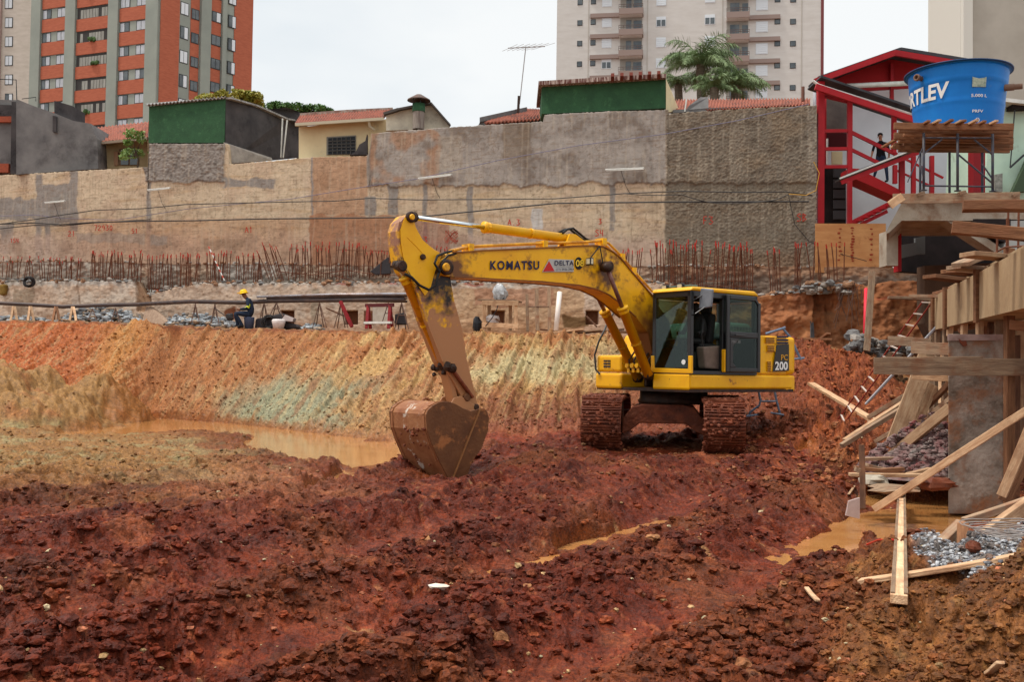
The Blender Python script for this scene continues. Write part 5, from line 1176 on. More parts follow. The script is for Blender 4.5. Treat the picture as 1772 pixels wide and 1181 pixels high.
M_MUDDY = mat('mud_caked_steel', lin(122, 62, 38), rough=.6, col2=lin(70, 34, 22), scale=5, detail=9, bump=1, bscale=14, col3=lin(140, 80, 56), s3=2.5, lo3=.5, hi3=.68)
M_BUCK = mat('worn_bucket_steel_shaded', lin(118, 78, 50), rough=.5, col2=lin(88, 56, 38), scale=1.6, detail=9, bump=.35, bscale=20, col3=lin(156, 100, 60), s3=2.6, lo3=.55, hi3=.63, metal=.2)  # darker steel for the bucket sides, shading mixed with real wear
M_BUCK2 = mat('bucket_back_steel_lit', lin(158, 108, 72), rough=.55, col2=lin(128, 76, 48), scale=2.6, detail=9, bump=.5, bscale=18, col3=lin(192, 178, 164), s3=3.2, lo3=.58, hi3=.63)  # lighter steel for the back, lit side put into the colour, worn patches
M_BLK = mat('black_cab_paint', lin(30, 30, 32), rough=.35, spec=.5)
M_RUB = mat('black_rubber', lin(26, 25, 25), rough=.55)
M_GRS = mat('greasy_black', lin(34, 26, 22), rough=.5, col2=lin(70, 44, 30), scale=6, bump=.5)
M_CHR = mat('chrome_rod', lin(214, 220, 222), rough=.12, metal=1.0)
M_ROD = mat('muddy_rod', lin(128, 92, 84), rough=.35, metal=.4, col2=lin(96, 60, 52), scale=5)
M_GRN = mat('grey_green_hood', lin(98, 118, 112), rough=.5, col2=lin(84, 100, 96), scale=3)
M_DEC = mat('navy_decal', lin(34, 34, 66), rough=.5); M_DGR = mat('charcoal_decal', lin(58, 56, 54), rough=.5)
M_WHT = mat('white_decal', lin(226, 226, 222), rough=.5); M_ORL = mat('ochre_decal', lin(206, 150, 40), rough=.5)
GL = glass_mat('cab_glass', (.50, .62, .55), .95); GL2 = glass_mat('door_glass', (.62, .70, .64), .97)
def stain(m, pt, r0, r1, colr, zlim=None, noise=5):
    n, l = m.node_tree.nodes, m.node_tree.links; bs = [q for q in n if q.type == 'BSDF_PRINCIPLED'][0]; src = bs.inputs['Base Color'].links[0].from_socket
    t = n.new('ShaderNodeTexCoord'); nz_ = n.new('ShaderNodeTexNoise'); nz_.inputs['Scale'].default_value = noise; nz_.inputs['Detail'].default_value = 8; l.new(t.outputs['Object'], nz_.inputs['Vector'])
    if zlim is None:
        d = n.new('ShaderNodeVectorMath'); d.operation = 'DISTANCE'; l.new(t.outputs['Object'], d.inputs[0]); d.inputs[1].default_value = pt; src2 = d.outputs['Value']
    else:
        sp_ = n.new('ShaderNodeSeparateXYZ'); l.new(t.outputs['Object'], sp_.inputs[0]); src2 = sp_.outputs['Z']
    ad = n.new('ShaderNodeMath'); ad.operation = 'MULTIPLY_ADD'; l.new(nz_.outputs['Fac'], ad.inputs[0]); ad.inputs[1].default_value = 1.6 if zlim is None else 3.2; l.new(src2, ad.inputs[2])
    mr_ = n.new('ShaderNodeMapRange'); mr_.inputs[1].default_value = r0 + .8 if zlim is None else zlim[0] + 1.6; mr_.inputs[2].default_value = r1 + .8 if zlim is None else zlim[1] + 1.6; mr_.inputs[3].default_value = 1; mr_.inputs[4].default_value = 0
    l.new(ad.outputs[0], mr_.inputs[0]); mm = n.new('ShaderNodeMix'); mm.data_type = 'RGBA'; l.new(mr_.outputs[0], mm.inputs[0]); l.new(src, mm.inputs[6]); mm.inputs[7].default_value = (*colr, 1); l.new(mm.outputs[2], bs.inputs['Base Color'])
pv = side(770, 480, .16)
stain(M_YA, None, 0, 0, lin(170, 118, 78), zlim=(2.35, 2.75), noise=5.5)
stain(M_YA, tuple(pv), .22, .62, lin(38, 27, 22)); stain(M_YA, tuple(side(722, 460, .16)), .06, .34, lin(84, 56, 32), noise=9)
stain(M_YB, tuple(side(1046, 470, .22)), .12, .45, lin(96, 56, 26)); stain(M_YB, tuple(side(790, 472, .22)), .08, .4, lin(110, 68, 34)); stain(M_YB, tuple(side(1135, 600, .22)), .35, 1.3, lin(112, 66, 26), noise=3)
# --- tracks; they point almost at the camera, so they live in a turned frame
TRD = Vector((-.17, -1, 0)).normalized(); TRS = Vector((-TRD.y, TRD.x, 0))      # forward, and sideways (image right is -? )
TRS = Vector((1, -.17, 0)).normalized()
def loc_(p): d = Vector(p) - EXC; return Vector((d.dot(FWD), d.dot(LFT), p[2]))
TC0 = Vector((3.22, 20.75, -.04))
def tk(s_, a, z): return loc_(TC0 + TRS * s_ + TRD * a + Vector((0, 0, z)))
def track(sc_, hw):
    L, r, n = 1.55, .46, 52; per = 4 * L + 2 * math.pi * r
    def pt(u):
        u = u % per
        if u < 2 * L: return (-L + u, .06, 0.0)                       # bottom going forward
        u -= 2 * L
        if u < math.pi * r: a = u / r; return (L + r * math.sin(a), .06 + r - r * math.cos(a), a)
        u -= math.pi * r
        if u < 2 * L: return (L - u, .06 + 2 * r, math.pi)
        u -= 2 * L; a = u / r; return (-L - r * math.sin(a), .06 + r + r * math.cos(a), math.pi + a)
    tr_ = thing('track', None, None); tr_.parent = ex; ORG[tr_.name] = ZERO; rr = random.Random(sc_)
    b = MB()
    for i in range(n):
        a0, z0, g0 = pt(per * i / n); a1, z1, g1 = pt(per * (i + .93) / n)
        nx0, nz0 = math.sin(g0), -math.cos(g0); nx1, nz1 = math.sin(g1), -math.cos(g1); t = .035 + rr.uniform(0, .012)
        P = [tk(sc_ - hw, a0, z0), tk(sc_ + hw, a0, z0), tk(sc_ + hw, a1, z1), tk(sc_ - hw, a1, z1)]
        Q = [tk(sc_ - hw, a0 + nx0 * t, z0 + nz0 * t), tk(sc_ + hw, a0 + nx0 * t, z0 + nz0 * t), tk(sc_ + hw, a1 + nx1 * t, z1 + nz1 * t), tk(sc_ - hw, a1 + nx1 * t, z1 + nz1 * t)]
        b.box8(P + Q)
        for f0 in (.12, .42, .72):
            am, zm, gm = pt(per * (i + f0) / n); nx, nz = math.sin(gm), -math.cos(gm); am2, zm2, gm2 = pt(per * (i + f0 + .1) / n); k = .03 + t + rr.uniform(-.008, .008); h = hw - rr.uniform(0, .03)
            b.box8([tk(sc_ - h, am, zm), tk(sc_ + h, am, zm), tk(sc_ + h, am2, zm2), tk(sc_ - h, am2, zm2)] + [tk(sc_ - h, am + nx * k, zm + nz * k), tk(sc_ + h, am + nx * k, zm + nz * k), tk(sc_ + h, am2 + nx * k, zm2 + nz * k), tk(sc_ - h, am2 + nx * k, zm2 + nz * k)])
    b.build('shoes', M_MUDDY, tr_)
    b = MB()
    P = [tk(sc_ - hw * .5, -L, .2), tk(sc_ - hw * .5, L, .2), tk(sc_ - hw * .5, L, .82), tk(sc_ - hw * .5, -L, .82)]; b.prism(P, tk(sc_ + hw * .5, 0, 0) - tk(sc_ - hw * .5, 0, 0)); b.build('track_frame', M_MUDDY, tr_)
    for e in (-L, L):
        b = MB(); ax = (tk(1, 0, 0) - tk(0, 0, 0)); b.lathe([(.02, -hw * .6), (r - .07, -hw * .6), (r - .03, -hw * .3), (r - .03, hw * .3), (r - .07, hw * .6), (.02, hw * .6)], tk(sc_, e, .06 + r), 20, ax); b.build('sprocket', M_GRS, tr_, smooth='all')
    b = MB()       # mud stuck on the shoes
    for i in range(420):
        a0, z0, g0 = pt(rr.uniform(2 * L - .3, 2 * L + math.pi * r + 2.4)); b.blob(tk(sc_ + rr.uniform(-hw, hw), a0 + math.sin(g0) * .05, z0 - math.cos(g0) * .05), rr.uniform(.012, .055), seed=i, nu=6, nv=4, jit=.35)
    b.build('caked_mud', M_MUDDY, tr_, kind='stuff')
for s_ in (-1.17, 1.17): track(s_, .39)
# X frame arch between the tracks
b = MB(); P = [(-.82, .30), (-.80, .62), (-.62, .84), (-.42, .90), (.42, .90), (.62, .84), (.80, .62), (.82, .30), (.66, .36), (.46, .52), (-.46, .52), (-.66, .36)]
b.prism([tk(x, 1.0, z) for x, z in P[:6] + P[6:]], tk(0, -1.0, 0) - tk(0, 1.0, 0)); b.build('carbody', M_MUDDY, ex, bevel=.02)
b = MB(); b.lathe([(.0, .86), (.72, .86), (.74, .92), (.70, .98), (.70, 1.12), (0, 1.12)], loc_(EXC), 28); b.build('slew_ring', M_GRS, ex, smooth='all')
# --- upper structure
YM = 1.38
b = MB(); b.prism([(1.06, -.42, 1.13), (1.06, YM, 1.13), (-2.2, YM, 1.13), (-2.55, 1.0, 1.13), (-2.62, 0, 1.13), (-2.55, -1.0, 1.13), (-2.2, -YM, 1.13), (.9, -YM, 1.13), (.9, -.55, 1.13), (.3, -.4, 1.13)], (0, 0, .06)); b.build('deck_plate', M_GRS, ex)
b = MB(); b.prism([(1.02, .40, 1.13), (1.08, .44, 1.2), (1.08, .44, 1.47), (1.02, .40, 1.50)], (0, YM - .42, 0)); b.build('front_skirt', M_Y, ex, bevel=.02)
b = MB(); b.prism([(1.06, YM - .08, 1.14), (1.06, YM + .02, 1.22), (1.06, YM + .02, 1.46), (1.06, YM - .08, 1.5)], (-3.2, 0, 0)); b.build('side_skirt', M_Y, ex, bevel=.02)
# right front body
b = MB(); b.box(-.2, .93, -YM, -.62, 1.5, 1.86); b.build('tool_box', M_Y, ex, bevel=.06, seg=3)
b = MB(); b.box(-.2, .95, -YM - .02, -.60, 1.15, 1.485); b.build('front_skirt', M_Y, ex, bevel=.06, seg=3)
b = MB()
for k in range(3):
    for j in range(2): b.box(.925, .945, -1.14 + j * .11, -1.05 + j * .11, 1.60 + k * .06, 1.635 + k * .06)
b.build('louvres', M_BLK, ex)
b = MB(); b.prism([(.28, -YM + .02, 1.86), (.12, -YM + .02, 2.32), (-.85, -YM + .02, 2.34), (-.85, -YM + .02, 1.5), (.28, -YM + .02, 1.5)], (0, .72, 0)); b.build('fuel_tank', M_Y, ex, bevel=.07, seg=3)
# engine hood and counterweight
b = MB(); b.box(-2.0, -.95, -.9, YM - .02, 1.5, 2.3); b.build('side_panel', M_Y, ex, bevel=.03)
b = MB(); b.box(-2.0, -.7, -YM + .02, -.5, 1.5, 2.3); b.build('side_panel', M_Y, ex, bevel=.03)
b = MB(); b.box(-.95, .3, -.35, .38, 1.15, 1.8); b.build('swing_housing', M_GRS, ex)
b = MB(); b.prism([(-.62, .5, 2.2), (-.66, .5, 2.42), (-.85, .5, 2.6), (-1.85, .5, 2.6), (-2.05, .5, 2.45), (-2.1, .5, 2.3)], (0, -1.45, 0)); b.build('engine_hood', M_GRN, ex, bevel=.08, seg=3)
hd = MB()
for k in range(2):
    for j in range(9): hd.box(-1.88 + j * .1, -1.83 + j * .1, .505, .515, 2.44 - k * .1, 2.51 - k * .1)
    for j in range(5): hd.box(-2.0, -1.99, .3 - j * .12, .36 - j * .12, 2.36 - k * .1, 2.42 - k * .1)
for j in range(8): hd.box(-1.75 + j * .11, -1.70 + j * .11, -.3, .35, 2.602, 2.61)
hd.build('hood_grille', M_BLK, ex)
cw = [(-1.92, YM + .01), (-2.28, YM - .02), (-2.5, 1.15), (-2.62, .6), (-2.66, 0), (-2.62, -.6), (-2.5, -1.15), (-2.28, -YM + .02), (-1.92, -YM)]
b = MB(); b.prism([(x, y, 1.5) for x, y in cw], (0, 0, .80)); b.build('counterweight', M_Y, ex, bevel=.09, seg=3)
b = MB(); b.prism([(x, y, 1.14) for x, y in cw], (0, 0, .345)); b.build('counterweight_base', M_Y, ex, bevel=.05, seg=2)
# side louvres, stripes, model panel
def sidebox(b, x0, y0, x1, y1, l, d=.01):
    A_ = [side(x0, y0, l), side(x1, y0, l), side(x1, y1, l), side(x0, y1, l)]; return b.prism(A_, (0, d, 0))
for (x0, y0, x1, y1, n) in ((1324, 584, 1341, 594, 4), (1327, 598, 1341, 609, 4), (1327, 626, 1335, 643, 6)):
    b = MB(); sidebox(b, x0, y0, x1, y1, YM - .015, .02); v_ = b.build('vent', M_Y, ex)
    b = MB()
    for k in range(n): y = y0 + (y1 - y0) * (k + .25) / n; sidebox(b, x0 + 1, y, x1 - 1, y + (y1 - y0) / n * .5, YM + .008, .006)
    b.build('louvres', mat('vent_brown', lin(112, 66, 38), rough=.7), v_)
for k in range(3):
    b = MB(); sidebox(b, 1344, 582 + k * 5.2, 1364, 585 + k * 5.2, YM + .012, .006); b.build('stripe', M_DEC, ex)
b = MB(); b.prism([side(1344, 597, YM + .012), side(1365, 596, YM + .012), side(1365, 642, YM + .012), side(1337, 643.5, YM + .012)], (0, .006, 0)); b.build('model_panel', M_DGR, ex)
def stext(s, m, x0, y0, x1, y1, l, **k):
    a_, c_, u_ = side(x0, y1, l), side(x1, y1, l), side(x0, y0, l)
    return text(s, 'lettering', m, a_, (c_ - a_).normalized(), (0, 0, 1), (c_ - a_).length, u_.z - a_.z, parent=ex, **k)
stext('200', M_WHT, 1341, 626, 1363, 641, YM + .022, bold=.03); stext('PC', M_ORL, 1351.5, 614, 1363, 624, YM + .022, bold=.01)
# --- cab
l0, l1, f0, f1, z0, z1 = .40, 1.40, -.95, 1.06, 1.5, 3.10
cab = thing('cab', None, None); cab.parent = ex; ORG[cab.name] = ZERO
def cbar(b, p, q, w=.07, h=.07): b.bar(p, q, w, h)
b = MB(); b.box(f0, f1, l0, l1, 1.48, 1.55); b.build('floor', M_BLK, cab)
b = MB()
for (x, y) in ((f1 - .04, l0 + .04), (f1 - .04, l1 - .04), (f0 + .04, l0 + .04), (f0 + .04, l1 - .04)): b.box(x - .045, x + .045, y - .045, y + .045, 1.55, z1 - .02)
b.box(.02, .12, l1 - .09, l1 + .0, 1.55, z1 - .02)
for y in (l0 + .04, l1 - .04): b.box(f0, f1, y - .045, y + .045, z1 - .12, z1 - .0)
for x in (f0 + .04, f1 - .04): b.box(x - .045, x + .045, l0, l1, z1 - .12, z1)
b.box(f1 - .08, f1 - .01, l0 + .05, l1 - .05, 2.14, 2.165)      # bar across the windscreen
b.box(f0 + .02, f0 + .08, l0, l1, 1.55, 2.3)
b.build('frame', M_BLK, cab, bevel=.02)
b = MB(); b.box(f0 + .1, f1 - .1, l0 + .02, l0 + .06, 1.55, 1.95); b.build('inner_side', M_BLK, cab)
b = MB(); b.prism([(f1 + .04, l0 - .02, z1 - .01), (f1 - .02, l0 - .02, z1 + .07), (f0 + .1, l0 - .02, z1 + .09), (f0 - .04, l0 - .02, z1 - .01)], (0, l1 - l0 + .05, 0)); b.build('roof', M_Y, cab, bevel=.035, seg=3)
b = MB(); b.box(.75, f1 - .1, l0 + .1, l1 - .1, z1 + .085, z1 + .12); b.build('roof_hatch', M_GRN, cab, bevel=.01)
b = MB(); b.prism([(f1 + .0, l0 + .07, 1.60), (f1 + .0, l1 - .07, 1.60), (f1 + .0, l1 - .07, z1 - .12), (f1 + .0, l0 + .07, z1 - .12)], (-.012, 0, 0)); b.build('windscreen', GL, cab)
# yellow corner pieces below the screen
b = MB(); b.prism([front(1126, 645, f1 + .02), front(1196.5, 647, f1 + .02), front(1196.5, 616, f1 + .02), front(1190.5, 616, f1 + .02), front(1190.5, 639, f1 + .02), front(1132, 637, f1 + .02), front(1131.5, 616, f1 + .02), front(1126, 616, f1 + .02)], (-.05, 0, 0)); b.build('front_trim', M_Y, cab, bevel=.01)
b = MB(); q = front(1183, 627, f1 + .012); b.lathe([(.0, 0), (.05, 0), (.05, .006), (0, .006)], q, 16, (1, 0, 0)); b.build('round_sticker', M_WHT, cab)
b = MB(); b.prism([(f0 + .02, l0 + .1, 2.35), (f0 + .02, l1 - .1, 2.35), (f0 + .02, l1 - .1, z1 - .14), (f0 + .02, l0 + .1, z1 - .14)], (.012, 0, 0)); b.build('rear_window', GL2, cab)
b = MB(); b.prism([(f0 + .1, l0 + .02, 1.98), (f1 - .1, l0 + .02, 1.98), (f1 - .1, l0 + .02, z1 - .14), (f0 + .1, l0 + .02, z1 - .14)], (0, .01, 0)); b.build('side_window', GL2, cab)
# opened door folded back along the cab side
dr = thing('door', None, None); dr.parent = cab; ORG[dr.name] = ZERO
D0, D1, DL = -.96, .10, 1.44
b = MB()
def doorframe(b, x0, x1, zz0, zz1, t=.075):
    b.box(x0, x0 + t, DL, DL + .05, zz0, zz1); b.box(x1 - t, x1, DL, DL + .05, zz0, zz1); b.box(x0 + t, x1 - t, DL, DL + .05, zz0, zz0 + t); b.box(x0 + t, x1 - t, DL, DL + .05, zz1 - t, zz1)
b.box(D0, D0 + .09, DL, DL + .05, 1.53, 2.95); b.prism([(D0, DL, 2.9), (D0 + .09, DL, 2.9), (D0 + .2, DL, 3.0), (D0 + .18, DL, 3.07)], (0, .05, 0)); b.box(D1 - .1, D1, DL, DL + .05, 1.53, 3.07)
b.box(D0 + .16, D1 - .1, DL, DL + .05, 2.98, 3.07); b.box(D0 + .09, D1 - .1, DL, DL + .05, 2.22, 2.34); b.box(D0 + .09, D1 - .1, DL, DL + .05, 1.53, 1.62)
b.prism([(D1 - .1, DL, 1.62), (D1 - .1, DL, 2.22), (D1 - .42, DL, 2.22), (D1 - .2, DL, 2.05), (D1 - .2, DL, 1.72), (D1 - .32, DL, 1.62)], (0, .05, 0))
b.build('frame', M_BLK, dr, bevel=.015); 
b = MB(); b.box(D0 + .09, D1 - .1, DL + .02, DL + .03, 2.34, 2.98); b.box(D0 + .09, D1 - .2, DL + .02, DL + .03, 1.62, 2.22); b.build('door_glass', GL2, dr)
b = MB(); b.tube([(D0 + .55, DL + .1, 2.27), (D1 - .2, DL + .1, 2.27)], .014, 6); b.build('handle', M_BLK, dr)
stext('MA130', mat('grey_decal', lin(128, 128, 126), rough=.6), 1266, 589, 1281, 594.5, DL + .055)
b = MB(); b.box(.07, .13, l1 - .02, l1 + .06, 1.53, 1.98); b.build('grab_handle', M_Y, cab, bevel=.01)
# yellow body seen through the door glass
# seat, console, levers
st = thing('seat', None, None); st.parent = cab; ORG[st.name] = ZERO
b = MB(); b.box(-.05, .45, .62, 1.12, 1.95, 2.10); b.build('cushion', M_RUB, st, bevel=.05)
b = MB(); b.prism([(-.02, .60, 2.05), (.16, .60, 2.1), (.08, .62, 2.72), (-.10, .62, 2.70)], (0, .46, 0)); b.build('backrest', M_RUB, st, bevel=.06)
b = MB(); b.box(-.06, .07, .74, 1.0, 2.70, 2.93); b.build('headrest', M_RUB, st, bevel=.05)
b = MB(); b.prism([(.05, 1.08, 1.58), (.48, 1.08, 1.6), (.55, 1.08, 2.02), (.0, 1.08, 2.06)], (0, .2, 0)); b.build('console', mat('beige_console', lin(120, 104, 92), rough=.7, col2=lin(92, 78, 70), scale=4), cab, bevel=.03)
b = MB(); b.prism([(.05, .5, 1.58), (.55, .5, 1.6), (.6, .5, 2.05), (.0, .5, 2.06)], (0, .16, 0)); b.build('console', M_BLK, cab, bevel=.03)
for l_ in (.58, 1.18):
    b = MB(); b.tube([(.45, l_, 2.0), (.5, l_, 2.28), (.47, l_, 2.34)], [.015, .015, .03], 7); b.build('joystick', M_BLK, cab)
for l_ in (.78, 1.0):
    b = MB(); b.tube([(.75, l_, 1.56), (.86, l_, 1.9), (.82, l_, 2.15)], .014, 6); b.box(.72, .9, l_ - .06, l_ + .06, 1.58, 1.61); b.build('pedal_lever', M_GRS, cab)
b = MB(); b.box(.80, .92, .5, .62, 2.0, 2.28); b.build('monitor', M_BLK, cab, bevel=.01)
op = thing('operator', None, None); op.parent = cab; ORG[op.name] = ZERO
b = MB(); b.blob((.26, .86, 2.38), (.15, .22, .34), seed=3, jit=.03, nu=14, nv=10); b.tube([(.30, .70, 2.55), (.42, .64, 2.32), (.58, .62, 2.30)], [.06, .05, .035], 8); b.tube([(.30, 1.04, 2.55), (.42, 1.12, 2.32), (.56, 1.14, 2.28)], [.06, .05, .035], 8); b.tube([(.25, .78, 2.12), (.62, .76, 2.14), (.70, .76, 1.75)], [.09, .075, .05], 8); b.tube([(.25, .96, 2.12), (.62, .98, 2.14), (.70, .98, 1.75)], [.09, .075, .05], 8)
b.build('clothes', M_RUB, op, smooth=True)
b = MB(); b.blob((.30, .86, 2.80), (.10, .085, .125), seed=4, jit=.02, nu=14, nv=10); b.build('head', M_RUB, op, smooth=True)  # head and clothes flat black, silhouette shade put into the colour
# mirror, lamps
b = MB(); mc = side(1220, 517, 1.62); b.prism([mc + Vector((.0, -.17, -.20)), mc + Vector((0, .15, -.17)), mc + Vector((0, .19, .17)), mc + Vector((0, -.12, .21))], (-.05, 0, 0)); b.build('mirror', mat('mirror_grey', lin(120, 124, 130), rough=.3, col2=lin(90, 94, 100), scale=4), ex, bevel=.03, seg=3)
b = MB(); b.tube([(1.0, 1.40, 2.62), (1.04, 1.5, 2.64), mc + Vector((-.03, 0, -.15))], .014, 6); b.tube([(1.0, 1.40, 2.9), mc + Vector((-.04, -.02, .1))], .012, 6); b.build('mirror_arm', M_BLK, ex)
def lamp(px, py, f, l=None, z=None, parent=None):
    q = front(px, py, f); b = MB(); b.box(q.x - .07, q.x, q.y - .075, q.y + .075, q.z - .05, q.z + .055); L_ = b.build('work_lamp', M_BLK, parent or ex, bevel=.01)
    b = MB(); b.box(q.x, q.x + .008, q.y - .055, q.y + .055, q.z - .035, q.z + .035); b.build('lens', mat('lamp_lens', lin(200, 190, 160), rough=.1, spec=.8), L_)
    b = MB(); b.bar((q.x - .04, q.y, q.z - .04), (q.x - .05, q.y, q.z - .12), .03, .05); b.build('bracket', M_BLK, L_)
lamp(1149, 498, f1 - .05); lamp(1176, 495.5, f1 - .05)
# handrail, grab rails
b = MB(); b.tube([front(1038, 648, .98), front(1031, 640, 1.0), front(1029, 615, 1.0), front(1036, 592, .95), front(1046, 572, .8), front(1052, 556, .6), front(1062, 542, .4)], .022, 7); b.build('handrail', M_BLK, ex, smooth=True)
b = MB(); P = [(-1.95, .9, 2.3), (-1.95, .9, 2.55), (-2.35, .9, 2.58)]; 
# hydraulics in front of the boom foot
hy = MB(); rr = random.Random(9)
for i in range(5):
    y = -.32 + i * .14; hy.tube([(.95, y, 1.55), (1.0, y, 1.75), (.85, y, 1.92), (.5, y, 1.9)], .022, 6)
hy.build('hydraulic_hoses', M_GRS, ex, smooth=True)
hy = MB()
for i in range(5): y = -.36 + i * .14; hy = MB(); hy.box(.9, .98, y - .035, y + .035, 1.5, 1.62); hy.lathe([(.0, 0), (.05, 0), (.05, .06), (0, .06)], (.97, y, 1.64), 10, (1, 0, 0)); hy.build('hose_fitting', M_Y, ex)
b = MB(); b.box(-.15, .55, -.34, -.26, 1.2, 2.05); b.box(-.15, .55, .26, .34, 1.2, 2.05); b.build('boom_bracket', M_GRS, ex, bevel=.03)
# --- boom
BO = [(770, 446), (783, 437), (805, 436.5), (830, 434), (900, 431), (980, 427), (1030, 425), (1046, 428), (1060, 436), (1073, 446), (1093, 471), (1130, 514), (1158, 556), (1166, 596), (1158, 622), (1144, 628), (1130, 616), (1121, 577), (1100, 549), (1073, 525), (1054, 511), (1032, 500.5), (1000, 493.5), (937, 487.5), (880, 484.5), (820, 481), (785, 480.5), (765, 477), (758, 462), (762, 450)]
HB_ = .22
boom = thing('boom', None, None); boom.parent = ex; ORG[boom.name] = ZERO
P = [side(x, y, HB_) for x, y in BO]
b = MB(); b.prism([(p.x, -HB_ + .0, p.z) for p in P], (0, 2 * HB_, 0)); b.build('box_section', M_YB, boom, bevel=.012)
b = MB()       # lower flange edge lines
L_ = [(p.x, p.z) for p in P]
for (i0, i1) in ((18, 26),):
    for i in range(i0, i1):
        for y in (-HB_ - .012, HB_ + .012): b.bar((L_[i][0], y, L_[i][1]), (L_[i + 1][0], y, L_[i + 1][1]), .03, .022)
for i in range(1, 11):
    for y in (-HB_ - .012, HB_ + .012): b.bar((L_[i][0], y, L_[i][1]), (L_[i + 1][0], y, L_[i + 1][1]), .03, .022)
b.build('flange', mat('brown_flange', lin(150, 96, 36), rough=.6, col2=lin(110, 62, 34), scale=3), boom)
b = MB(); pp = [side(x, y, .12) for x, y in [(783, 437), (800, 433), (812, 430), (880, 426.5), (940, 424), (1005, 422), (1042, 419.5), (1052, 424), (1062, 434), (1074, 446), (1094, 470), (1128, 508)]]
for y in (.14, .02): b.tube([(p.x, y, p.z + .03) for p in pp], .026, 7)
b.build('hydraulic_pipe', mat('pipe_yellow', lin(226, 168, 50), rough=.4, col2=lin(160, 100, 44), scale=4), boom, smooth=True)
for i in (2, 4, 6, 9, 10): p = pp[i]; b = MB(); b.box(p.x - .05, p.x + .05, -.04, .2, p.z - .07, p.z + .075); b.build('pipe_clamp', M_YB, boom)
def disk(px, py, l, r, m, nm, par, d=.06, n=20, m2=None):
    c = side(px, py, l); b = MB(); b.lathe([(0, 0), (r, 0), (r, d), (r * .8, d + .015), (0, d + .015)], c, n, (0, 1, 0)); return b.build(nm, m, par)
disk(771, 463, HB_ + .03, .135, M_GRS, 'pivot_pin', boom, .05); disk(771, 463, HB_ + .08, .075, M_YB, 'pin_cap', boom, .03)
disk(1044, 461.5, HB_ + .02, .09, M_GRS, 'pivot_pin', boom, .2)
# lettering on the boom
def btext(s, m, x0, y0, x1, y1, **k):
    a_, c_, u_ = side(x0, y1, HB_), side(x1, y1 - .4, HB_), side(x0, y0, HB_)
    return text(s, 'lettering', m, a_ + Vector((0, .016, 0)), (c_ - a_).normalized(), (0, 0, 1), (c_ - a_).length, u_.z - a_.z, parent=boom, **k)
btext('KOMATSU', M_DEC, 847, 451.5, 932, 467.5, bold=.03, space=1.22)
b = MB(); b.prism([side(938, 471, HB_ + .013), side(946, 456, HB_ + .013), side(950, 448.5, HB_ + .013), side(992, 450, HB_ + .013), side(992.5, 470.5, HB_ + .013)], (0, .006, 0)); stk = b.build('sticker', mat('silver_sticker', lin(176, 174, 168), rough=.4), boom)
b = MB(); b.prism([side(939.5, 470, HB_ + .02), side(950, 452, HB_ + .02), side(959.5, 469.5, HB_ + .02)], (0, .004, 0)); b.build('red_triangle', mat('sticker_red', lin(190, 40, 36), rough=.5), stk)
def sticker_text(s, m, x0, y0, x1, y1, **k):
    a_, c_, u_ = side(x0, y1, HB_), side(x1, y1, HB_), side(x0, y0, HB_)
    return text(s, 'lettering', m, a_ + Vector((0, .026, 0)), (c_ - a_).normalized(), (0, 0, 1), (c_ - a_).length, u_.z - a_.z, parent=stk, **k)
sticker_text('DELTA', M_DEC, 958, 451.5, 991, 459.5, bold=.02, space=1.12); sticker_text('(11) 3936-2954', M_DEC, 961, 464.5, 991, 469.5); sticker_text('terraplenagem', mat('grey_decal', lin(128, 128, 126), rough=.6), 960, 460.5, 991, 463)
b = MB(); c_ = side(1001.5, 456, HB_ + .012); b.pts([c_ + Vector((.098 * math.cos(a * math.pi / 16), 0, .118 * math.sin(a * math.pi / 16))) for a in range(32)]); 
b = MB(); b.prism([c_ + Vector((.098 * math.cos(a * math.pi / 16), 0, .118 * math.sin(a * math.pi / 16))) for a in range(32)], (0, .008, 0)); b.build('number_disc', mat('black_decal', lin(24, 22, 24), rough=.4), boom)
btext('08', mat('yellow_number', lin(238, 196, 60), rough=.5), 994.5, 450, 1009, 462, bold=.02, depth=.012)
# boom lamp
q = side(1021, 453, .34); b = MB(); b.box(q.x - .03, q.x + .05, q.y - .07, q.y + .07, q.z - .07, q.z + .07); L2 = b.build('work_lamp', M_BLK, boom, bevel=.01)
b = MB(); b.box(q.x - .03 + .02, q.x + .035, q.y + .071, q.y + .078, q.z - .05, q.z + .05); b.box(q.x + .05, q.x + .056, q.y - .05, q.y + .05, q.z - .05, q.z + .05); b.build('lens', mat('lamp_lens', lin(200, 190, 160), rough=.1, spec=.8), L2)
b = MB(); k_ = side(1038, 426, HB_ + .03); b.tube([q + Vector((0, 0, .06)), k_], .012, 5); b.tube([side(1044, 458, HB_ + .1), k_], .012, 5); b.build('lamp_lead', M_RUB, L2)
# arm cylinder
def cyl(par, p, q, fr_, rr_, rt, mt, nm='hydraulic_cylinder', mr=M_CHR, eye=.09, ax=(0, 1, 0)):
    """rod from p, tube from p+(q-p)*fr_ to q"""
    c = thing(nm, None, None); c.parent = par; ORG[c.name] = ZERO; p, q = Vector(p), Vector(q); m_ = p + (q - p) * fr_
    b = MB(); b.tube([p, m_ + (q - p) * .05], rr_, 14); b.build('rod', mr, c, smooth='all')
    d = (q - p).normalized(); b = MB(); b.tube([m_, m_ + d * .05, m_ + d * .051, q], [rt * 1.22, rt * 1.22, rt, rt], 18); b.build('barrel', mt, c, smooth='all')
    b = MB(); b.tube([m_ + (q - m_) * .52, m_ + (q - m_) * .54], rt * 1.12, 18); b.tube([m_ + d * .05, m_ + d * .12], rt * 1.12, 10); b.build('collar', M_YB, c)
    for e in (p, q): b = MB(); b.lathe([(.0, -.07), (eye, -.07), (eye, .07), (0, .07)], e, 14, ax); b.build('eye', M_GRS, c, smooth='all')
    return c
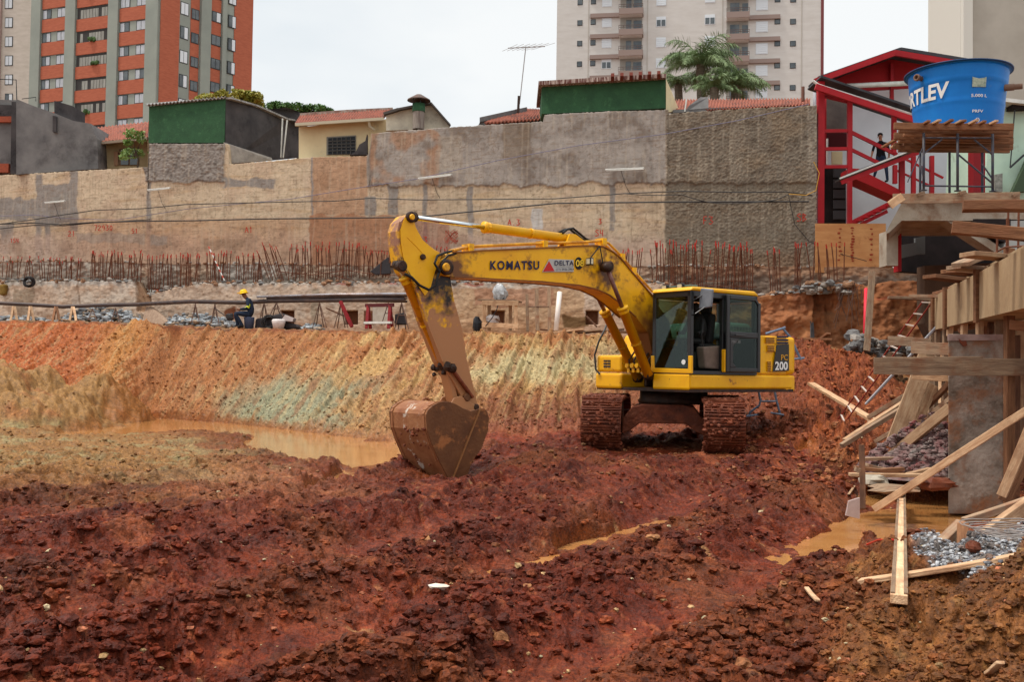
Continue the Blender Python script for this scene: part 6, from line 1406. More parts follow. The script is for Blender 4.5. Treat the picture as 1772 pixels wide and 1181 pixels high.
cyl(ex, side(713, 376.5, .0), side(985, 413.5, .0), .425, .045, .088, M_Y)
b = MB(); P = [side(x, y, .1) for x, y in [(976, 426), (984, 405), (994, 406), (1018, 424)]]; b.prism([(p.x, -.1, p.z) for p in P], (0, .06, 0)); b.prism([(p.x, .08, p.z) for p in P], (0, .06, 0)); b.build('cylinder_bracket', M_YB, boom)
b = MB()
for y in (-.04, .06):
    b.tube([side(970, 403 + y * 20, 0) + Vector((0, y, 0)), side(978, 398, 0) + Vector((0, y, 0)), side(988, 396, 0) + Vector((0, y, 0)), side(998, 404, 0) + Vector((0, y, 0)), side(1010, 414, 0) + Vector((0, y, 0)), side(1022, 419, 0) + Vector((0, y, 0))], .024, 7)
b.build('hydraulic_hoses', M_RUB, boom, smooth=True)
# boom cylinders
for s_, P in ((1, ((1050, 463), (1122, 650), .36)), (-1, ((1022, 490), (1104, 655), .28))):
    l_ = .40 * s_; cyl(ex, side(P[0][0], P[0][1], l_), side(P[1][0], P[1][1], l_), P[2], .042, .095, M_Y, mr=M_ROD)
# --- arm
arm = thing('arm', None, None); arm.parent = ex; ORG[arm.name] = ZERO
AR = [(702, 373), (709, 370.5), (715, 374), (719, 393), (731, 414), (752, 432), (770, 440), (783, 452), (784, 466), (779, 478), (786, 519), (800, 569), (808, 622), (820, 670), (827, 700), (822, 709), (812, 704), (800, 690), (786, 663), (765, 625), (738, 556), (717, 492), (700, 470), (693, 450), (689, 425), (687, 400), (692, 385)]
HA = .16; P = [side(x, y, HA) for x, y in AR]
b = MB(); b.prism([(p.x, -HA, p.z) for p in P], (0, 2 * HA, 0)); b.build('box_section', M_YA, arm, bevel=.012)
b = MB(); nn = [side(x, y, HA + .012) for x, y in [(692, 384), (688, 402), (690, 426), (694, 450), (718, 492), (739, 556), (766, 625)]]
for i in range(len(nn) - 1): b.bar(nn[i], nn[i + 1], .022, .03)
b.build('flange', M_YA, arm)
# clean yellow head plates
HP = [(700, 377), (708, 374), (715, 380), (719, 394), (731, 416), (750, 433), (764, 441), (752, 470), (744, 500), (735, 512), (722, 493), (706, 470), (697, 445), (693, 420), (692, 398)]
b = MB(); b.prism([side(x, y, HA + .004) for x, y in HP], (0, .012, 0)); b.build('head_plate', M_Y, arm)
b = MB(); q = [side(x, y, HA + .018) for x, y in [(704, 410), (722, 428), (738, 447)]]; b.tube(q, .006, 5); b.build('weld_seam', M_YB, arm)
disk(710, 376, HA + .0, .095, M_GRS, 'pivot_pin', arm, .05); disk(712, 376, HA + .05, .05, M_Y, 'pin_cap', arm, .03)
disk(731, 445, HA + .02, .05, M_GRS, 'side_boss', arm, .03); disk(692, 461, HA - .05, .095, M_GRS, 'pivot_pin', arm, .08)
disk(806, 688, HA + .0, .07, M_BUCK, 'pivot_pin', arm, .05); disk(822, 705, HA + .0, .055, M_GRS, 'pivot_pin', arm, .05)
b = MB(); b.tube([side(700, 474, .2), side(712, 480, .26), side(726, 494, .28), side(742, 502, .28), side(754, 494, .28), side(758, 476, .28), side(768, 455, .24), side(775, 444, .1)], .024, 7); b.build('hydraulic_hoses', M_RUB, arm, smooth=True)
b = MB(); b.tube([side(760, 470, .3), side(752, 456, .3), side(757, 443, .25), side(772, 437, .1), side(790, 434, .05)], .022, 7); b.tube([side(766, 452, .28), side(776, 442, .26), side(800, 437, .16)], .018, 7); b.build('hydraulic_hoses', M_CHR if False else M_RUB, boom, smooth=True)
# bucket cylinder and linkage
cyl(ex, side(690, 458, 0), side(768, 634, 0), .12, .045, .085, M_YB)
b = MB(); c0, c1 = side(770, 638, .0), side(806, 688, 0)
for y in (-.20, .20): b.bar(c0 + Vector((0, y, 0)), c1 + Vector((0, y, 0)), .05, .09, up=(0, 1, 0))
b.build('side_link', M_MUDDY, ex, bevel=.015)
b = MB(); c2 = side(784, 700, 0); b.bar(c0, c2, .11, .24, up=(0, 1, 0)); b.build('tie_link', M_YA, ex, bevel=.02)
b = MB(); b.lathe([(0, -.26), (.07, -.26), (.07, .26), (0, .26)], c0, 14, (0, 1, 0)); b.build('link_pin', M_GRS, ex, smooth='all')
b = MB(); rr = random.Random(4)
for i in range(24): b.blob(c0 + Vector((rr.uniform(-.12, .12), rr.uniform(-.24, .24), rr.uniform(-.12, .1))), rr.uniform(.03, .08), seed=i, nu=7, nv=5)
b.build('caked_mud', M_GRS, ex, kind='stuff')
# --- bucket
BK = [(736, 718), (739, 710), (746, 703), (757, 697), (767, 695), (778, 696), (788, 700), (799, 706.5), (813, 712), (828, 708), (836, 706.5), (841, 712), (844.5, 724), (843, 745), (831, 778), (815, 800), (803, 838), (797, 846), (777, 834), (758, 797), (746, 769), (738, 746)]
HK = .56; bkt = thing('bucket', None, None); bkt.parent = ex; ORG[bkt.name] = ZERO
PB = [side(x, y, HK) for x, y in BK]
for y, nm in ((HK, 'side_plate'), (-HK - .03, 'side_plate')):
    b = MB(); b.prism([(p.x, y, p.z) for p in PB], (0, .03, 0)); b.build(nm, M_BUCK, bkt, bevel=.006)
SHL = [(838, 707), (828, 710), (813, 713), (799, 707.5), (788, 701), (778, 697), (767, 696), (757, 698), (746.5, 704), (739.5, 711), (736.8, 718), (738.6, 746), (746.5, 769), (758.6, 797), (777, 833), (797, 848)]
PS = [side(x, y, HK) for x, y in SHL][1:]
b = MB()
cen = Vector((sum(p.x for p in PS) / len(PS), 0, sum(p.z for p in PS) / len(PS)))
inn = [p + (Vector((cen.x, p.y, cen.z)) - p).normalized() * .03 for p in PS]
for i in range(len(PS) - 1):
    A_, B2, C2, D2 = PS[i], PS[i + 1], inn[i + 1], inn[i]
    b.prism([(A_.x, -HK, A_.z), (B2.x, -HK, B2.z), (C2.x, -HK, C2.z), (D2.x, -HK, D2.z)], (0, 2 * HK, 0))
b.build('shell', M_BUCK2, bkt)
b = MB()
for y in (-HK + .02, HK - .10):     # wear strips round the heel
    b = MB()
    for i in range(4, 12):
        A_, B2 = PS[i], PS[i + 1]; o1 = A_ + (A_ - Vector((cen.x, A_.y, cen.z))).normalized() *  .012; o2 = B2 + (B2 - Vector((cen.x, B2.y, cen.z))).normalized() * .022
        b.prism([(A_.x, y, A_.z), (B2.x, y, B2.z), (o2.x, y, o2.z), (o1.x, y, o1.z)], (0, .06, 0))
    b.build('wear_strip', M_BUCK2, bkt)
b = MB(); rr = random.Random(41)
for i in range(70): q_ = PS[min(len(PS) - 1, rr.randrange(10, 15))]; b.blob((q_.x + rr.uniform(-.08, .05), rr.uniform(-HK, HK), q_.z + rr.uniform(-.1, .03)), rr.uniform(.01, .035), seed=i, nu=6, nv=4, jit=.35)
b.build('caked_mud', M_MUDDY, bkt, kind='stuff')
b = MB(); e0, e1 = side(831, 707, HK + .035), side(781, 834, HK + .035); b.bar(e0, e1, .02, .045, up=(0, 1, 0)); b.build('side_cutter_edge', mat('bare_steel', lin(150, 104, 66), rough=.4, metal=.3), bkt)
for y in (-HK + .05, -.28, 0, .28, HK - .08):
    t0, t1 = side(790, 838, HK), side(801, 852, HK); b = MB(); b.bar((t0.x, y, t0.z), (t1.x, y, t1.z - .06), .07, .08); b.build('tooth', M_BUCK, bkt)
for y in (-.2, .17):
    b = MB(); P = [side(x, y_, 0) for x, y_ in [(768, 700), (775, 688), (786, 685), (800, 694), (822, 708), (830, 712), (800, 712)]]; b.prism([(p.x, y, p.z) for p in P], (0, .035, 0)); b.build('ear', M_YA, bkt, bevel=.01)
b = MB(); q = side(742, 700, -.25); pts = [q + Vector((.06 - .09 * math.cos(a), 0, .10 * math.sin(a))) for a in [i * .45 for i in range(8)]]
b.tube(pts, .025, 7); b.build('lifting_eye', M_BUCK2, bkt)
# mirror-side hoses drooping at the arm top back
b = MB(); b.tube([side(682, 384, -.1), side(676, 400, -.16), side(676, 430, -.16), side(684, 452, -.1)], .0, 5) if False else None
# steps / trestles standing behind the machine
M_BLUE = mat('blue_grey_tube', lin(112, 126, 146), rough=.5, col2=lin(90, 100, 118), scale=6)
tt = thing('steel_trestle', 'blue grey tubular trestle legs standing in the mud behind the right track', 'trestle', at(1320, 718, 22.5))
for P in ([(1310, 664), (1316, 694), (1314, 702), (1298, 714), (1296, 720)], [(1338, 664), (1344, 695), (1350, 717)]):
    b = MB(); b.tube([at(x, y, 22.5) for x, y in P], .026, 7); b.build('leg', M_BLUE, tt)
b = MB(); b.tube([at(1316, 695, 22.5), at(1344, 695, 22.5)], .022, 7); b.tube([at(1310, 666, 22.5), at(1338, 666, 22.5)], .022, 7); b.build('crossbar', M_BLUE, tt)
b = MB(); b.tube([at(1291, 721, 22.4), at(1320, 717, 22.6)], .022, 7); b.tube([at(1334, 715, 22.6), at(1357, 719, 22.4)], .022, 7); b.build('foot', M_BLUE, tt)
tt = thing('steel_trestle', 'grey tubular trestle on the mound just right of the counterweight', 'trestle', at(1390, 625, 25.5))
for P in ([(1355, 569), (1368, 585), (1386, 623)], [(1325, 578), (1354, 569), (1359, 567)]):
    b = MB(); b.tube([at(x, y, 25.5) for x, y in P], .034, 7); b.build('leg', M_BLUE, tt)
b = MB(); b.tube([at(1374, 622, 25.5), at(1392, 620, 25.5)], .03, 7); b.build('foot', M_BLUE, tt)
# ------------------------------------------------------------------ timber kinds
def WOOD(name, a, c, rand=.3, mud=None):
    return mat(name, lin(*a), rough=.8, col2=lin(*c), scale=3.0, detail=8, stretch=(1, 9, 9), bump=.35, bscale=12, rand=rand, col3=lin(*(mud or (132, 88, 62))), s3=3.4, lo3=.5, hi3=.72)
W_NEW = WOOD('fresh_pine', (206, 172, 136), (172, 130, 96), mud=(150, 112, 84))
W_OLD = WOOD('weathered_pine', (160, 134, 108), (118, 94, 76))
W_RED = WOOD('reddish_board', (140, 98, 68), (98, 64, 44))
W_DRK = WOOD('dark_board', (104, 74, 56), (74, 48, 36))  # dark tone for wet wood, also for the shade under the deck
M_PLY = mat('plywood', lin(208, 152, 98), rough=.75, col2=lin(184, 122, 74), scale=1.6, detail=9, stretch=(.6, 1, 3.2), bump=.15, col3=lin(150, 84, 52), s3=2.2, lo3=.58, hi3=.75)
M_FORM = mat('formwork_board', lin(176, 150, 116), rough=.8, col2=lin(146, 118, 88), scale=1.5, detail=9, stretch=(1, 1, .5), bump=.3, col3=lin(120, 96, 72), s3=1.4, lo3=.52, hi3=.7)
M_FCONC = mat('fresh_concrete', lin(176, 166, 150), rough=.9, col2=lin(148, 136, 120), scale=2, detail=9, bump=.4, col3=lin(124, 92, 68), s3=1.1, lo3=.52, hi3=.72)
# plywood hoarding
YP = Yd(1470, -.25)
b = MB(); b.prism([at(1411, 472, YP), at(1411, 387, YP), at(1533, 387, YP), at(1533, 472, YP)], (0, .03, 0)); hp = b.build('plywood_hoarding', M_PLY, label='tall orange plywood sheet closing the gap beside the rough wall end', cat='plywood sheet')
b = MB(); rr = random.Random(2)
for (x, n) in ((1453, 8), (1475, 13), (1508, 7)):
    for i in range(n):
        y = 392 + (62) * (i + .5) / n; p = at(x + rr.uniform(-1.5, 1.5), y, YP - .008); b.blob(p, (.05 * rr.uniform(.5, 1.3), .006, .03 * rr.uniform(.6, 1.5)), seed=i + x, nu=7, nv=4)
b.build('resin_stains', mat('resin_stain', lin(150, 62, 38), rough=.8), hp, kind='stuff')
# hollow brick wall end
b = MB(); 
for i in range(11):
    y0 = 196 + i * 20.5; b.mi(0); b.prism([at(1409, y0 + 18, Yd(1409, -.02)), at(1409, y0, Yd(1409, -.02)), at(1413.5, y0, Yd(1409, -.02)), at(1413.5, y0 + 18, Yd(1409, -.02))], (0, .2, 0))
b.build('brick_pier', mat('brick_mix', lin(150, 96, 74), rough=.9, col2=lin(170, 160, 148), scale=7, stretch=(1, 1, 3)), label='thin ragged brick edge between the rough wall and the red house', cat='brickwork')
# ------------------------------------------------------------------ red stair house
M_RED = mat('red_steel', lin(172, 28, 36), rough=.5, col2=lin(150, 22, 30), scale=2)
M_REDP = mat('red_panel', lin(170, 30, 34), rough=.7, col2=lin(150, 24, 28), scale=1.2)
M_LG = mat('light_grey_panel', lin(206, 208, 214), rough=.8, col2=lin(192, 194, 200), scale=.8)
M_DK = mat('shade_dark', lin(52, 44, 44), rough=.95, col2=lin(34, 30, 30), scale=2)  # near-black tone stands in for shade in openings and under eaves
M_CORR = mat('dark_roof_sheet', lin(64, 66, 70), rough=.6, col2=lin(48, 50, 52), scale=3)
YR = 33.2
rh = thing('stair_house', 'red steel framed house with grey panels, gabled red front and outside stairs', 'building', at(1520, 400, 35))
b = MB(); b.prism([at(1411, 400, 37), at(1411, 150, 37), at(1548, 92, 37), at(1680, 130, 37), at(1700, 400, 37)], (0, .3, 0)); b.build('back_wall', M_LG, rh)
b = MB(); b.prism([at(1421, 147, 36.2), at(1548, 96, 36.2), at(1660, 118, 36.2), at(1660, 140, 36.2), at(1430, 152, 36.2)], (0, .15, 0)); b.build('gable_panel', M_REDP, rh)
b = MB(); b.bar(at(1408, 143, 35.8), at(1548, 93.5, 35.8), 1.2, .12); b.bar(at(1548, 93.5, 35.8), at(1665, 113, 35.8), 1.2, .12); b.build('roof', M_CORR, rh)
b = MB(); b.bar(at(1410, 141, 35.1), at(1548, 91.5, 35.1), .1, .2); b.bar(at(1548, 91.5, 35.1), at(1665, 111, 35.1), .1, .2); b.build('fascia', M_RED, rh)
b = MB(); b.tube([at(1440, 150, 35.6), at(1590, 143, 35.6)], .09, 10); b.build('white_pipe', M_WHITE, rh, smooth='all')
b = MB(); b.bar(at(1472, 156, 36.2), at(1600, 148, 36.2), .12, .14); b.bar(at(1543, 110, 36.1), at(1543, 200, 36.1), .12, .12); b.build('beam', M_RED, rh)
# lean-to roof dropping right
def slab(p, q, w, t, m, nm, par): b = MB(); b.bar(p, q, w, t); return b.build(nm, m, par)
slab(at(1409, 143, 33.6), at(1600, 208, 33.6), 1.5, .07, M_CORR, 'lower_roof', rh)
b = MB(); b.bar(at(1411, 150, 32.8), at(1600, 214, 32.8), .12, .2); b.build('fascia', M_RED, rh)
b = MB(); b.tube([at(1407, 140, 33), at(1416, 147, 33), at(1600, 205, 33)], .05, 7); b.build('gutter', M_WHITE, rh)
def post(px, y0, y1, Y, w=.2, m=M_RED, nm='post', par=None):
    b = MB(); p, q = at(px, y1, Y), at(px, y0, Y); p.x = q.x = xp(px, Y); b.bar(p, q, w, w); return b.build(nm, m, par or rh)
post(1418, 142, 390, YR, .22); post(1469, 166, 388, YR, .15); post(1546, 188, 266, YR, .14); post(1422, 150, 300, 35, .2)
for y in (227, 258, 289): b = MB(); b.bar(at(1422, y, YR), at(1468, y - .5, YR), .1, .11); b.build('rail', M_RED, rh)
b = MB(); b.bar(at(1422, 165, YR + .1), at(1468, 176, YR + .1), .1, .12); b.build('beam', M_RED, rh)
# dark sheet as store shade under the landing, upper room behind rails
b = MB(); b.prism([at(1424, 388, 34.6), at(1424, 292, 34.6), at(1464, 292, 34.6), at(1464, 388, 34.6)], (0, .2, 0)); b.build('opening_shade', M_DK, rh)
b = MB(); b.prism([at(1424, 226, 35.4), at(1424, 168, 35.4), at(1466, 174, 35.4), at(1466, 226, 35.4)], (0, .2, 0)); b.build('room_back', mat('brown_grey', lin(104, 94, 88), rough=.9, col2=lin(84, 74, 70), scale=2), rh)
b = MB(); b.prism([at(1426, 258, 35.2), at(1426, 230, 35.2), at(1466, 230, 35.2), at(1466, 258, 35.2)], (0, .2, 0)); b.build('room_back', mat('dark_red', lin(74, 22, 26), rough=.9), rh)
b = MB(); b.prism([at(1440, 284, 35), at(1440, 262, 35), at(1458, 262, 35), at(1458, 284, 35)], (0, .1, 0)); b.build('cream_cabinet', M_CREAMW, rh)
b = MB()
for i in range(5): b.bar(at(1442, 300 + i * 18, 34.4), at(1463, 300 + i * 18, 34.4), .05, .3)
b.build('stacked_blocks', mat('dark_block', lin(70, 68, 70), rough=.9), rh)
post(1430, 240, 284, 33.6, .05, M_WHITE, 'white_pipe')
# stair flights: stringers and rails
def fl_(x0, y0, x1, y1, w, t, nm='stair_rail', m=M_RED, Y=YR): b = MB(); b.bar(at(x0, y0, Y), at(x1, y1, Y), w, t); b.build(nm, m, rh)
fl_(1471, 228, 1552, 268, .08, .12); fl_(1471, 258, 1520, 282, .08, .11); fl_(1560, 272, 1632, 308, .06, .07); fl_(1545, 292, 1610, 322, .06, .06)
b = MB(); b.prism([at(1470, 291, YR), at(1486, 292, YR), at(1560, 330, YR), at(1560, 345, YR), at(1470, 305, YR)], (0, .9, 0)); b.build('stair_flight', M_REDP, rh)
fl_(1474, 386, 1545, 350, .1, .16, 'stringer'); fl_(1490, 388, 1535, 366, .1, .12, 'stringer')
b = MB()
for i in range(7):
    x = 1480 + i * 10; y = 384 - i * 5.0; b.bar(at(x, y, YR + .1), at(x + 8, y, YR + .1), .8, .04)
b.build('treads', M_RED, rh)
for x, y0, y1 in ((1561, 276, 340), (1548, 286, 318), (1580, 250, 335), (1612, 270, 335)): post(x, y0, y1, YR, .13, M_RED)
# second awning rising to the right
aw = thing('awning', 'narrow dark awning on red beam sloping up under the water tank', 'awning', at(1520, 300, 31))
b = MB(); b.bar(at(1455, 309, 31), at(1592, 256, 31), 1.2, .05); b.build('sheet', M_CORR, aw); b = MB(); b.bar(at(1456, 316, 30.5), at(1592, 263, 30.5), .08, .13); b.build('beam', M_RED, aw)
b = MB(); b.bar(at(1453, 309, 30.4), at(1592, 254, 30.4), .05, .05); b.build('edge', M_WHITE, aw)
b = MB(); b.bar(at(1560, 330, 31), at(1560, 272, 31), .14, .14); b.build('post', M_RED, aw)
# pale green house far right
gh = thing('pale_green_house', 'pale mint green house wall behind the water tank', 'building', at(1740, 340, 33))
M_MINT = mat('mint_wall', lin(196, 222, 200), rough=.9, col2=lin(180, 206, 186), scale=1.2, col3=lin(150, 160, 140), s3=1.4, lo3=.6, hi3=.75)
b = MB(); b.prism([at(1705, 345, 32), at(1712, 176, 32), at(1745, 178, 32), at(1850, 190, 32), at(1850, 345, 32)], (0, 3, 0)); b.build('wall', M_MINT, gh)
b = MB(); b.bar(at(1708, 176, 31.8), at(1780, 184, 31.8), .8, .12); b.build('roof_edge', M_WHITE, gh)
b = MB(); b.prism([at(1752, 188, 31.6), at(1752, 176, 31.6), at(1800, 172, 31.6), at(1800, 186, 31.6)], (0, 1, 0)); b.build('shaded_eaves', M_DK, gh)  # underside shade of the eaves put into a dark colour
b = MB(); b.prism([at(1722, 332, 31.8), at(1722, 302, 31.8), at(1735, 300, 31.8), at(1735, 332, 31.8)], (0, .2, 0)); b.build('pebbled_panel', mat('pebble', lin(110, 110, 104), rough=.9, col2=lin(160, 160, 150), scale=9), gh)
b = MB(); b.bar(at(1748, 290, 31.7), at(1772, 268, 31.7), .04, .06); b.bar(at(1748, 290, 31.7), at(1756, 190, 31.7), .03, .03); b.build('stay', M_BLK, gh)
b = MB(); b.prism([at(1752, 332, 31.5), at(1790, 250, 31.5), at(1800, 250, 31.5), at(1800, 332, 31.5)], (0, .2, 0)); b.build('stair_side', mat('dark_green', lin(66, 82, 62), rough=.8), gh)
post(1690, 250, 335, 30, .36, mat('dark_red_pier', lin(128, 24, 30), rough=.6), 'red_pier', gh)
# ------------------------------------------------------------------ water tank on its staging
M_TANK = mat('tank_blue', lin(22, 122, 204), rough=.45, col2=lin(16, 108, 190), scale=1.5, detail=8, col3=lin(86, 130, 176), s3=3, lo3=.6, hi3=.85, bump=.06, bscale=6)
TKY = 24.6
tc_ = at(1657.5, 211, TKY); tz0 = at(1657, 233, TKY).z; tz1 = at(1657, 131, TKY).z
rB, rT = (1727 - 1588) / 2 / FPX * TKY, (1738 - 1578) / 2 / FPX * TKY
tk_ = thing('water_tank', 'round blue water tank tapering down, with white lettering and two pipe stubs', 'water tank', (tc_.x, TKY, tz0))
Ht = tz1 - tz0; base = Vector((tc_.x, TKY, tz0))
def rz_(t): return rB + (rT - rB) * t
prof = [(0, 0), (rB, 0)]
for t in np.linspace(.0, 1, 30):
    bump_ = .016 * math.exp(-((t - .40) / .02) ** 2) + .016 * math.exp(-((t - .74) / .02) ** 2); prof.append((rz_(t) + bump_ + (.0 if t < .74 else .02), Ht * t))
prof += [(rT + .02, Ht), (rT + .09, Ht + .01), (rT + .10, Ht + .04), (rT + .06, Ht + .05), (rT - .2, Ht + .04), (0, Ht + .12)]
b = MB(); b.lathe(prof, base, 56); b.build('shell', M_TANK, tk_, smooth='all')
b = MB(); b.lathe([(rT + .085, Ht + .005), (rT + .115, Ht + .02), (rT + .115, Ht + .045), (rT + .085, Ht + .055)], base, 56); b.build('rim', mat('tank_rim', lin(22, 62, 104), rough=.5), tk_, smooth='all')
b = MB(); ang = math.atan2(-1, .28); d_ = Vector((math.cos(ang), math.sin(ang), 0))
def cone_text(s, m, a0, a1, t0, t1, bold=0, shear=0):
    def wp(a, c):
        th = a0 + (a1 - a0) * a; t = t0 + (t1 - t0) * c; r = rz_(t) + .028
        return base + Vector((r * math.sin(th), -r * math.cos(th), Ht * t))
    return text(s, 'lettering', m, (0, 0, 0), (1, 0, 0), (0, 0, 1), 1, 1, parent=tk_, bold=bold, shear=shear, warp=wp)
D = math.radians
cone_text('FORTLEV', M_WHT, D(-131), D(-34), .46, .72, .03, .12)
cone_text('5.000 L', M_WHT, D(-9), D(11), .385 + .05, .425 + .06, .02); cone_text('PRFV', M_WHT, D(-7), D(7), .19, .235, .02)
b = MB()
for i in range(6):
    a0_, a1_ = i * math.pi / 3, (i + 1) * math.pi / 3
    f_ = lambda a: (lambda th, t: base + Vector(((rz_(t) + .026) * math.sin(th), -(rz_(t) + .026) * math.cos(th), Ht * t)))(D(0) + .045 * math.cos(a), .07 + .035 * math.sin(a))
    b.bar(f_(a0_), f_(a1_), .015, .012)
b.build('hexagon_mark', M_WHT, tk_)
def on_cone(th, t, off=.025): r = rz_(t) + off; return base + Vector((r * math.sin(th), -r * math.cos(th), Ht * t))
b = MB(); P = [on_cone(D(-8), .60), on_cone(D(9), .60), on_cone(D(9), .76), on_cone(D(-8), .76)]; b.prism(P, (P[0] - base).normalized() * -.01); b.build('label_plate', mat('tank_label', lin(180, 190, 170), rough=.6, col2=lin(120, 140, 130), scale=12), tk_)
b = MB(); q = on_cone(D(-70), .86, 0); o_ = Vector((math.sin(D(-60)), -math.cos(D(-60)), 0)); b.lathe([(.06, 0), (.06, .16), (.085, .16), (.085, .22), (.05, .22), (.05, .1)], q, 14, o_); b.build('pipe_stub', mat('stub_brown', lin(120, 92, 76), rough=.7), tk_, smooth='all')
b = MB(); q = on_cone(D(48), .66, 0); o_ = Vector((math.sin(D(66)), -math.cos(D(66)), 0)); b.lathe([(.085, -.05), (.085, .2), (.07, .2), (.07, .38), (0, .38)], q, 14, o_); b.build('pipe_stub', mat('stub_brown', lin(120, 92, 76), rough=.7), tk_, smooth='all')
# platform of planks
zpl = tz0 - .02
for i in range(8):
    yy = TKY - 1.25 + i * .34; zz = zpl - .10 - (0)
    x0, x1 = xp(1546, yy) + (i % 3) * .12, xp(1754, yy) - (i % 2) * .1
    plank('bearer', (x0, yy, zz), (x1, yy + .02, zz + .01), .09, .16, W_RED, ORD[i] + ' long timber bearer under the blue tank, counted from the front', 'timber beam', 'timber bearers stacked under the blue tank')
for i, px in enumerate((1600, 1617, 1637, 1657, 1661, 1680, 1697, 1716)):
    x = xp(px, TKY - 1.3); plank('joist', (x, TKY - 1.52 - (i % 3) * .05, zpl - .03), (x - .02, TKY + 1.3, zpl - .03), .09, .05, W_NEW if i % 2 else W_RED, ORD[i] + ' cross joist from the left poking out under the blue tank', 'timber joist', 'cross joists under the blue tank')
# scaffold towers under the tank
M_SCAF = mat('scaffold_blue', lin(60, 66, 84), rough=.5, col2=lin(84, 78, 76), scale=5)
sc_ = thing('scaffold', 'dark blue tube scaffold carrying the timber deck and the water tank', 'scaffold', at(1657, 336, TKY))
zb_ = at(1657, 344, TKY).z; zt_ = zpl - .2
legs = [(1598, -1.0), (1657, -1.0), (1718, -1.0), (1592, 1.0), (1643, 1.0), (1700, 1.0)]
for px, dy in legs:
    b = MB(); x = xp(px, TKY + dy); b.tube([(x, TKY + dy, zb_), (x, TKY + dy, zt_)], .034, 8); b.lathe([(0, 0), (.08, 0), (.08, .02), (0, .02)], (x, TKY + dy, zb_), 10); b.build('leg', M_SCAF, sc_, smooth='all')
def sbar(p, q, r=.022): b = MB(); b.tube([p, q], r, 6); b.build('brace', M_SCAF, sc_)
X = lambda px, dy: xp(px, TKY + dy)
sbar((X(1598, -1), TKY - 1, zt_ - .12), (X(1718, -1), TKY - 1, zt_ - .10)); sbar((X(1598, -1), TKY - 1, zb_ + .12), (X(1718, -1), TKY - 1, zb_ + .12)); sbar((X(1592, 1), TKY + 1, zb_ + .25), (X(1700, 1), TKY + 1, zb_ + .25))
sbar((X(1598, -1), TKY - 1, zb_ + .9), (X(1630, -1), TKY - 1, zt_ - .15)); sbar((X(1718, -1), TKY - 1, zb_ + .9), (X(1686, -1), TKY - 1, zt_ - .15)); sbar((X(1657, -1), TKY - 1, zt_ - .5), (X(1718, -1), TKY - 1, zb_ + .2))
sbar((X(1598, -1), TKY - 1, zb_ + .3), (X(1592, 1), TKY + 1, zt_ - .3)); sbar((X(1718, -1), TKY - 1, zb_ + .3), (X(1700, 1), TKY + 1, zt_ - .3)); sbar((X(1598, -1), TKY - 1, zt_ - .3), (X(1570, -1), TKY - 1, zb_ + .2), .014)
# ------------------------------------------------------------------ raw concrete structure (far right)
cs = thing('concrete_structure', 'unfinished raw concrete frame with haunched beam under the tank', 'building', at(1650, 460, 25))
YS = 23.6
b = MB(); b.prism([at(1534, 404, YS), at(1536, 396, YS), at(1560, 352, YS), at(1566, 349, YS), at(1900, 348, YS), at(1900, 382, YS), at(1640, 382, YS), at(1560, 382, YS), at(1538, 403, YS)], (1.0, 2.6, 0)); b.build('haunched_beam', M_FCONC, cs)
b = MB(); b.prism([at(1638, 382, YS + .05), at(1664, 382, YS + .05), at(1745, 438, YS + .05), at(1727, 440, YS + .05)], (0, .5, 0)); b.build('raking_beam', M_FCONC, cs)
b = MB(); b.prism([at(1534, 460, YS + 1.2), at(1534, 400, YS + 1.2), at(1554, 400, YS + 1.2), at(1554, 460, YS + 1.2)], (0, .5, 0)); b.build('column', M_FCONC, cs)
b = MB(); b.prism([at(1735, 440, YS), at(1748, 380, YS), at(1900, 380, YS), at(1900, 460, YS)], (0, .3, 0)); b.build('side_wall', mat('pale_concrete', lin(170, 172, 168), rough=.9, col2=lin(150, 150, 146), scale=2), cs)
b = MB(); b.prism([at(1684, 402, YS - .01), at(1684, 379, YS - .01), at(1749, 379, YS - .01), at(1749, 402, YS - .01), at(1740, 420, YS - .01)], (0, .3, 0)); b.build('opening', M_DK, cs)  # solid dark panel stands in for the shade inside the opening
b = MB(); b.prism([at(1556, 470, 27.5), at(1556, 380, 27.5), at(2000, 380, 27.5), at(2000, 500, 27.5)], (0, .3, 0)); b.build('rear_shade_wall', M_DK, cs)  # dark sheet behind the frame, painted as the shade in its openings
b = MB(); b.prism([at(1554, 470, YS + 2.2), at(1554, 384, YS + 2.2), at(1560, 384, YS + 2.2), at(1560, 470, YS + 2.2)], (0, .3, 0)); b.build('red_jamb', M_RED, cs)
b = MB(); b.prism([at(1560, 447, YS + 3.0), at(1560, 424, YS + 3), at(1585, 420, YS + 3), at(1590, 440, YS + 3)], (0, .1, 0)); b.prism([at(1584, 440, YS + 3.1), at(1584, 412, YS + 3.1), at(1601, 408, YS + 3.1), at(1601, 440, YS + 3.1)], (0, .1, 0)); b.build('leaning_panels', mat('dim_grey', lin(96, 98, 98), rough=.8), cs)
b = MB(); b.prism([at(1600, 560, 26), at(1600, 460, 26), at(2100, 440, 26), at(2100, 640, 26), at(1640, 640, 26)], (0, .5, 0)); b.build('shade_backdrop', mat('backdrop_shade', lin(92, 70, 54), rough=.95, col2=lin(60, 46, 38), scale=1.2, bump=.5, bscale=8), cs)  # added dark backdrop, stands in for the shaded recess behind the formwork
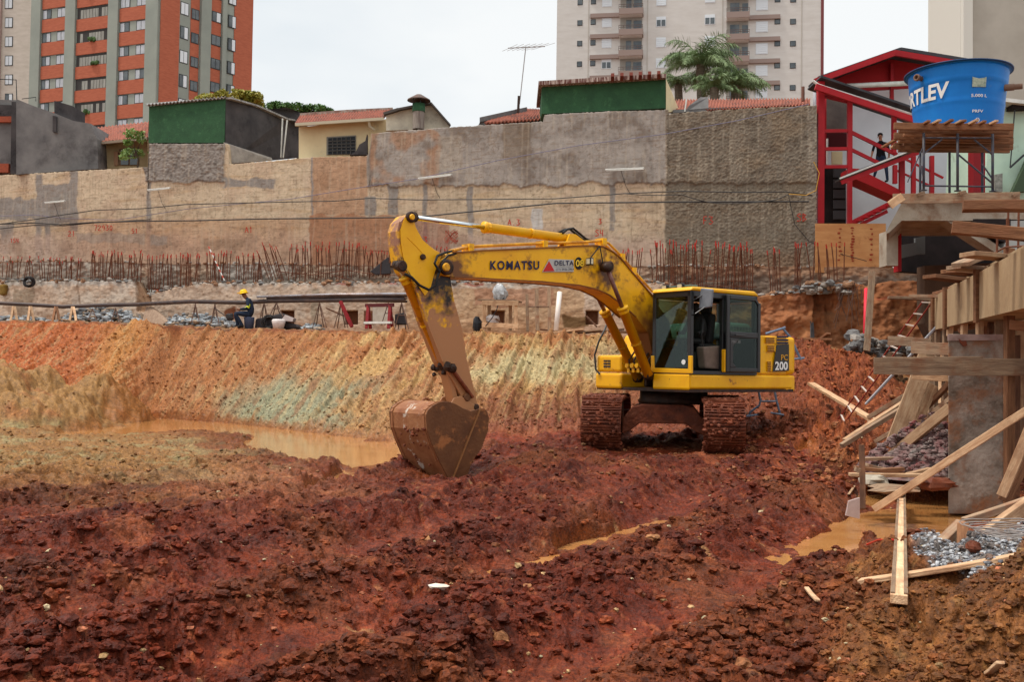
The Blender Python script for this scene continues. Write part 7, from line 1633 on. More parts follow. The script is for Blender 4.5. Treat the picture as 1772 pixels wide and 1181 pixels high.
# formwork edge boards on top
plank('edge_board', at(1545, 345, YS - .2), at(1765, 340, YS - .2), .04, .24, W_OLD, 'long weathered edge board along the top of the haunched beam', 'timber board')
plank('edge_board', at(1540, 356, YS - .35), at(1562, 340, YS - .35), .04, .2, W_NEW, 'short angled board at the left corner of the haunched beam', 'timber board')
for i, (x, y) in enumerate(((1594, 337), (1665, 335), (1758, 338))): 
    plank('wedge', at(x - 6, y + 1, YS - .3), at(x + 6, y - 3, YS - .3), .08, .08, W_OLD, ['small wooden wedge at the left end of the edge board', 'small wooden wedge under the middle scaffold leg', 'small wooden wedge at the right end of the edge board'][i], 'wedge')
# ------------------------------------------------------------------ formwork of the near beam
BF0, BF1 = at(1607, 518, 17.0), at(1800, 414, 8.4)
fb = thing('beam_formwork', 'long plywood beam formwork running towards the camera on timber props', 'formwork', at(1700, 560, 12.5))
def beamquad(u0, u1, dz0, dz1, off):
    a_, c_ = BF0 + (BF1 - BF0) * u0, BF0 + (BF1 - BF0) * u1; return [a_ + Vector((off, 0, dz0)), c_ + Vector((off, 0, dz0)), c_ + Vector((off, 0, dz1)), a_ + Vector((off, 0, dz1))]
for (u0, u1) in ((0, .10), (.102, .28), (.284, .62), (.625, 1.0)):
    b = MB(); b.prism(beamquad(u0, u1, -.56, 0, 0), (.03, 0, 0)); b.build('side_sheet', M_FORM, fb)
b = MB(); b.prism(beamquad(0, 1, -.55, -.52, .03), (.5, 0, 0)); b.build('bottom_sheet', M_FORM, fb)
b = MB(); b.prism(beamquad(0, 1, -.55, .0, .55), (.03, 0, 0)); b.build('far_side_sheet', M_FORM, fb)
for u in (.10, .282, .622): b = MB(); q = BF0 + (BF1 - BF0) * u; b.box(q.x - .05, q.x, q.y - .035, q.y + .035, q.z - .6, q.z + .03); b.build('batten', W_RED, fb)
# props under the beam
props = [(1612, 560, 655, 16.6), (1621, 560, 650, 16.2), (1634, 556, 650, 15.4), (1644, 556, 582, 14.6), (1668, 545, 582, 13.4), (1696, 530, 582, 12.4)]
for i, (x, y0, y1, Y) in enumerate(props):
    xx = xp(x, Y); plank('timber_prop', (xx, Y, zp(x, y1, Y)), (xx + .01, Y, zp(x, y0, Y)), .07, .08, W_NEW if i > 2 else W_OLD, ['first', 'second', 'third', 'fourth', 'fifth', 'sixth'][i] + ' upright prop from the far end under the beam formwork', 'timber prop', 'props under the beam formwork')
# cross planks on top of the beam
tops = [(1607, 480, 1690, 487, 13.2, W_RED, 'lowest'), (1640, 471, 1712, 476, 12.4, W_RED, 'second lowest'), (1650, 463, 1735, 471, 11.7, W_OLD, 'third'), (1673, 441, 1772, 448, 10.4, W_NEW, 'fourth and longest'), (1662, 459, 1702, 432 + 12, 11.4, W_OLD, 'short angled')]
for i, (x0, y0, x1, y1, Y, m, nm) in enumerate(tops):
    plank('deck_plank', at(x0, y0, Y), at(x1, y1, Y + .2), .25, .05, m, nm + ' cross plank resting on the beam formwork', 'timber plank', 'planks laid across the beam formwork')
plank('deck_plank', at(1647, 395, 9.6), at(1800, 408, 9.4), .12, .12, W_RED, 'thick reddish timber jutting in from the right edge below the tank', 'timber plank')
plank('deck_plank', at(1666, 357, 9.2), at(1800, 358, 9.0), .2, .09, W_RED, 'highest thick timber jutting in from the right edge under the scaffold', 'timber plank')
plank('deck_plank', at(1537, 516, 16.8), at(1625, 519, 16.6), .16, .05, W_OLD, 'thin grey plank poking left from the far end of the beam', 'timber plank')
plank('deck_plank', at(1576, 512, 16.2), at(1640, 514, 15.6), .12, .05, W_OLD, 'short plank lying over the far beam end', 'timber plank')
plank('deck_plank', at(1620, 508, 16.2), at(1660, 498, 14.4), .12, .05, W_RED, 'reddish plank scrap on the far end of the beam', 'timber plank')
for i, (x, y0, y1) in enumerate(((1742, 378, 440), (1744, 365, 436), (1725, 398, 445), (1762, 362, 440))):
    b = MB(); b.tube([at(x, y1, 10.5), at(x + 1, y0, 10.5)], .012, 5); b.build('starter_bar', M_RUST, label=['thin rusty rod rising in front of the dark opening', 'taller rusty rod just right of the one before the dark opening', 'short rusty rod left of the dark opening', 'rusty rod nearest the right photo edge above the beam'][i], cat='starter bar', group='bare rods at the near beam end')
b = MB(); b.tube([at(1718, 440, 11), at(1740, 428, 10.5), at(1772, 426, 10)], .01, 5); b.build('tie_bar', M_RUST, label='thin bent rod lying over the beam end at the right edge', cat='rebar')
# shelf plank in front of the column, posts
plank('ledger', at(1512, 632, 11.1), at(1860, 638, 10.6), .05, .19, W_OLD, 'long weathered plank crossing in front of the concrete column', 'timber plank')
plank('ledger', at(1531, 622, 11.3), at(1700, 625, 11.2), .05, .08, W_OLD, 'thin second plank lying on the long weathered one', 'timber plank')
plank('ledger', at(1578, 650, 11.9), at(1644, 652, 11.8), .05, .11, W_NEW, 'short plank just under the long weathered plank', 'timber plank')
plank('ledger', at(1537, 591, 15), at(1612, 594, 14.5), .05, .14, W_OLD, 'short board behind the ladder above the long plank', 'timber plank')
plank('ledger', at(1578, 602, 13), at(1645, 604, 12.6), .05, .16, W_OLD, 'grey board meeting the left top of the column', 'timber plank')
plank('ledger', at(1748, 564, 10.2), at(1820, 566, 10), .06, .1, W_RED, 'reddish ledger at the right edge above the long plank', 'timber plank')
plank('ledger', at(1752, 612, 12), at(1830, 613, 12), .05, .08, W_OLD, 'grey ledger behind the tall post at the right edge', 'timber plank')
xx = xp(1745, 10.9); plank('timber_post', (xx, 10.9, zp(1745, 885, 10.9)), (xp(1747, 10.9), 10.9, zp(1746, 430, 10.9)), .09, .09, W_RED, 'tall reddish timber post right of the concrete column', 'timber post')
xx = xp(1756, 11.6); plank('timber_post', (xx, 11.6, -.1), (xx, 11.6, 2.0), .09, .09, W_DRK, 'dark post behind the tall reddish one', 'timber post')  # dark colour stands in for the shade under the deck
# concrete column
col_ = thing('concrete_column', 'broad mottled grey concrete column standing in the brown puddle', 'column', at(1690, 872, 11.7))
xl, xr = xp(1641, 11.6), xp(1736, 11.6)
b = MB(); za_, zb2 = zp(1690, 876, 11.6) - .1, zp(1690, 579, 11.6); b.prism([(xl, 11.6, za_), (xr, 11.6, za_), (xr, 11.6, zb2), (xl, 11.6, zb2)], (.23, .5, 0)); b.build('shaft', mat('mottled_concrete', lin(172, 158, 146), rough=.75, col2=lin(104, 90, 78), scale=2.4, detail=12, bump=.6, bscale=18, col3=lin(142, 98, 70), s3=1.8, lo3=.5, hi3=.62, lo=.38, hi=.64, wet=.2), col_, bevel=.012)
b = MB(); b.prism([at(1641, 579, 11.58), at(1641, 590, 11.58), at(1736, 589, 11.58), at(1736, 579, 11.58)], (0, .02, 0)); b.build('pinkish_lip', mat('pink_cement', lin(176, 152, 146), rough=.8, col2=lin(140, 116, 110), scale=6), col_)
b = MB(); q = [(1659, 586), (1665, 591), (1672, 590), (1674, 598), (1668, 600), (1662, 594)]; b.prism([at(x, y, 11.575) for x, y in q], (0, .02, 0)); b.build('chip', mat('chip_brown', lin(112, 58, 40), rough=.8), col_)
# ------------------------------------------------------------------ braces and boards leaning about
def ln(nm, x0, y0, Y0_, x1, y1, Y1_, w, t, m, lab, cat='timber plank', group=None, up=(0, 0, 1), roll=0): return plank(nm, at(x0, y0, Y0_), at(x1, y1, Y1_), w, t, m, lab, cat, group, up=up, roll=roll)
ln('brace', 1512, 881, 10.6, 1860, 660, 9.4, .06, .075, W_NEW, 'long thin brace crossing the column diagonally from the puddle', 'timber brace')
ln('brace', 1524, 806, 13.6, 1645, 706, 12.6, .07, .13, W_NEW, 'pale heavy brace leaning on the left edge of the column', 'timber brace')
ln('brace', 1457, 772, 15.5, 1575, 700, 15.9, .09, .07, W_OLD, 'pair plank leaning from the mud toward the wide boards, lower one', 'timber brace')
ln('brace', 1462, 764, 15.9, 1580, 686, 16.4, .09, .07, W_NEW, 'pair plank leaning from the mud toward the wide boards, upper one', 'timber brace')
ln('brace', 1503, 724, 18, 1600, 664, 17.5, .09, .08, W_OLD, 'farther brace rising behind the paired planks', 'timber brace')
ln('brace', 1515, 766, 17, 1600, 716, 16.5, .08, .07, W_OLD, 'thin brace low behind the wide boards', 'timber brace')
ln('brace', 1603, 705, 15, 1646, 660, 14.6, .08, .07, W_RED, 'short brace beside the column, upper', 'timber brace'); ln('brace', 1606, 722, 15, 1648, 690, 14.4, .08, .07, W_OLD, 'short brace beside the column, lower', 'timber brace')
ln('wide_board', 1546, 778, 14.2, 1606, 612, 14.6, .27, .04, W_NEW, 'wide pale board leaning steeply left of the column', up=(0, -1, .2)); ln('wide_board', 1566, 765, 14.8, 1610, 664, 14.9, .24, .04, W_NEW, 'second wide board tucked behind the first one', up=(0, -1, .2))
for i, (x, Y) in enumerate(((1609, 17.2), (1627, 16.8), (1634, 16.2), (1618, 15.5))):
    ln('thin_prop', x, 738, Y, x + 1, 652, Y, .06, .07, W_OLD, ['first', 'second', 'third', 'fourth'][i] + ' thin upright stick in the shade left of the column', 'timber prop', 'thin sticks left of the column')
ln('loose_plank', 1403, 664, 22, 1515, 731, 19.4, .17, .06, W_NEW, 'pale plank lying down the red mound below the counterweight')
ln('loose_plank', 1506, 730, 19.2, 1508, 762, 18.4, .1, .06, W_OLD, 'short upright piece at the lower end of the mound plank')
ln('leaning_board', 1500, 608, 27.8, 1509, 470, 29, .19, .05, W_OLD, 'grey timber board leaning upright against the footing wall', up=(0, -1, 0))
b = MB(); b.tube([at(1496.5, 600, 28.2), at(1499, 500, 28.8)], .06, 9); b.build('red_pipe', mat('pink_red_pipe', lin(216, 50, 66), rough=.5), label='pinkish red pipe standing behind the leaning grey board', cat='pipe', smooth='all')
ln('stake', 1492, 882, 10.6, 1491, 772, 10.8, .06, .07, W_DRK, 'muddy stake standing in the puddle', 'timber stake'); ln('stake', 1488, 815, 10.5, 1480, 812, 10.5, .05, .05, W_OLD, 'stub nailed near the top of the muddy stake', 'timber stake')
b = MB(); b.prism([at(1464, 893, 10.2), at(1469, 868, 10.2), at(1488, 862, 10.2), at(1488, 899, 10.2)], (0, .03, 0)); b.build('board_scrap', mat('pale_scrap', lin(186, 168, 164), rough=.5, col2=lin(160, 138, 130), scale=5), label='tilted pale board scrap reflected in the puddle beside the stake', cat='board scrap')
lit = [(1478, 810, 1565, 820, 11.6, W_RED), (1470, 823, 1600, 822, 11.5, W_NEW), (1523, 816, 1563, 811, 11.6, W_RED), (1500, 806, 1535, 812, 11.9, W_OLD), (1560, 824, 1610, 812, 12.2, W_NEW), (1495, 796, 1560, 792, 13, W_OLD), (1534, 790, 1572, 778, 13.4, W_RED), (1590, 836, 1640, 830, 12.2, W_DRK)]
for i, (x0, y0, x1, y1, Y, m) in enumerate(lit):
    ln('scrap_plank', x0, y0, Y, x1, y1, Y, .1, .04, m, ['reddish', 'long pale', 'short red', 'grey', 'pale tilted', 'far grey', 'far red', 'dark wet'][i] + ' scrap plank lying at the head of the puddle', 'timber scrap', 'scrap planks at the head of the puddle')
for i, (x, y, Y, w, h) in enumerate(((1512, 833, 11.2, .17, .07), (1545, 846, 11.0, .3, .05), (1620, 838, 11.6, .25, .08))):
    p = at(x, y, Y); b = MB(); b.blob(p, (w, w * .7, h), seed=i + 40, jit=.25, nu=9, nv=5); b.build('mud_slab', [M_FCONC, W_OLD, M_MUDDY][i], label=['broken concrete chunk at the top of the puddle', 'flat pale slab half sunk in the puddle', 'brown mud lump touching the column foot'][i], cat='rubble piece')
b = MB(); p = at(1612, 812, 13.2); rr = random.Random(12)
for i in range(900):
    a, q = rr.uniform(0, 6.28), rr.random() ** .6; u_, w_ = .95 * q * math.cos(a), .8 * q * math.sin(a); r = rr.uniform(.012, .05)
    b.blob(p + Vector((u_, w_, .62 * (1 - q) ** .8 * (1 + .3 * math.sin(a * 3)) - .03)), (r * 1.3, r, r * .8), seed=i, nu=5, nv=4, jit=.35)
P = [p + Vector((.95 * math.cos(a * .393), .8 * math.sin(a * .393), -.1)) for a in range(16)]; k = b.pts(P + [p + Vector((0, 0, .5))])
for i in range(16): b._f([k + i, k + (i + 1) % 16, k + 16])
b.build('rubble_heap', mat('purple_grey_heap', lin(120, 84, 82), rough=.95, col2=lin(128, 120, 114), scale=5, detail=9, bump=1, bscale=22, col3=lin(118, 46, 46), s3=1.4, lo3=.5, hi3=.6), label='purplish grey heap of fine rubble left of the column foot', cat='rubble heap', kind='stuff')
# ladder
ld = thing('ladder', 'long thin red ladder with white rungs leaning on the far beam end', 'ladder', at(1485, 745, 18.5))
La, Lb, Lc, Ld_ = at(1444, 735, 19.0), at(1604, 512, 16.9), at(1452, 745, 18.6), at(1621, 512, 16.6)
La, Lc = at(1450, 726, 19.0), at(1456, 740, 18.6)
ML = mat('dull_red_rail', lin(140, 56, 44), rough=.7)
b = MB(); b.tube([La, Lb], .014, 6); b.build('rail', ML, ld); b = MB(); b.tube([Lc, Ld_], .014, 6); b.build('rail', ML, ld)
for i in range(12): f = .04 + i * .083; b = MB(); b.bar(La + (Lb - La) * f, Lc + (Ld_ - Lc) * f, .03, .02); b.build('rung', mat('dusty_rung', lin(186, 170, 158), rough=.8), ld)
b = MB(); b.tube([at(1498, 700, 17), at(1626, 560, 16)], .022, 6); b.build('pole', mat('dull_aluminium', lin(176, 176, 180), rough=.4), label='thin pale metal pole leaning just right of the red ladder', cat='pole')
b = MB(); b.tube([at(1505, 694, 17.1), at(1580, 612, 16.4)], .018, 6); b.build('pole', mat('dull_aluminium', lin(176, 176, 180), rough=.4), label='second shorter metal pole beside the pale one behind the ladder', cat='pole')
# ------------------------------------------------------------------ near right timbers
def gnd(px, py, up=.03): p = gp(px, py); return p + Vector((0, 0, up))
p0, p1 = gnd(1556, 1058, .05), gnd(1561, 905, .0); p1 = at(1560, 850, p1.y + .3)
tp = plank('channel_timber', p0, p1, .085, .05, W_NEW, 'pale grooved timber pointing at the camera, its near end on the brown earth', 'timber beam')
b = MB(); Lp = (p1 - p0).length; b.box(.02, Lp - .02, -.042, -.022, .024, .036); b.box(.02, Lp - .02, .022, .042, .024, .036)
me = bpy.data.meshes.new('ridge'); me.from_pydata(b.v, [], b.f); me.materials.append(W_OLD); o = bpy.data.objects.new('ridge', me); COL.objects.link(o); o.parent = tp
p0, p1 = gnd(1488, 1019, .03), gnd(1640, 1003, .05); d_ = (p1 - p0).normalized(); plank('long_plank', p0, p0 + d_ * .98 + Vector((0, 0, .02)), .09, .03, W_NEW, 'lower thin plank lying on the earth under the grooved timber', 'timber plank')
q0 = at(1576, 1006, p0.y + .15); q1 = at(1860, 980, p0.y + .3); plank('long_plank', q0, q1, .07, .05, W_NEW, 'upper plank running right over the earth to the photo edge', 'timber plank')
q0 = at(1612, 966, 7.35); q1 = at(1664, 908, 7.6); plank('short_timber', q0, q1, .085, .09, W_OLD, 'short square timber lying tilted on the gravel', 'timber beam')
q0 = at(1667, 958, 7.3); q1 = at(1666, 908, 7.4); plank('short_post', q0, q1, .08, .08, W_RED, 'short reddish stub post set in the gravel', 'timber post')
q0 = at(1684, 948, 7.2); q1 = at(1850, 822, 7.3); plank('near_brace', q0, q1, .07, .11, W_NEW, 'thick pale brace entering from the right over the gravel', 'timber brace')
q0 = at(1668, 902, 8.2); q1 = at(1850, 840, 8.4); plank('near_brace', q0, q1, .06, .06, W_OLD, 'thin plank behind the thick pale brace over the gravel', 'timber brace')
q0 = at(1733, 858, 9.4); q1 = at(1800, 700, 9.2); plank('near_brace', q0, q1, .05, .09, W_NEW, 'steep pale brace at the right edge below the long diagonal one', 'timber brace')
q0 = at(1738, 868, 9.6); q1 = at(1800, 745, 9.5); plank('near_brace', q0, q1, .05, .12, W_RED, 'steep dark red brace just behind the pale one at the right edge', 'timber brace')
p = gnd(1684, 958, .03); b = MB(); b.blob(p, (.05, .045, .04), seed=5, jit=.15); b.build('stone', M_MUDDY, label='brown muddy stone at the foot of the thick pale brace', cat='stone')
b = MB(); rr = random.Random(8)
cc_ = gnd(1752, 935, .0)
for k in range(7):
    r0 = .14 + k * .022; b.tube([cc_ + Vector((r0 * 1.25 * math.cos(a * .35), r0 * math.sin(a * .35), .01 + .012 * k + rr.uniform(-.006, .01))) for a in range(19)], .004, 4, cap=False)
b.build('wire_coil', mat('galvanised_wire', lin(150, 144, 140), rough=.5, col2=lin(120, 96, 84), scale=9), label='loose coil of thin wire lying on the gravel at the right edge', cat='wire coil')
q0, q1 = gnd(1500, 948, .02), gnd(1546, 943, .03); b = MB(); b.tube([q0, (q0 + q1) / 2 + Vector((0, 0, .02)), q1], .008, 6); b.build('red_hose', mat('red_plastic', lin(200, 56, 40), rough=.5), label='short red plastic strip on the earth left of the grooved timber', cat='plastic strip')
for i, (x0, y0, x1, y1) in enumerate(((1398, 1028, 1416, 1052), (1583, 911, 1607, 914), (1468, 860, 1478, 845), (1712, 1178, 1730, 1168))):
    q0, q1 = gnd(x0, y0, .02), gnd(x1, y1, .03); plank('splinter', q0, q1, .03, .012, W_NEW, ['pale wood splinter on the red mud left of the brown earth', 'thin stick floating in the puddle right of the grooved timber', 'small stick at the left shore of the puddle', 'tiny pale splinter at the bottom right'][i], 'wood splinter')
p = gnd(765, 1022, .02); b = MB(); b.blob(p, (.075, .05, .02), seed=77, jit=.18, nu=9, nv=5); b.build('white_stone', mat('chalky', lin(226, 214, 196), rough=.8, col2=lin(190, 176, 160), scale=12), label='flat whitish stone lying on the red mud in the foreground', cat='stone')

rr = random.Random(31)
kinds = [W_RED, W_DRK, W_OLD, W_NEW]
extra = [(1662, 575, 1700, 545, 13.6), (1712, 640, 1716, 520, 12.6), (1728, 640, 1730, 505, 12.2), (1762, 720, 1764, 500, 11.9), (1700, 660, 1705, 545, 15.5), (1752, 860, 1756, 640, 12.4), (1768, 800, 1770, 560, 12.0), (1650, 640, 1700, 600, 15.0), (1600, 700, 1640, 640, 16.5), (1585, 760, 1640, 735, 14.6), (1560, 700, 1590, 668, 16.8), (1625, 700, 1628, 600, 16.0)]
nm_ = ['first', 'second', 'third', 'fourth', 'fifth', 'sixth', 'seventh', 'eighth', 'ninth', 'tenth', 'eleventh', 'twelfth']
for i, (x0, y0, x1, y1, Y) in enumerate(extra):
    ln('deck_prop', x0, y0, Y, x1, y1, Y + rr.uniform(-.4, .4), rr.uniform(.06, .1), rr.uniform(.05, .09), kinds[i % 4], nm_[i] + ' rough prop in the shade behind the concrete column', 'timber prop', 'rough props in the shade under the deck')
b = MB(); q = BF0 + (BF1 - BF0) * .1; e_ = BF1
b.prism([q + Vector((.1, 0, .03)), e_ + Vector((.1, 0, .03)), e_ + Vector((4.5, 0, .03)), q + Vector((4.5, 0, .03))], (0, 0, .05)); b.build('slab_deck', M_FORM, label='plywood slab deck stretching away right of the beam formwork', cat='deck')
for i in range(5):
    f = .2 + i * .16; q = BF0 + (BF1 - BF0) * f; plank('deck_joist', q + Vector((.1, 0, -.06)), q + Vector((4.4, 0, -.06)), .08, .14, W_DRK, nm_[i] + ' dark joist from the far end under the slab deck', 'timber joist', 'dark joists under the slab deck')
# ------------------------------------------------------------------ things on the earth bench
def by(px, d=0.0): # distance of the bench edge at a pixel column, plus d metres back
    return float(np.interp(px, key, CYs[:, 7])) + d
def bz(px, d=0.0):
    Y = by(px, d); return ground_z(xp(px, Y), Y)
def bp(px, py, d=.6): return at(px, py, by(px, d))
# broken stone heaps (stuff) 
MG1 = mat('stone_blue_grey', lin(170, 174, 176), rough=.9, col2=lin(136, 140, 144), scale=6); MG2 = mat('stone_dark', lin(112, 112, 114), rough=.9, col2=lin(90, 88, 88), scale=6); MG3 = mat('stone_tan', lin(176, 158, 138), rough=.9, col2=lin(140, 118, 100), scale=6)
def heapstones(name, x0, x1, base, peak, n, seed, label, d0=.7, d1=1.5):
    rr = random.Random(seed); b = MB()
    for i in range(n):
        f = rr.random(); x = x0 + (x1 - x0) * f; d = rr.uniform(d0, d1); pk = base + (peak - base) * math.sin(math.pi * f) ** .7 * (.35 + .65 * (d - d0) / (d1 - d0))
        y = pk + (base - pk) * rr.random() ** 1.5; p = at(x, y, by(x, d)); r = rr.uniform(.05, .14); b.mi(rr.choice((0, 0, 0, 1, 2)))
        b.blob(p, (r * rr.uniform(.8, 1.6), r, r * rr.uniform(.4, .8)), seed=rr.random(), jit=.3, nu=6, nv=4)
    return b.build(name, [MG1, MG2, MG3], label=label, cat='stone heap', kind='stuff')
heapstones('stone_heap', 100, 250, 558, 529, 520, 1, 'heap of grey broken stone under the long pipe at the left')
heapstones('stone_heap', 262, 415, 566, 541, 460, 2, 'heap of grey broken stone left of the seated worker')
heapstones('stone_heap', 520, 560, 571, 560, 60, 3, 'small spill of pale stones right of the white bag'); heapstones('stone_heap', -60, 100, 558, 546, 120, 5, 'thin spread of stones among the sawhorses at the far left')
b = MB(); P = [bp(244, 562, .5), bp(252, 530, 1.3), bp(262, 530, 1.3), bp(290, 556, .6), bp(280, 564, .4)]; b.prism(P, (0, .4, 0)); b.build('sand_heap', mat('grey_sand', lin(160, 136, 116), rough=.95, col2=lin(136, 112, 94), scale=8, bump=.5), label='small tan sand heap between the two stone heaps', cat='sand heap', bevel=.08)
# long pipe
M_DPIPE = mat('dark_pipe', lin(58, 52, 54), rough=.4, col2=lin(92, 74, 66), scale=2, stretch=(.3, 3, 3))
def run(pts, r, m, label, d=1.0, nm='long_pipe', cat='pipe', n=8): b = MB(); b.tube([bp(x, y, d) for x, y in pts], r, n); return b.build(nm, m, label=label, cat=cat, smooth='all')
run([(-80, 524), (0, 525), (60, 528), (110, 531), (160, 529), (240, 527), (330, 522), (420, 524), (470, 521), (560, 520), (640, 519), (700, 519)], .085, M_DPIPE, 'long sagging dark pipe carried on stands along the bench')
M_STEEL = mat('pale_steel', lin(176, 178, 186), rough=.35, metal=.4, col2=lin(140, 120, 112), scale=3, stretch=(.3, 2, 2))
for i, (y0, y1, x0, m) in enumerate(((514, 509, 445, M_STEEL), (517, 512.5, 462, M_DPIPE), (516, 515, 470, M_STEEL), (520, 516.5, 458, M_DPIPE), (523, 522, 475, M_DPIPE))):
    run([(x0, y0), ((x0 + 700) / 2, (y0 + y1) / 2 - 1.5), (704, y1)], .045, m, ['top pale steel bar on the bar rack behind the digger arm', 'dark bar just below the top pale one on the rack', 'middle pale steel bar on the rack', 'lower dark bar on the rack', 'lowest dark bar on the rack'][i], .9 + i * .07, 'steel_bar', 'steel bar')
# thin wire stands
M_THIN = mat('rust_rod', lin(92, 66, 54), rough=.7)
stands = [(160, 532, 554), (200, 531, 556), (338, 524, 558), (372, 524, 560), (457, 522, 571), (478, 522, 548), (553, 522, 567), (590, 522, 568), (672, 522, 563), (695, 522, 570)]
for i, (x, y0, y1) in enumerate(stands):
    wd = 7 if i < 4 else 12; b = MB()
    for dx, dd in ((-wd, .5), (wd, .5), (-wd * .5, 1.4), (wd * .6, 1.4)): b.tube([bp(x, y0 + 2, .95), bp(x + dx, y1, dd)], .018, 5)
    b.tube([bp(x - wd * .5, (y0 + y1) / 2, .75), bp(x + wd * .5, (y0 + y1) / 2, .75)], .014, 5)
    nth = ['first', 'second', 'third', 'fourth', 'fifth', 'sixth', 'seventh', 'eighth', 'ninth', 'tenth'][i]
    b.build('wire_stand', M_THIN, label=nth + ' thin rod stand from the left carrying the long pipe', cat='pipe stand', group='thin rod stands under the pipe')
# timber sawhorses at the left
for i, (x, w, m) in enumerate(((24, 10, W_NEW), (53, 9, W_NEW), (97, 10, W_RED), (126, 9, W_NEW))):
    t = thing('sawhorse', ['leftmost pale timber sawhorse under the long pipe', 'second pale timber sawhorse under the long pipe', 'reddish timber sawhorse beside the stones', 'fourth timber sawhorse at the edge of the stone heap'][i], 'sawhorse', bp(x, 556, .6), 'sawhorses under the long pipe')
    for dx, d in ((-w * .6, .45), (w * .6, .45), (-w * .45, 1.3), (w * .5, 1.3)): plank('leg', bp(x + dx * .2, 531, .9), bp(x + dx, 556, d), .09, .05, m, parent=t)
plank('ground_board', bp(30, 555, .5), bp(62, 556.5, .45), .12, .05, W_OLD, 'pale board on the bench under the second sawhorse', 'timber board'); plank('ground_board', bp(104, 553, .5), bp(134, 557, .45), .12, .05, W_NEW, 'whitish board on the bench under the fourth sawhorse', 'timber board')
plank('ground_board', bp(250, 561, .3), bp(300, 567, .25), .08, .03, W_RED, 'thin brown board on the bench edge below the sand heap', 'timber board')
# hanging coil
def coil(px, py, Y, r, n, th, m, label, tilt=.2, nm='hose_coil', flat=False):
    c = at(px, py, Y); b = MB(); rr = random.Random(int(px))
    for k in range(n):
        rk = r * (1 - .09 * (k % 5)) ; ph = rr.uniform(0, 6); o_ = rr.uniform(-.06, .06)
        P = [c + Vector((rk * math.cos(a), (o_ + .05 * math.sin(a * 2 + ph)), rk * (1 + rr.uniform(-.01, .01)) * math.sin(a))) for a in [2 * math.pi * i / 20 for i in range(21)]]
        b.tube(P, th, 5, cap=False)
    return b.build(nm, m, label=label, cat='hose coil', smooth='all')
coil(50, 488, wallY(50) - 1.9, .24, 12, .022, MK, 'black hose coil hanging on the footing wall at the left')
b = MB(); b.tube([at(0, 482, wallY(0) - 1.7), at(30, 483, wallY(30) - 1.75), at(45, 486, wallY(50) - 1.85)], .02, 6); b.build('cable', MK, label='short black cable leading to the hanging hose coil', cat='cable')
b = MB(); b.prism([at(-2, 512, wallY(0) - 1.7), at(-2, 492, wallY(0) - 1.7), at(10, 492, wallY(0) - 1.7), at(8, 510, wallY(0) - 1.7)], (0, .3, 0)); b.build('yellow_sack', mat('ochre_cloth', lin(140, 112, 56), rough=.9, col2=lin(110, 84, 40), scale=6), label='ochre cloth bundle on the footing wall at the photo edge', cat='sack', bevel=.08)
# gear beside the worker
coil(466, 558, by(466, .5), .27, 10, .024, MK, 'black hose coil standing behind the seated worker')
b = MB(); P = [(440, 570), (442, 552), (462, 548), (486, 542), (494, 544), (490, 556), (515, 562), (520, 569), (480, 570)]; b.prism([bp(x, y, .55) for x, y in P], (0, .7, 0)); b.build('tarpaulin', mat('black_sheet', lin(52, 48, 50), rough=.5, bump=.6, bscale=14), label='rumpled black plastic sheet behind the white bucket', cat='tarpaulin', bevel=.06)
b = MB(); b.prism([bp(486, 555, .4), bp(493, 545, .5), bp(508, 551, .5), bp(506, 557, .4)], (0, .5, 0)); b.build('cardboard', mat('grey_card', lin(150, 136, 132), rough=.9), label='grey cardboard flap lying on the black sheet', cat='cardboard', bevel=.01)
c = bp(482, 570, .25); b = MB(); b.lathe([(0, 0), (.19, 0), (.24, .22), (.26, .32), (.22, .37), (.1, .36), (0, .36)], c, 16); b.build('white_bucket', mat('white_plastic', lin(226, 218, 214), rough=.5, col2=lin(200, 186, 180), scale=4), label='white plastic bucket at the bench edge right of the worker', cat='bucket', smooth='all')
# red frames
def frame(x0, x1, y0, y1, label, lean=0):
    t = thing('red_easel', label, 'steel frame', bp((x0 + x1) / 2, y1, .6)); 
    for x in (x0, x1):
        for d, dx in ((.3, -3), (.9, 4)): b = MB(); b.bar(bp(x, y0, .6), bp(x + dx, y1, d), .1, .08); b.build('leg', mat('oxide_red', lin(140, 32, 36), rough=.6, col2=lin(110, 26, 30), scale=4), t)
    b = MB(); b.bar(bp(x0 - 4, y0, .6), bp(x1 + 6, y0 - 1, .6), .1, .12); b.build('top_bar', mat('dark_oxide', lin(86, 34, 36), rough=.7), t)
    b = MB(); b.bar(bp(x0 - 6, y1 - 10, .35), bp(x1 + 2, y1 - 10.5, .35), .12, .08); b.build('shelf_bar', M_WHITE, t)
frame(637, 675, 529, 569, 'dark red steel frame with white bar standing on the bench edge by the digger arm')
b = MB(); b.prism([bp(645, 561, 1.0), bp(645, 532, 1.0), bp(671, 532, 1.0), bp(671, 561, 1.0)], (0, .05, 0)); b.build('white_board', mat('dusty_white', lin(206, 198, 184), rough=.8, col2=lin(180, 166, 148), scale=4), label='dusty white board behind the dark red frame', cat='board')
b = MB(); b.bar(bp(589, 522, .7), bp(609, 566, .5), .1, .1); b.build('red_strut', mat('oxide_red', lin(140, 32, 36), rough=.6), label='single dark red strut leaning under the bar rack', cat='strut')
plank('leaning_stick', bp(565, 534, .8), bp(600, 549, .9), .06, .05, W_DRK, 'dark stick lying across the rod stands left of the red strut', 'stick')
b = MB(); b.prism([bp(683, 562, .9), bp(683, 544, .9), bp(700, 541, .9), bp(704, 562, .9)], (0, .4, 0)); b.build('wall_pocket_bundle', mat('black_sheet', lin(52, 48, 50), rough=.5), label='black bundle on the bench just left of the digger arm', cat='sack', bevel=.04)
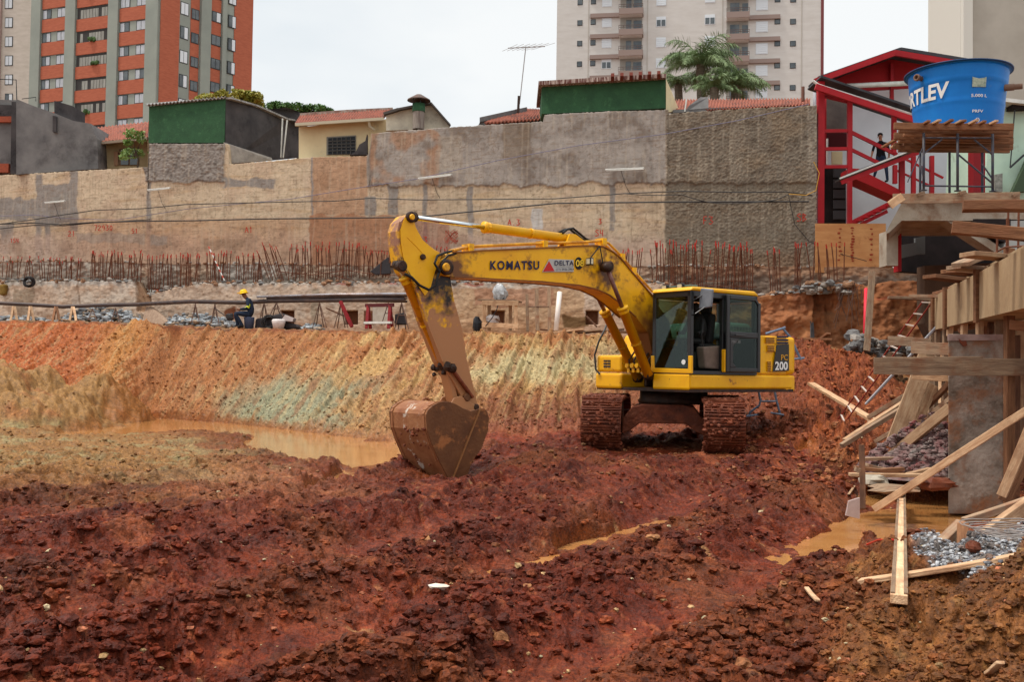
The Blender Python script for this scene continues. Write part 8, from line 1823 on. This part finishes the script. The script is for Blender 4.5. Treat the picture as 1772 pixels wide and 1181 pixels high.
# timber stand with wrapped machine
ts = thing('timber_stand', 'open timber stand carrying a plastic wrapped machine', 'workbench', bp(864, 572, .7))
zt1, zt0 = bp(864, 521, .7).z, bp(864, 573, .7).z
for x, d in ((838, .4), (893, .4), (846, 1.2), (883, 1.2)): plank('leg', bp(x, 573, d), bp(x, 524, d), .12, .09, W_NEW, parent=ts)
for (y, d) in ((524, .35), (524, 1.25), (563, .35)): plank('rail', bp(834, y, d), bp(897, y + 1, d), .05, .16, W_NEW, parent=ts)
plank('top', bp(834, 520.5, .8), bp(897, 521.5, .8), .9, .05, W_OLD, parent=ts)
c = bp(865, 508, .8); b = MB(); b.blob(c, (.26, .24, .33), seed=12, jit=.16, nu=12, nv=9); b.build('wrapped_machine', mat('plastic_wrap', lin(190, 194, 196), rough=.25, col2=lin(120, 118, 118), scale=5, bump=.8, bscale=8), label='small machine wrapped in clear plastic on the timber stand', cat='machine', smooth=True)
b = MB(); b.box(c.x - .12, c.x + .16, c.y - .15, c.y + .1, bp(864, 520, .8).z, bp(864, 515, .8).z); b.build('motor_base', M_BLK, label='black motor base under the plastic wrap', cat='motor', bevel=.02)
b = MB(); b.tube([bp(864, 519, .4), bp(860, 535, .3), bp(852, 550, .28), bp(840, 565, .3)], .016, 5); b.build('cable', MK, label='black lead hanging down the front of the timber stand', cat='cable')
b = MB(); b.blob(bp(851, 553, .7), (.26, .2, .17), seed=3, jit=.15); b.build('white_sack', mat('white_plastic', lin(226, 218, 214), rough=.5), label='white sack on the lower rail of the timber stand', cat='sack')
plank('stick', bp(850, 545, .6), bp(868, 559, .6), .04, .04, W_DRK, 'dark handle leaning inside the timber stand', 'stick')
b = MB(); b.blob(bp(826, 563, .5), (.17, .17, .30), seed=21, jit=.15, nu=9, nv=7); b.build('black_bag', mat('bin_bag', lin(30, 28, 32), rough=.35, bump=.6, bscale=10), label='black bin bag at the left foot of the timber stand', cat='bag')
# posts and white pipe
for i, (x, y0, y1, w) in enumerate(((913, 510, 574, .1), (930, 500, 573, .13), (951, 497, 576, .12))):
    plank('thin_post', bp(x, y1, .7), bp(x - 1, y0, .9), w, w, W_OLD, ['thin grey post right of the timber stand', 'middle brown post right of the timber stand', 'taller grey post beside the white pipe'][i], 'timber post', 'posts right of the timber stand')
b = MB(); b.tube([bp(914, 531, .75), bp(950, 531, .75)], .018, 5); b.build('tie_rod', M_THIN, label='thin rod tying the posts beside the white pipe', cat='rod')
b = MB(); b.tube([bp(962, 573, .5), bp(968.5, 506, .9)], .085, 12); b.build('white_pipe', mat('white_plastic_pipe', lin(226, 214, 204), rough=.4), label='fat white plastic pipe leaning on the footing wall', cat='pipe', smooth='all')
rr = random.Random(6)
for i, (x0, y0, x1, y1, m) in enumerate(((950, 576, 1010, 570, W_NEW), (975, 577, 1040, 571, W_OLD), (990, 572, 1100, 577, W_RED), (1000, 578, 1080, 570, W_DRK), (1020, 573, 1110, 575, W_DRK), (935, 571, 965, 573, W_DRK))):
    plank('loose_board', bp(x0, y0, .3 + i * .12), bp(x1, y1, .35 + i * .12), .14, .05, m, ['pale', 'grey', 'long reddish', 'dark crossing', 'dark rear', 'short dark'][i] + ' loose board in the pile behind the boom cylinders', 'timber board', 'loose boards on the bench behind the boom')
plank('wall_stick', bp(1015, 547, 1.0), bp(1032, 566, .8), .05, .05, W_DRK, 'dark stick leaning at the square pocket behind the boom', 'stick')
for i, (x0, y0, x1, y1) in enumerate(((1375, 586, 1440, 588), (1418, 590, 1434, 577))):
    plank('loose_board', at(x0, y0, 30), at(x1, y1, 29.6), .16, .06, W_RED, ['long dark board lying behind the grey trestle on the mound', 'short pinkish board tilted behind the trestle'][i], 'timber board')
b = MB(); b.tube([at(388, 546, by(388, .8)), at(371, 533, by(388, 1.0))], .02, 5); b.blob(at(398, 549, by(398, .7)), (.16, .05, .14), seed=2); b.build('shovel', mat('dark_steel', lin(50, 46, 46), rough=.5), label='shovel with dark blade leaning beside the seated worker', cat='shovel')
for i, (x, y) in enumerate(((1405, 578), (1403, 570))):
    pass
b = MB(); rr = random.Random(1)
for i in range(6): b.tube([at(1403 + i * 1.1, 585, 30.4), at(1404 + rr.uniform(-2, 4), 560 + rr.uniform(-4, 4), 30.6)], .02, 5)
b.build('rod_bundle', mat('dark_steel', lin(50, 46, 46), rough=.5), label='little bundle of dark rods in the wall hollow right of the digger', cat='rod bundle')
b = MB(); rr = random.Random(14)
for i in range(16):
    x = rr.uniform(1448, 1490); y = rr.uniform(488, 505); b.tube([at(x, y, wallY(x) - 1.9), at(x + rr.uniform(-10, 10), y + rr.uniform(0, 30), wallY(x) - 1.95), at(x + rr.uniform(-14, 8), y + rr.uniform(20, 90), wallY(x) - 1.95)], .012, 4)
b.build('wire_tangle', M_THIN, label='tangle of rusty tie wire hanging over the footing wall right of the digger', cat='wire')
# ------------------------------------------------------------------ people
def figure(name, label, joints, bones, zones, mats, scale=1.0, loc=(0, 0, 0), rotz=0, parent_parts=None):
    """joints: name -> (x,y,z,radius) metres; bones: pairs; the skin surface is evaluated to one continuous mesh, faces coloured by zone(function)"""
    names = list(joints); me = bpy.data.meshes.new('tmp'); me.from_pydata([joints[n][:3] for n in names], [(names.index(a), names.index(c)) for a, c in bones], [])
    o = bpy.data.objects.new('tmp', me); COL.objects.link(o)
    sk = o.modifiers.new('skin', 'SKIN'); sk.use_smooth_shade = True
    for i, n in enumerate(names):
        r = joints[n][3]; r = r if isinstance(r, tuple) else (r, r); me.skin_vertices[0].data[i].radius = r
    me.skin_vertices[0].data[0].use_root = True
    ss = o.modifiers.new('sub', 'SUBSURF'); ss.levels = 1; ss.render_levels = 1
    dg = bpy.context.evaluated_depsgraph_get(); bm = bpy.data.meshes.new_from_object(o.evaluated_get(dg))
    bpy.data.objects.remove(o)
    bm.materials.clear()
    for m in mats: bm.materials.append(m)
    for p in bm.polygons: p.material_index = zones(p.center); p.use_smooth = True
    p = bpy.data.objects.new(name, bm); COL.objects.link(p); p.location = loc; p.rotation_euler = (0, 0, rotz); p.scale = (scale,) * 3
    ORG[p.name] = ZERO; return tag(p, label, 'person')
SKIN = mat('skin', lin(120, 78, 58), rough=.6); SKIN2 = mat('skin_light', lin(176, 124, 98), rough=.6)
NAVY = mat('navy_cloth', lin(36, 48, 66), rough=.9, col2=lin(26, 36, 52), scale=8); JEAN = mat('jeans', lin(44, 62, 84), rough=.9, col2=lin(34, 48, 68), scale=8)
BLKC = mat('black_cloth', lin(24, 22, 26), rough=.9); BOOT = mat('boot', lin(28, 26, 26), rough=.6); HIVIS = mat('hivis_band', lin(214, 226, 60), rough=.5); HAIR = mat('dark_hair', lin(26, 20, 18), rough=.7)
def hand(jn, bn, wrist, d, side_, pre, curl=.4):
    d = Vector(d).normalized(); s = Vector(side_).normalized(); w = Vector(wrist); dn = d.cross(s).normalized()
    palm = w + d * .05; jn[pre + 'palm'] = (*palm, .026); bn.append((pre + 'wrist', pre + 'palm'))
    for i, (o_, L) in enumerate(((-.027, .055), (-.009, .065), (.009, .062), (.027, .048))):
        k = palm + s * o_ + d * .025; m_ = k + d * L * .6 + dn * L * curl * .5; t = m_ + d * L * .35 + dn * L * curl
        for nm, q, r in (('k%d' % i, k, .009), ('m%d' % i, m_, .0085), ('t%d' % i, t, .007)): jn[pre + nm] = (*q, r)
        bn += [(pre + 'palm', pre + 'k%d' % i), (pre + 'k%d' % i, pre + 'm%d' % i), (pre + 'm%d' % i, pre + 't%d' % i)]
    k = w + d * .02 - s * .032; t = k + (d * .7 - s * .6) * .045 + dn * .015; jn[pre + 'th'] = (*k, .011); jn[pre + 'tt'] = (*t, .009); bn += [(pre + 'palm', pre + 'th'), (pre + 'th', pre + 'tt')]
def face(par, c, fwd, r, skin):
    """nose, eyes, ears, mouth on a head centred c looking along fwd"""
    f = Vector(fwd).normalized(); u = Vector((0, 0, 1)) - f * f.z; u.normalize(); s = f.cross(u); c = Vector(c)
    def part(nm, m, fn): b = MB(); fn(b); b.build(nm, m, par, smooth=True)
    part('nose', skin, lambda b: b.tube([c + f * (r + .004) + u * .015, c + f * (r + .022) - u * .022, c + f * (r) - u * .03], [.008, .013, .008], 6))
    part('eyes', mat('eye', lin(30, 24, 22), rough=.2), lambda b: [b.blob(c + f * (r - .004) + s * q + u * .012, .009, nu=8, nv=6, jit=0) for q in (-.03, .03)])
    part('mouth', mat('lips', lin(110, 58, 50), rough=.5), lambda b: b.tube([c + f * (r - .01) + s * .022 - u * .055, c + f * (r + .002) - u * .053, c + f * (r - .01) - s * .022 - u * .055], .006, 5))
    part('ears', skin, lambda b: [b.blob(c + s * q - f * .005, (.012, .02, .028), nu=7, nv=5, jit=.05) for q in (-r * .93, r * .93)])
# --- seated worker: local frame, looks towards -x, feet at z=0
J = {'pelvis': (.10, 0, .50, (.17, .15)), 'belly': (.09, 0, .68, (.17, .14)), 'chest': (.02, 0, .88, (.19, .145)), 'neckb': (-.06, 0, 1.02, (.095, .08)), 'neck': (-.13, 0, 1.09, .055), 'head': (-.18, 0, 1.16, (.078, .088)), 'crown': (-.185, 0, 1.25, (.082, .09)), 'chin': (-.225, 0, 1.10, .045)}
B = [('pelvis', 'belly'), ('belly', 'chest'), ('chest', 'neckb'), ('neckb', 'neck'), ('neck', 'head'), ('head', 'crown'), ('head', 'chin')]
for s_, n, kx, fx in ((1, 'r', -.50, -.36), (-1, 'l', -.44, -.16)):
    J['hip' + n] = (.04, .11 * s_, .50, .125); J['knee' + n] = (kx, .16 * s_, .53 + .02 * s_, .08); J['ank' + n] = (fx - .02, .16 * s_, .10, .048); J['heel' + n] = (fx + .03, .16 * s_, .04, .04); J['toe' + n] = (fx - .20, .17 * s_, .035, .04)
    B += [('pelvis', 'hip' + n), ('hip' + n, 'knee' + n), ('knee' + n, 'ank' + n), ('ank' + n, 'heel' + n), ('ank' + n, 'toe' + n)]
    J['sh' + n] = (.0, .20 * s_, .97, .085); J['elb' + n] = (.02, .28 * s_, .70, .065); J[n + 'wrist'] = (-.30, .12 * s_, .66, .032)
    B += [('chest', 'sh' + n), ('sh' + n, 'elb' + n), ('elb' + n, n + 'wrist')]
    hand(J, B, (-.30, .12 * s_, .66), (-.9, -.35 * s_, .1), (0, .3, 1), n, .5)
def zone1(c):
    if c.z > 1.05 and c.x < -.07: return 0
    if c.x < -.29 and c.z > .58 and abs(c.y) < .19: return 0
    if c.z < .12: return 3
    if c.z > .60 and not (c.x < -.35 and c.z < .62): 
        if .72 < c.z < .80 and abs(c.y) > .19: return 4
        return 1
    return 2
wp = at(430, 568, by(430, .35)); wp.z = at(430, 569, by(430, .35)).z
w1 = figure('person', 'seated worker in yellow hard hat and navy overalls looking down at his hands', J, B, zone1, [SKIN, NAVY, NAVY, BOOT, HIVIS], scale=1.10, loc=wp, rotz=.12)
face(w1, (-.205, 0, 1.165), (-.86, 0, -.5), .085, SKIN)
b = MB(); hc = Vector((-.19, 0, 1.235)); b.lathe([(.165, -.02), (.17, -.01), (.132, .0), (.130, .04), (.112, .09), (.07, .125), (0, .138)], hc, 24, (-.25, 0, 1)); b.tube([hc + Vector((-.13, -.08, .015)), hc + Vector((-.21, -.04, -.01)), hc + Vector((-.21, .04, -.01)), hc + Vector((-.13, .08, .015))], .012, 5); b.build('hard_hat', mat('yellow_helmet', lin(240, 190, 20), rough=.35), w1, smooth='all')
b = MB(); b.box(-.34, -.26, -.035, .035, .675, .69); b.build('phone', BLKC, label='dark phone held in the hands of the seated worker', cat='phone')
ph = [o for o in COL.objects if o.get('label') == 'dark phone held in the hands of the seated worker'][0]; ph.location = wp + Vector((-.38, 0, .675)) * 1.1
c = wp + Vector((.02, 0, 0)); b = MB(); b.lathe([(0, 0), (.17, 0), (.2, .42), (.2, .44), (0, .44)], c + Vector((0, 0, .0)), 16); b.build('bucket_seat', mat('dull_blue_plastic', lin(70, 80, 104), rough=.6), label='dull blue upturned bucket under the seated worker', cat='bucket', smooth='all')
# --- man on the stairs: looks towards the camera's left, body leaning forward, one hand on the rail
J = {'pelvis': (0, 0, .93, (.14, .11)), 'belly': (0, 0, 1.08, (.14, .105)), 'chest': (.0, -.02, 1.28, (.17, .115)), 'neckb': (0, -.03, 1.44, (.08, .07)), 'neck': (-.01, -.04, 1.52, .05), 'head': (-.02, -.06, 1.61, (.075, .085)), 'crown': (-.02, -.05, 1.70, (.078, .09)), 'chin': (-.03, -.10, 1.555, .042)}
B = [('pelvis', 'belly'), ('belly', 'chest'), ('chest', 'neckb'), ('neckb', 'neck'), ('neck', 'head'), ('head', 'crown'), ('head', 'chin')]
for s_, n in ((1, 'r'), (-1, 'l')):
    fx = .22 * s_; J['hip' + n] = (.09 * s_, 0, .90, .10); J['knee' + n] = (.15 * s_ + .03, -.06, .50 + (.08 if s_ < 0 else 0), .065); J['ank' + n] = (fx, .02, .09 + (.14 if s_ < 0 else 0), .045); J['toe' + n] = (fx - .08, -.16, .04 + (.14 if s_ < 0 else 0), .038)
    B += [('pelvis', 'hip' + n), ('hip' + n, 'knee' + n), ('knee' + n, 'ank' + n), ('ank' + n, 'toe' + n)]
    J['sh' + n] = (.19 * s_, -.01, 1.39, .062); J['elb' + n] = (.27 * s_, -.04 + .05 * s_, 1.10, .045); wr = (-.30, -.22, .92) if s_ < 0 else (.26, -.14, .88); J[n + 'wrist'] = (*wr, .03)
    B += [('chest', 'sh' + n), ('sh' + n, 'elb' + n), ('elb' + n, n + 'wrist')]
    hand(J, B, wr, (-.2, -.5, -.8), (1, 0, 0), n, .5)
def zone2(c):
    if c.z > 1.49: return 0
    if (abs(c.x) > .2 and c.z < 1.12 and c.z > .7 and c.y < -.02): return 0
    if c.z < .10 or (c.x < -.1 and c.z < .26): return 3
    return 1 if c.z > .93 else 2
sp = at(1524, 318, YR + .4)
w2 = figure('person', 'dark haired man in black shirt and jeans standing on the red stairs', J, B, zone2, [SKIN2, BLKC, JEAN, BOOT], loc=sp, rotz=-.35)
face(w2, (-.02, -.06, 1.61), (-.15, -1, -.12), .088, SKIN2)
b = MB(); b.blob((-.02, -.035, 1.685), (.088, .098, .075), nu=14, nv=9, jit=.04); b.build('hair', HAIR, w2, smooth=True)
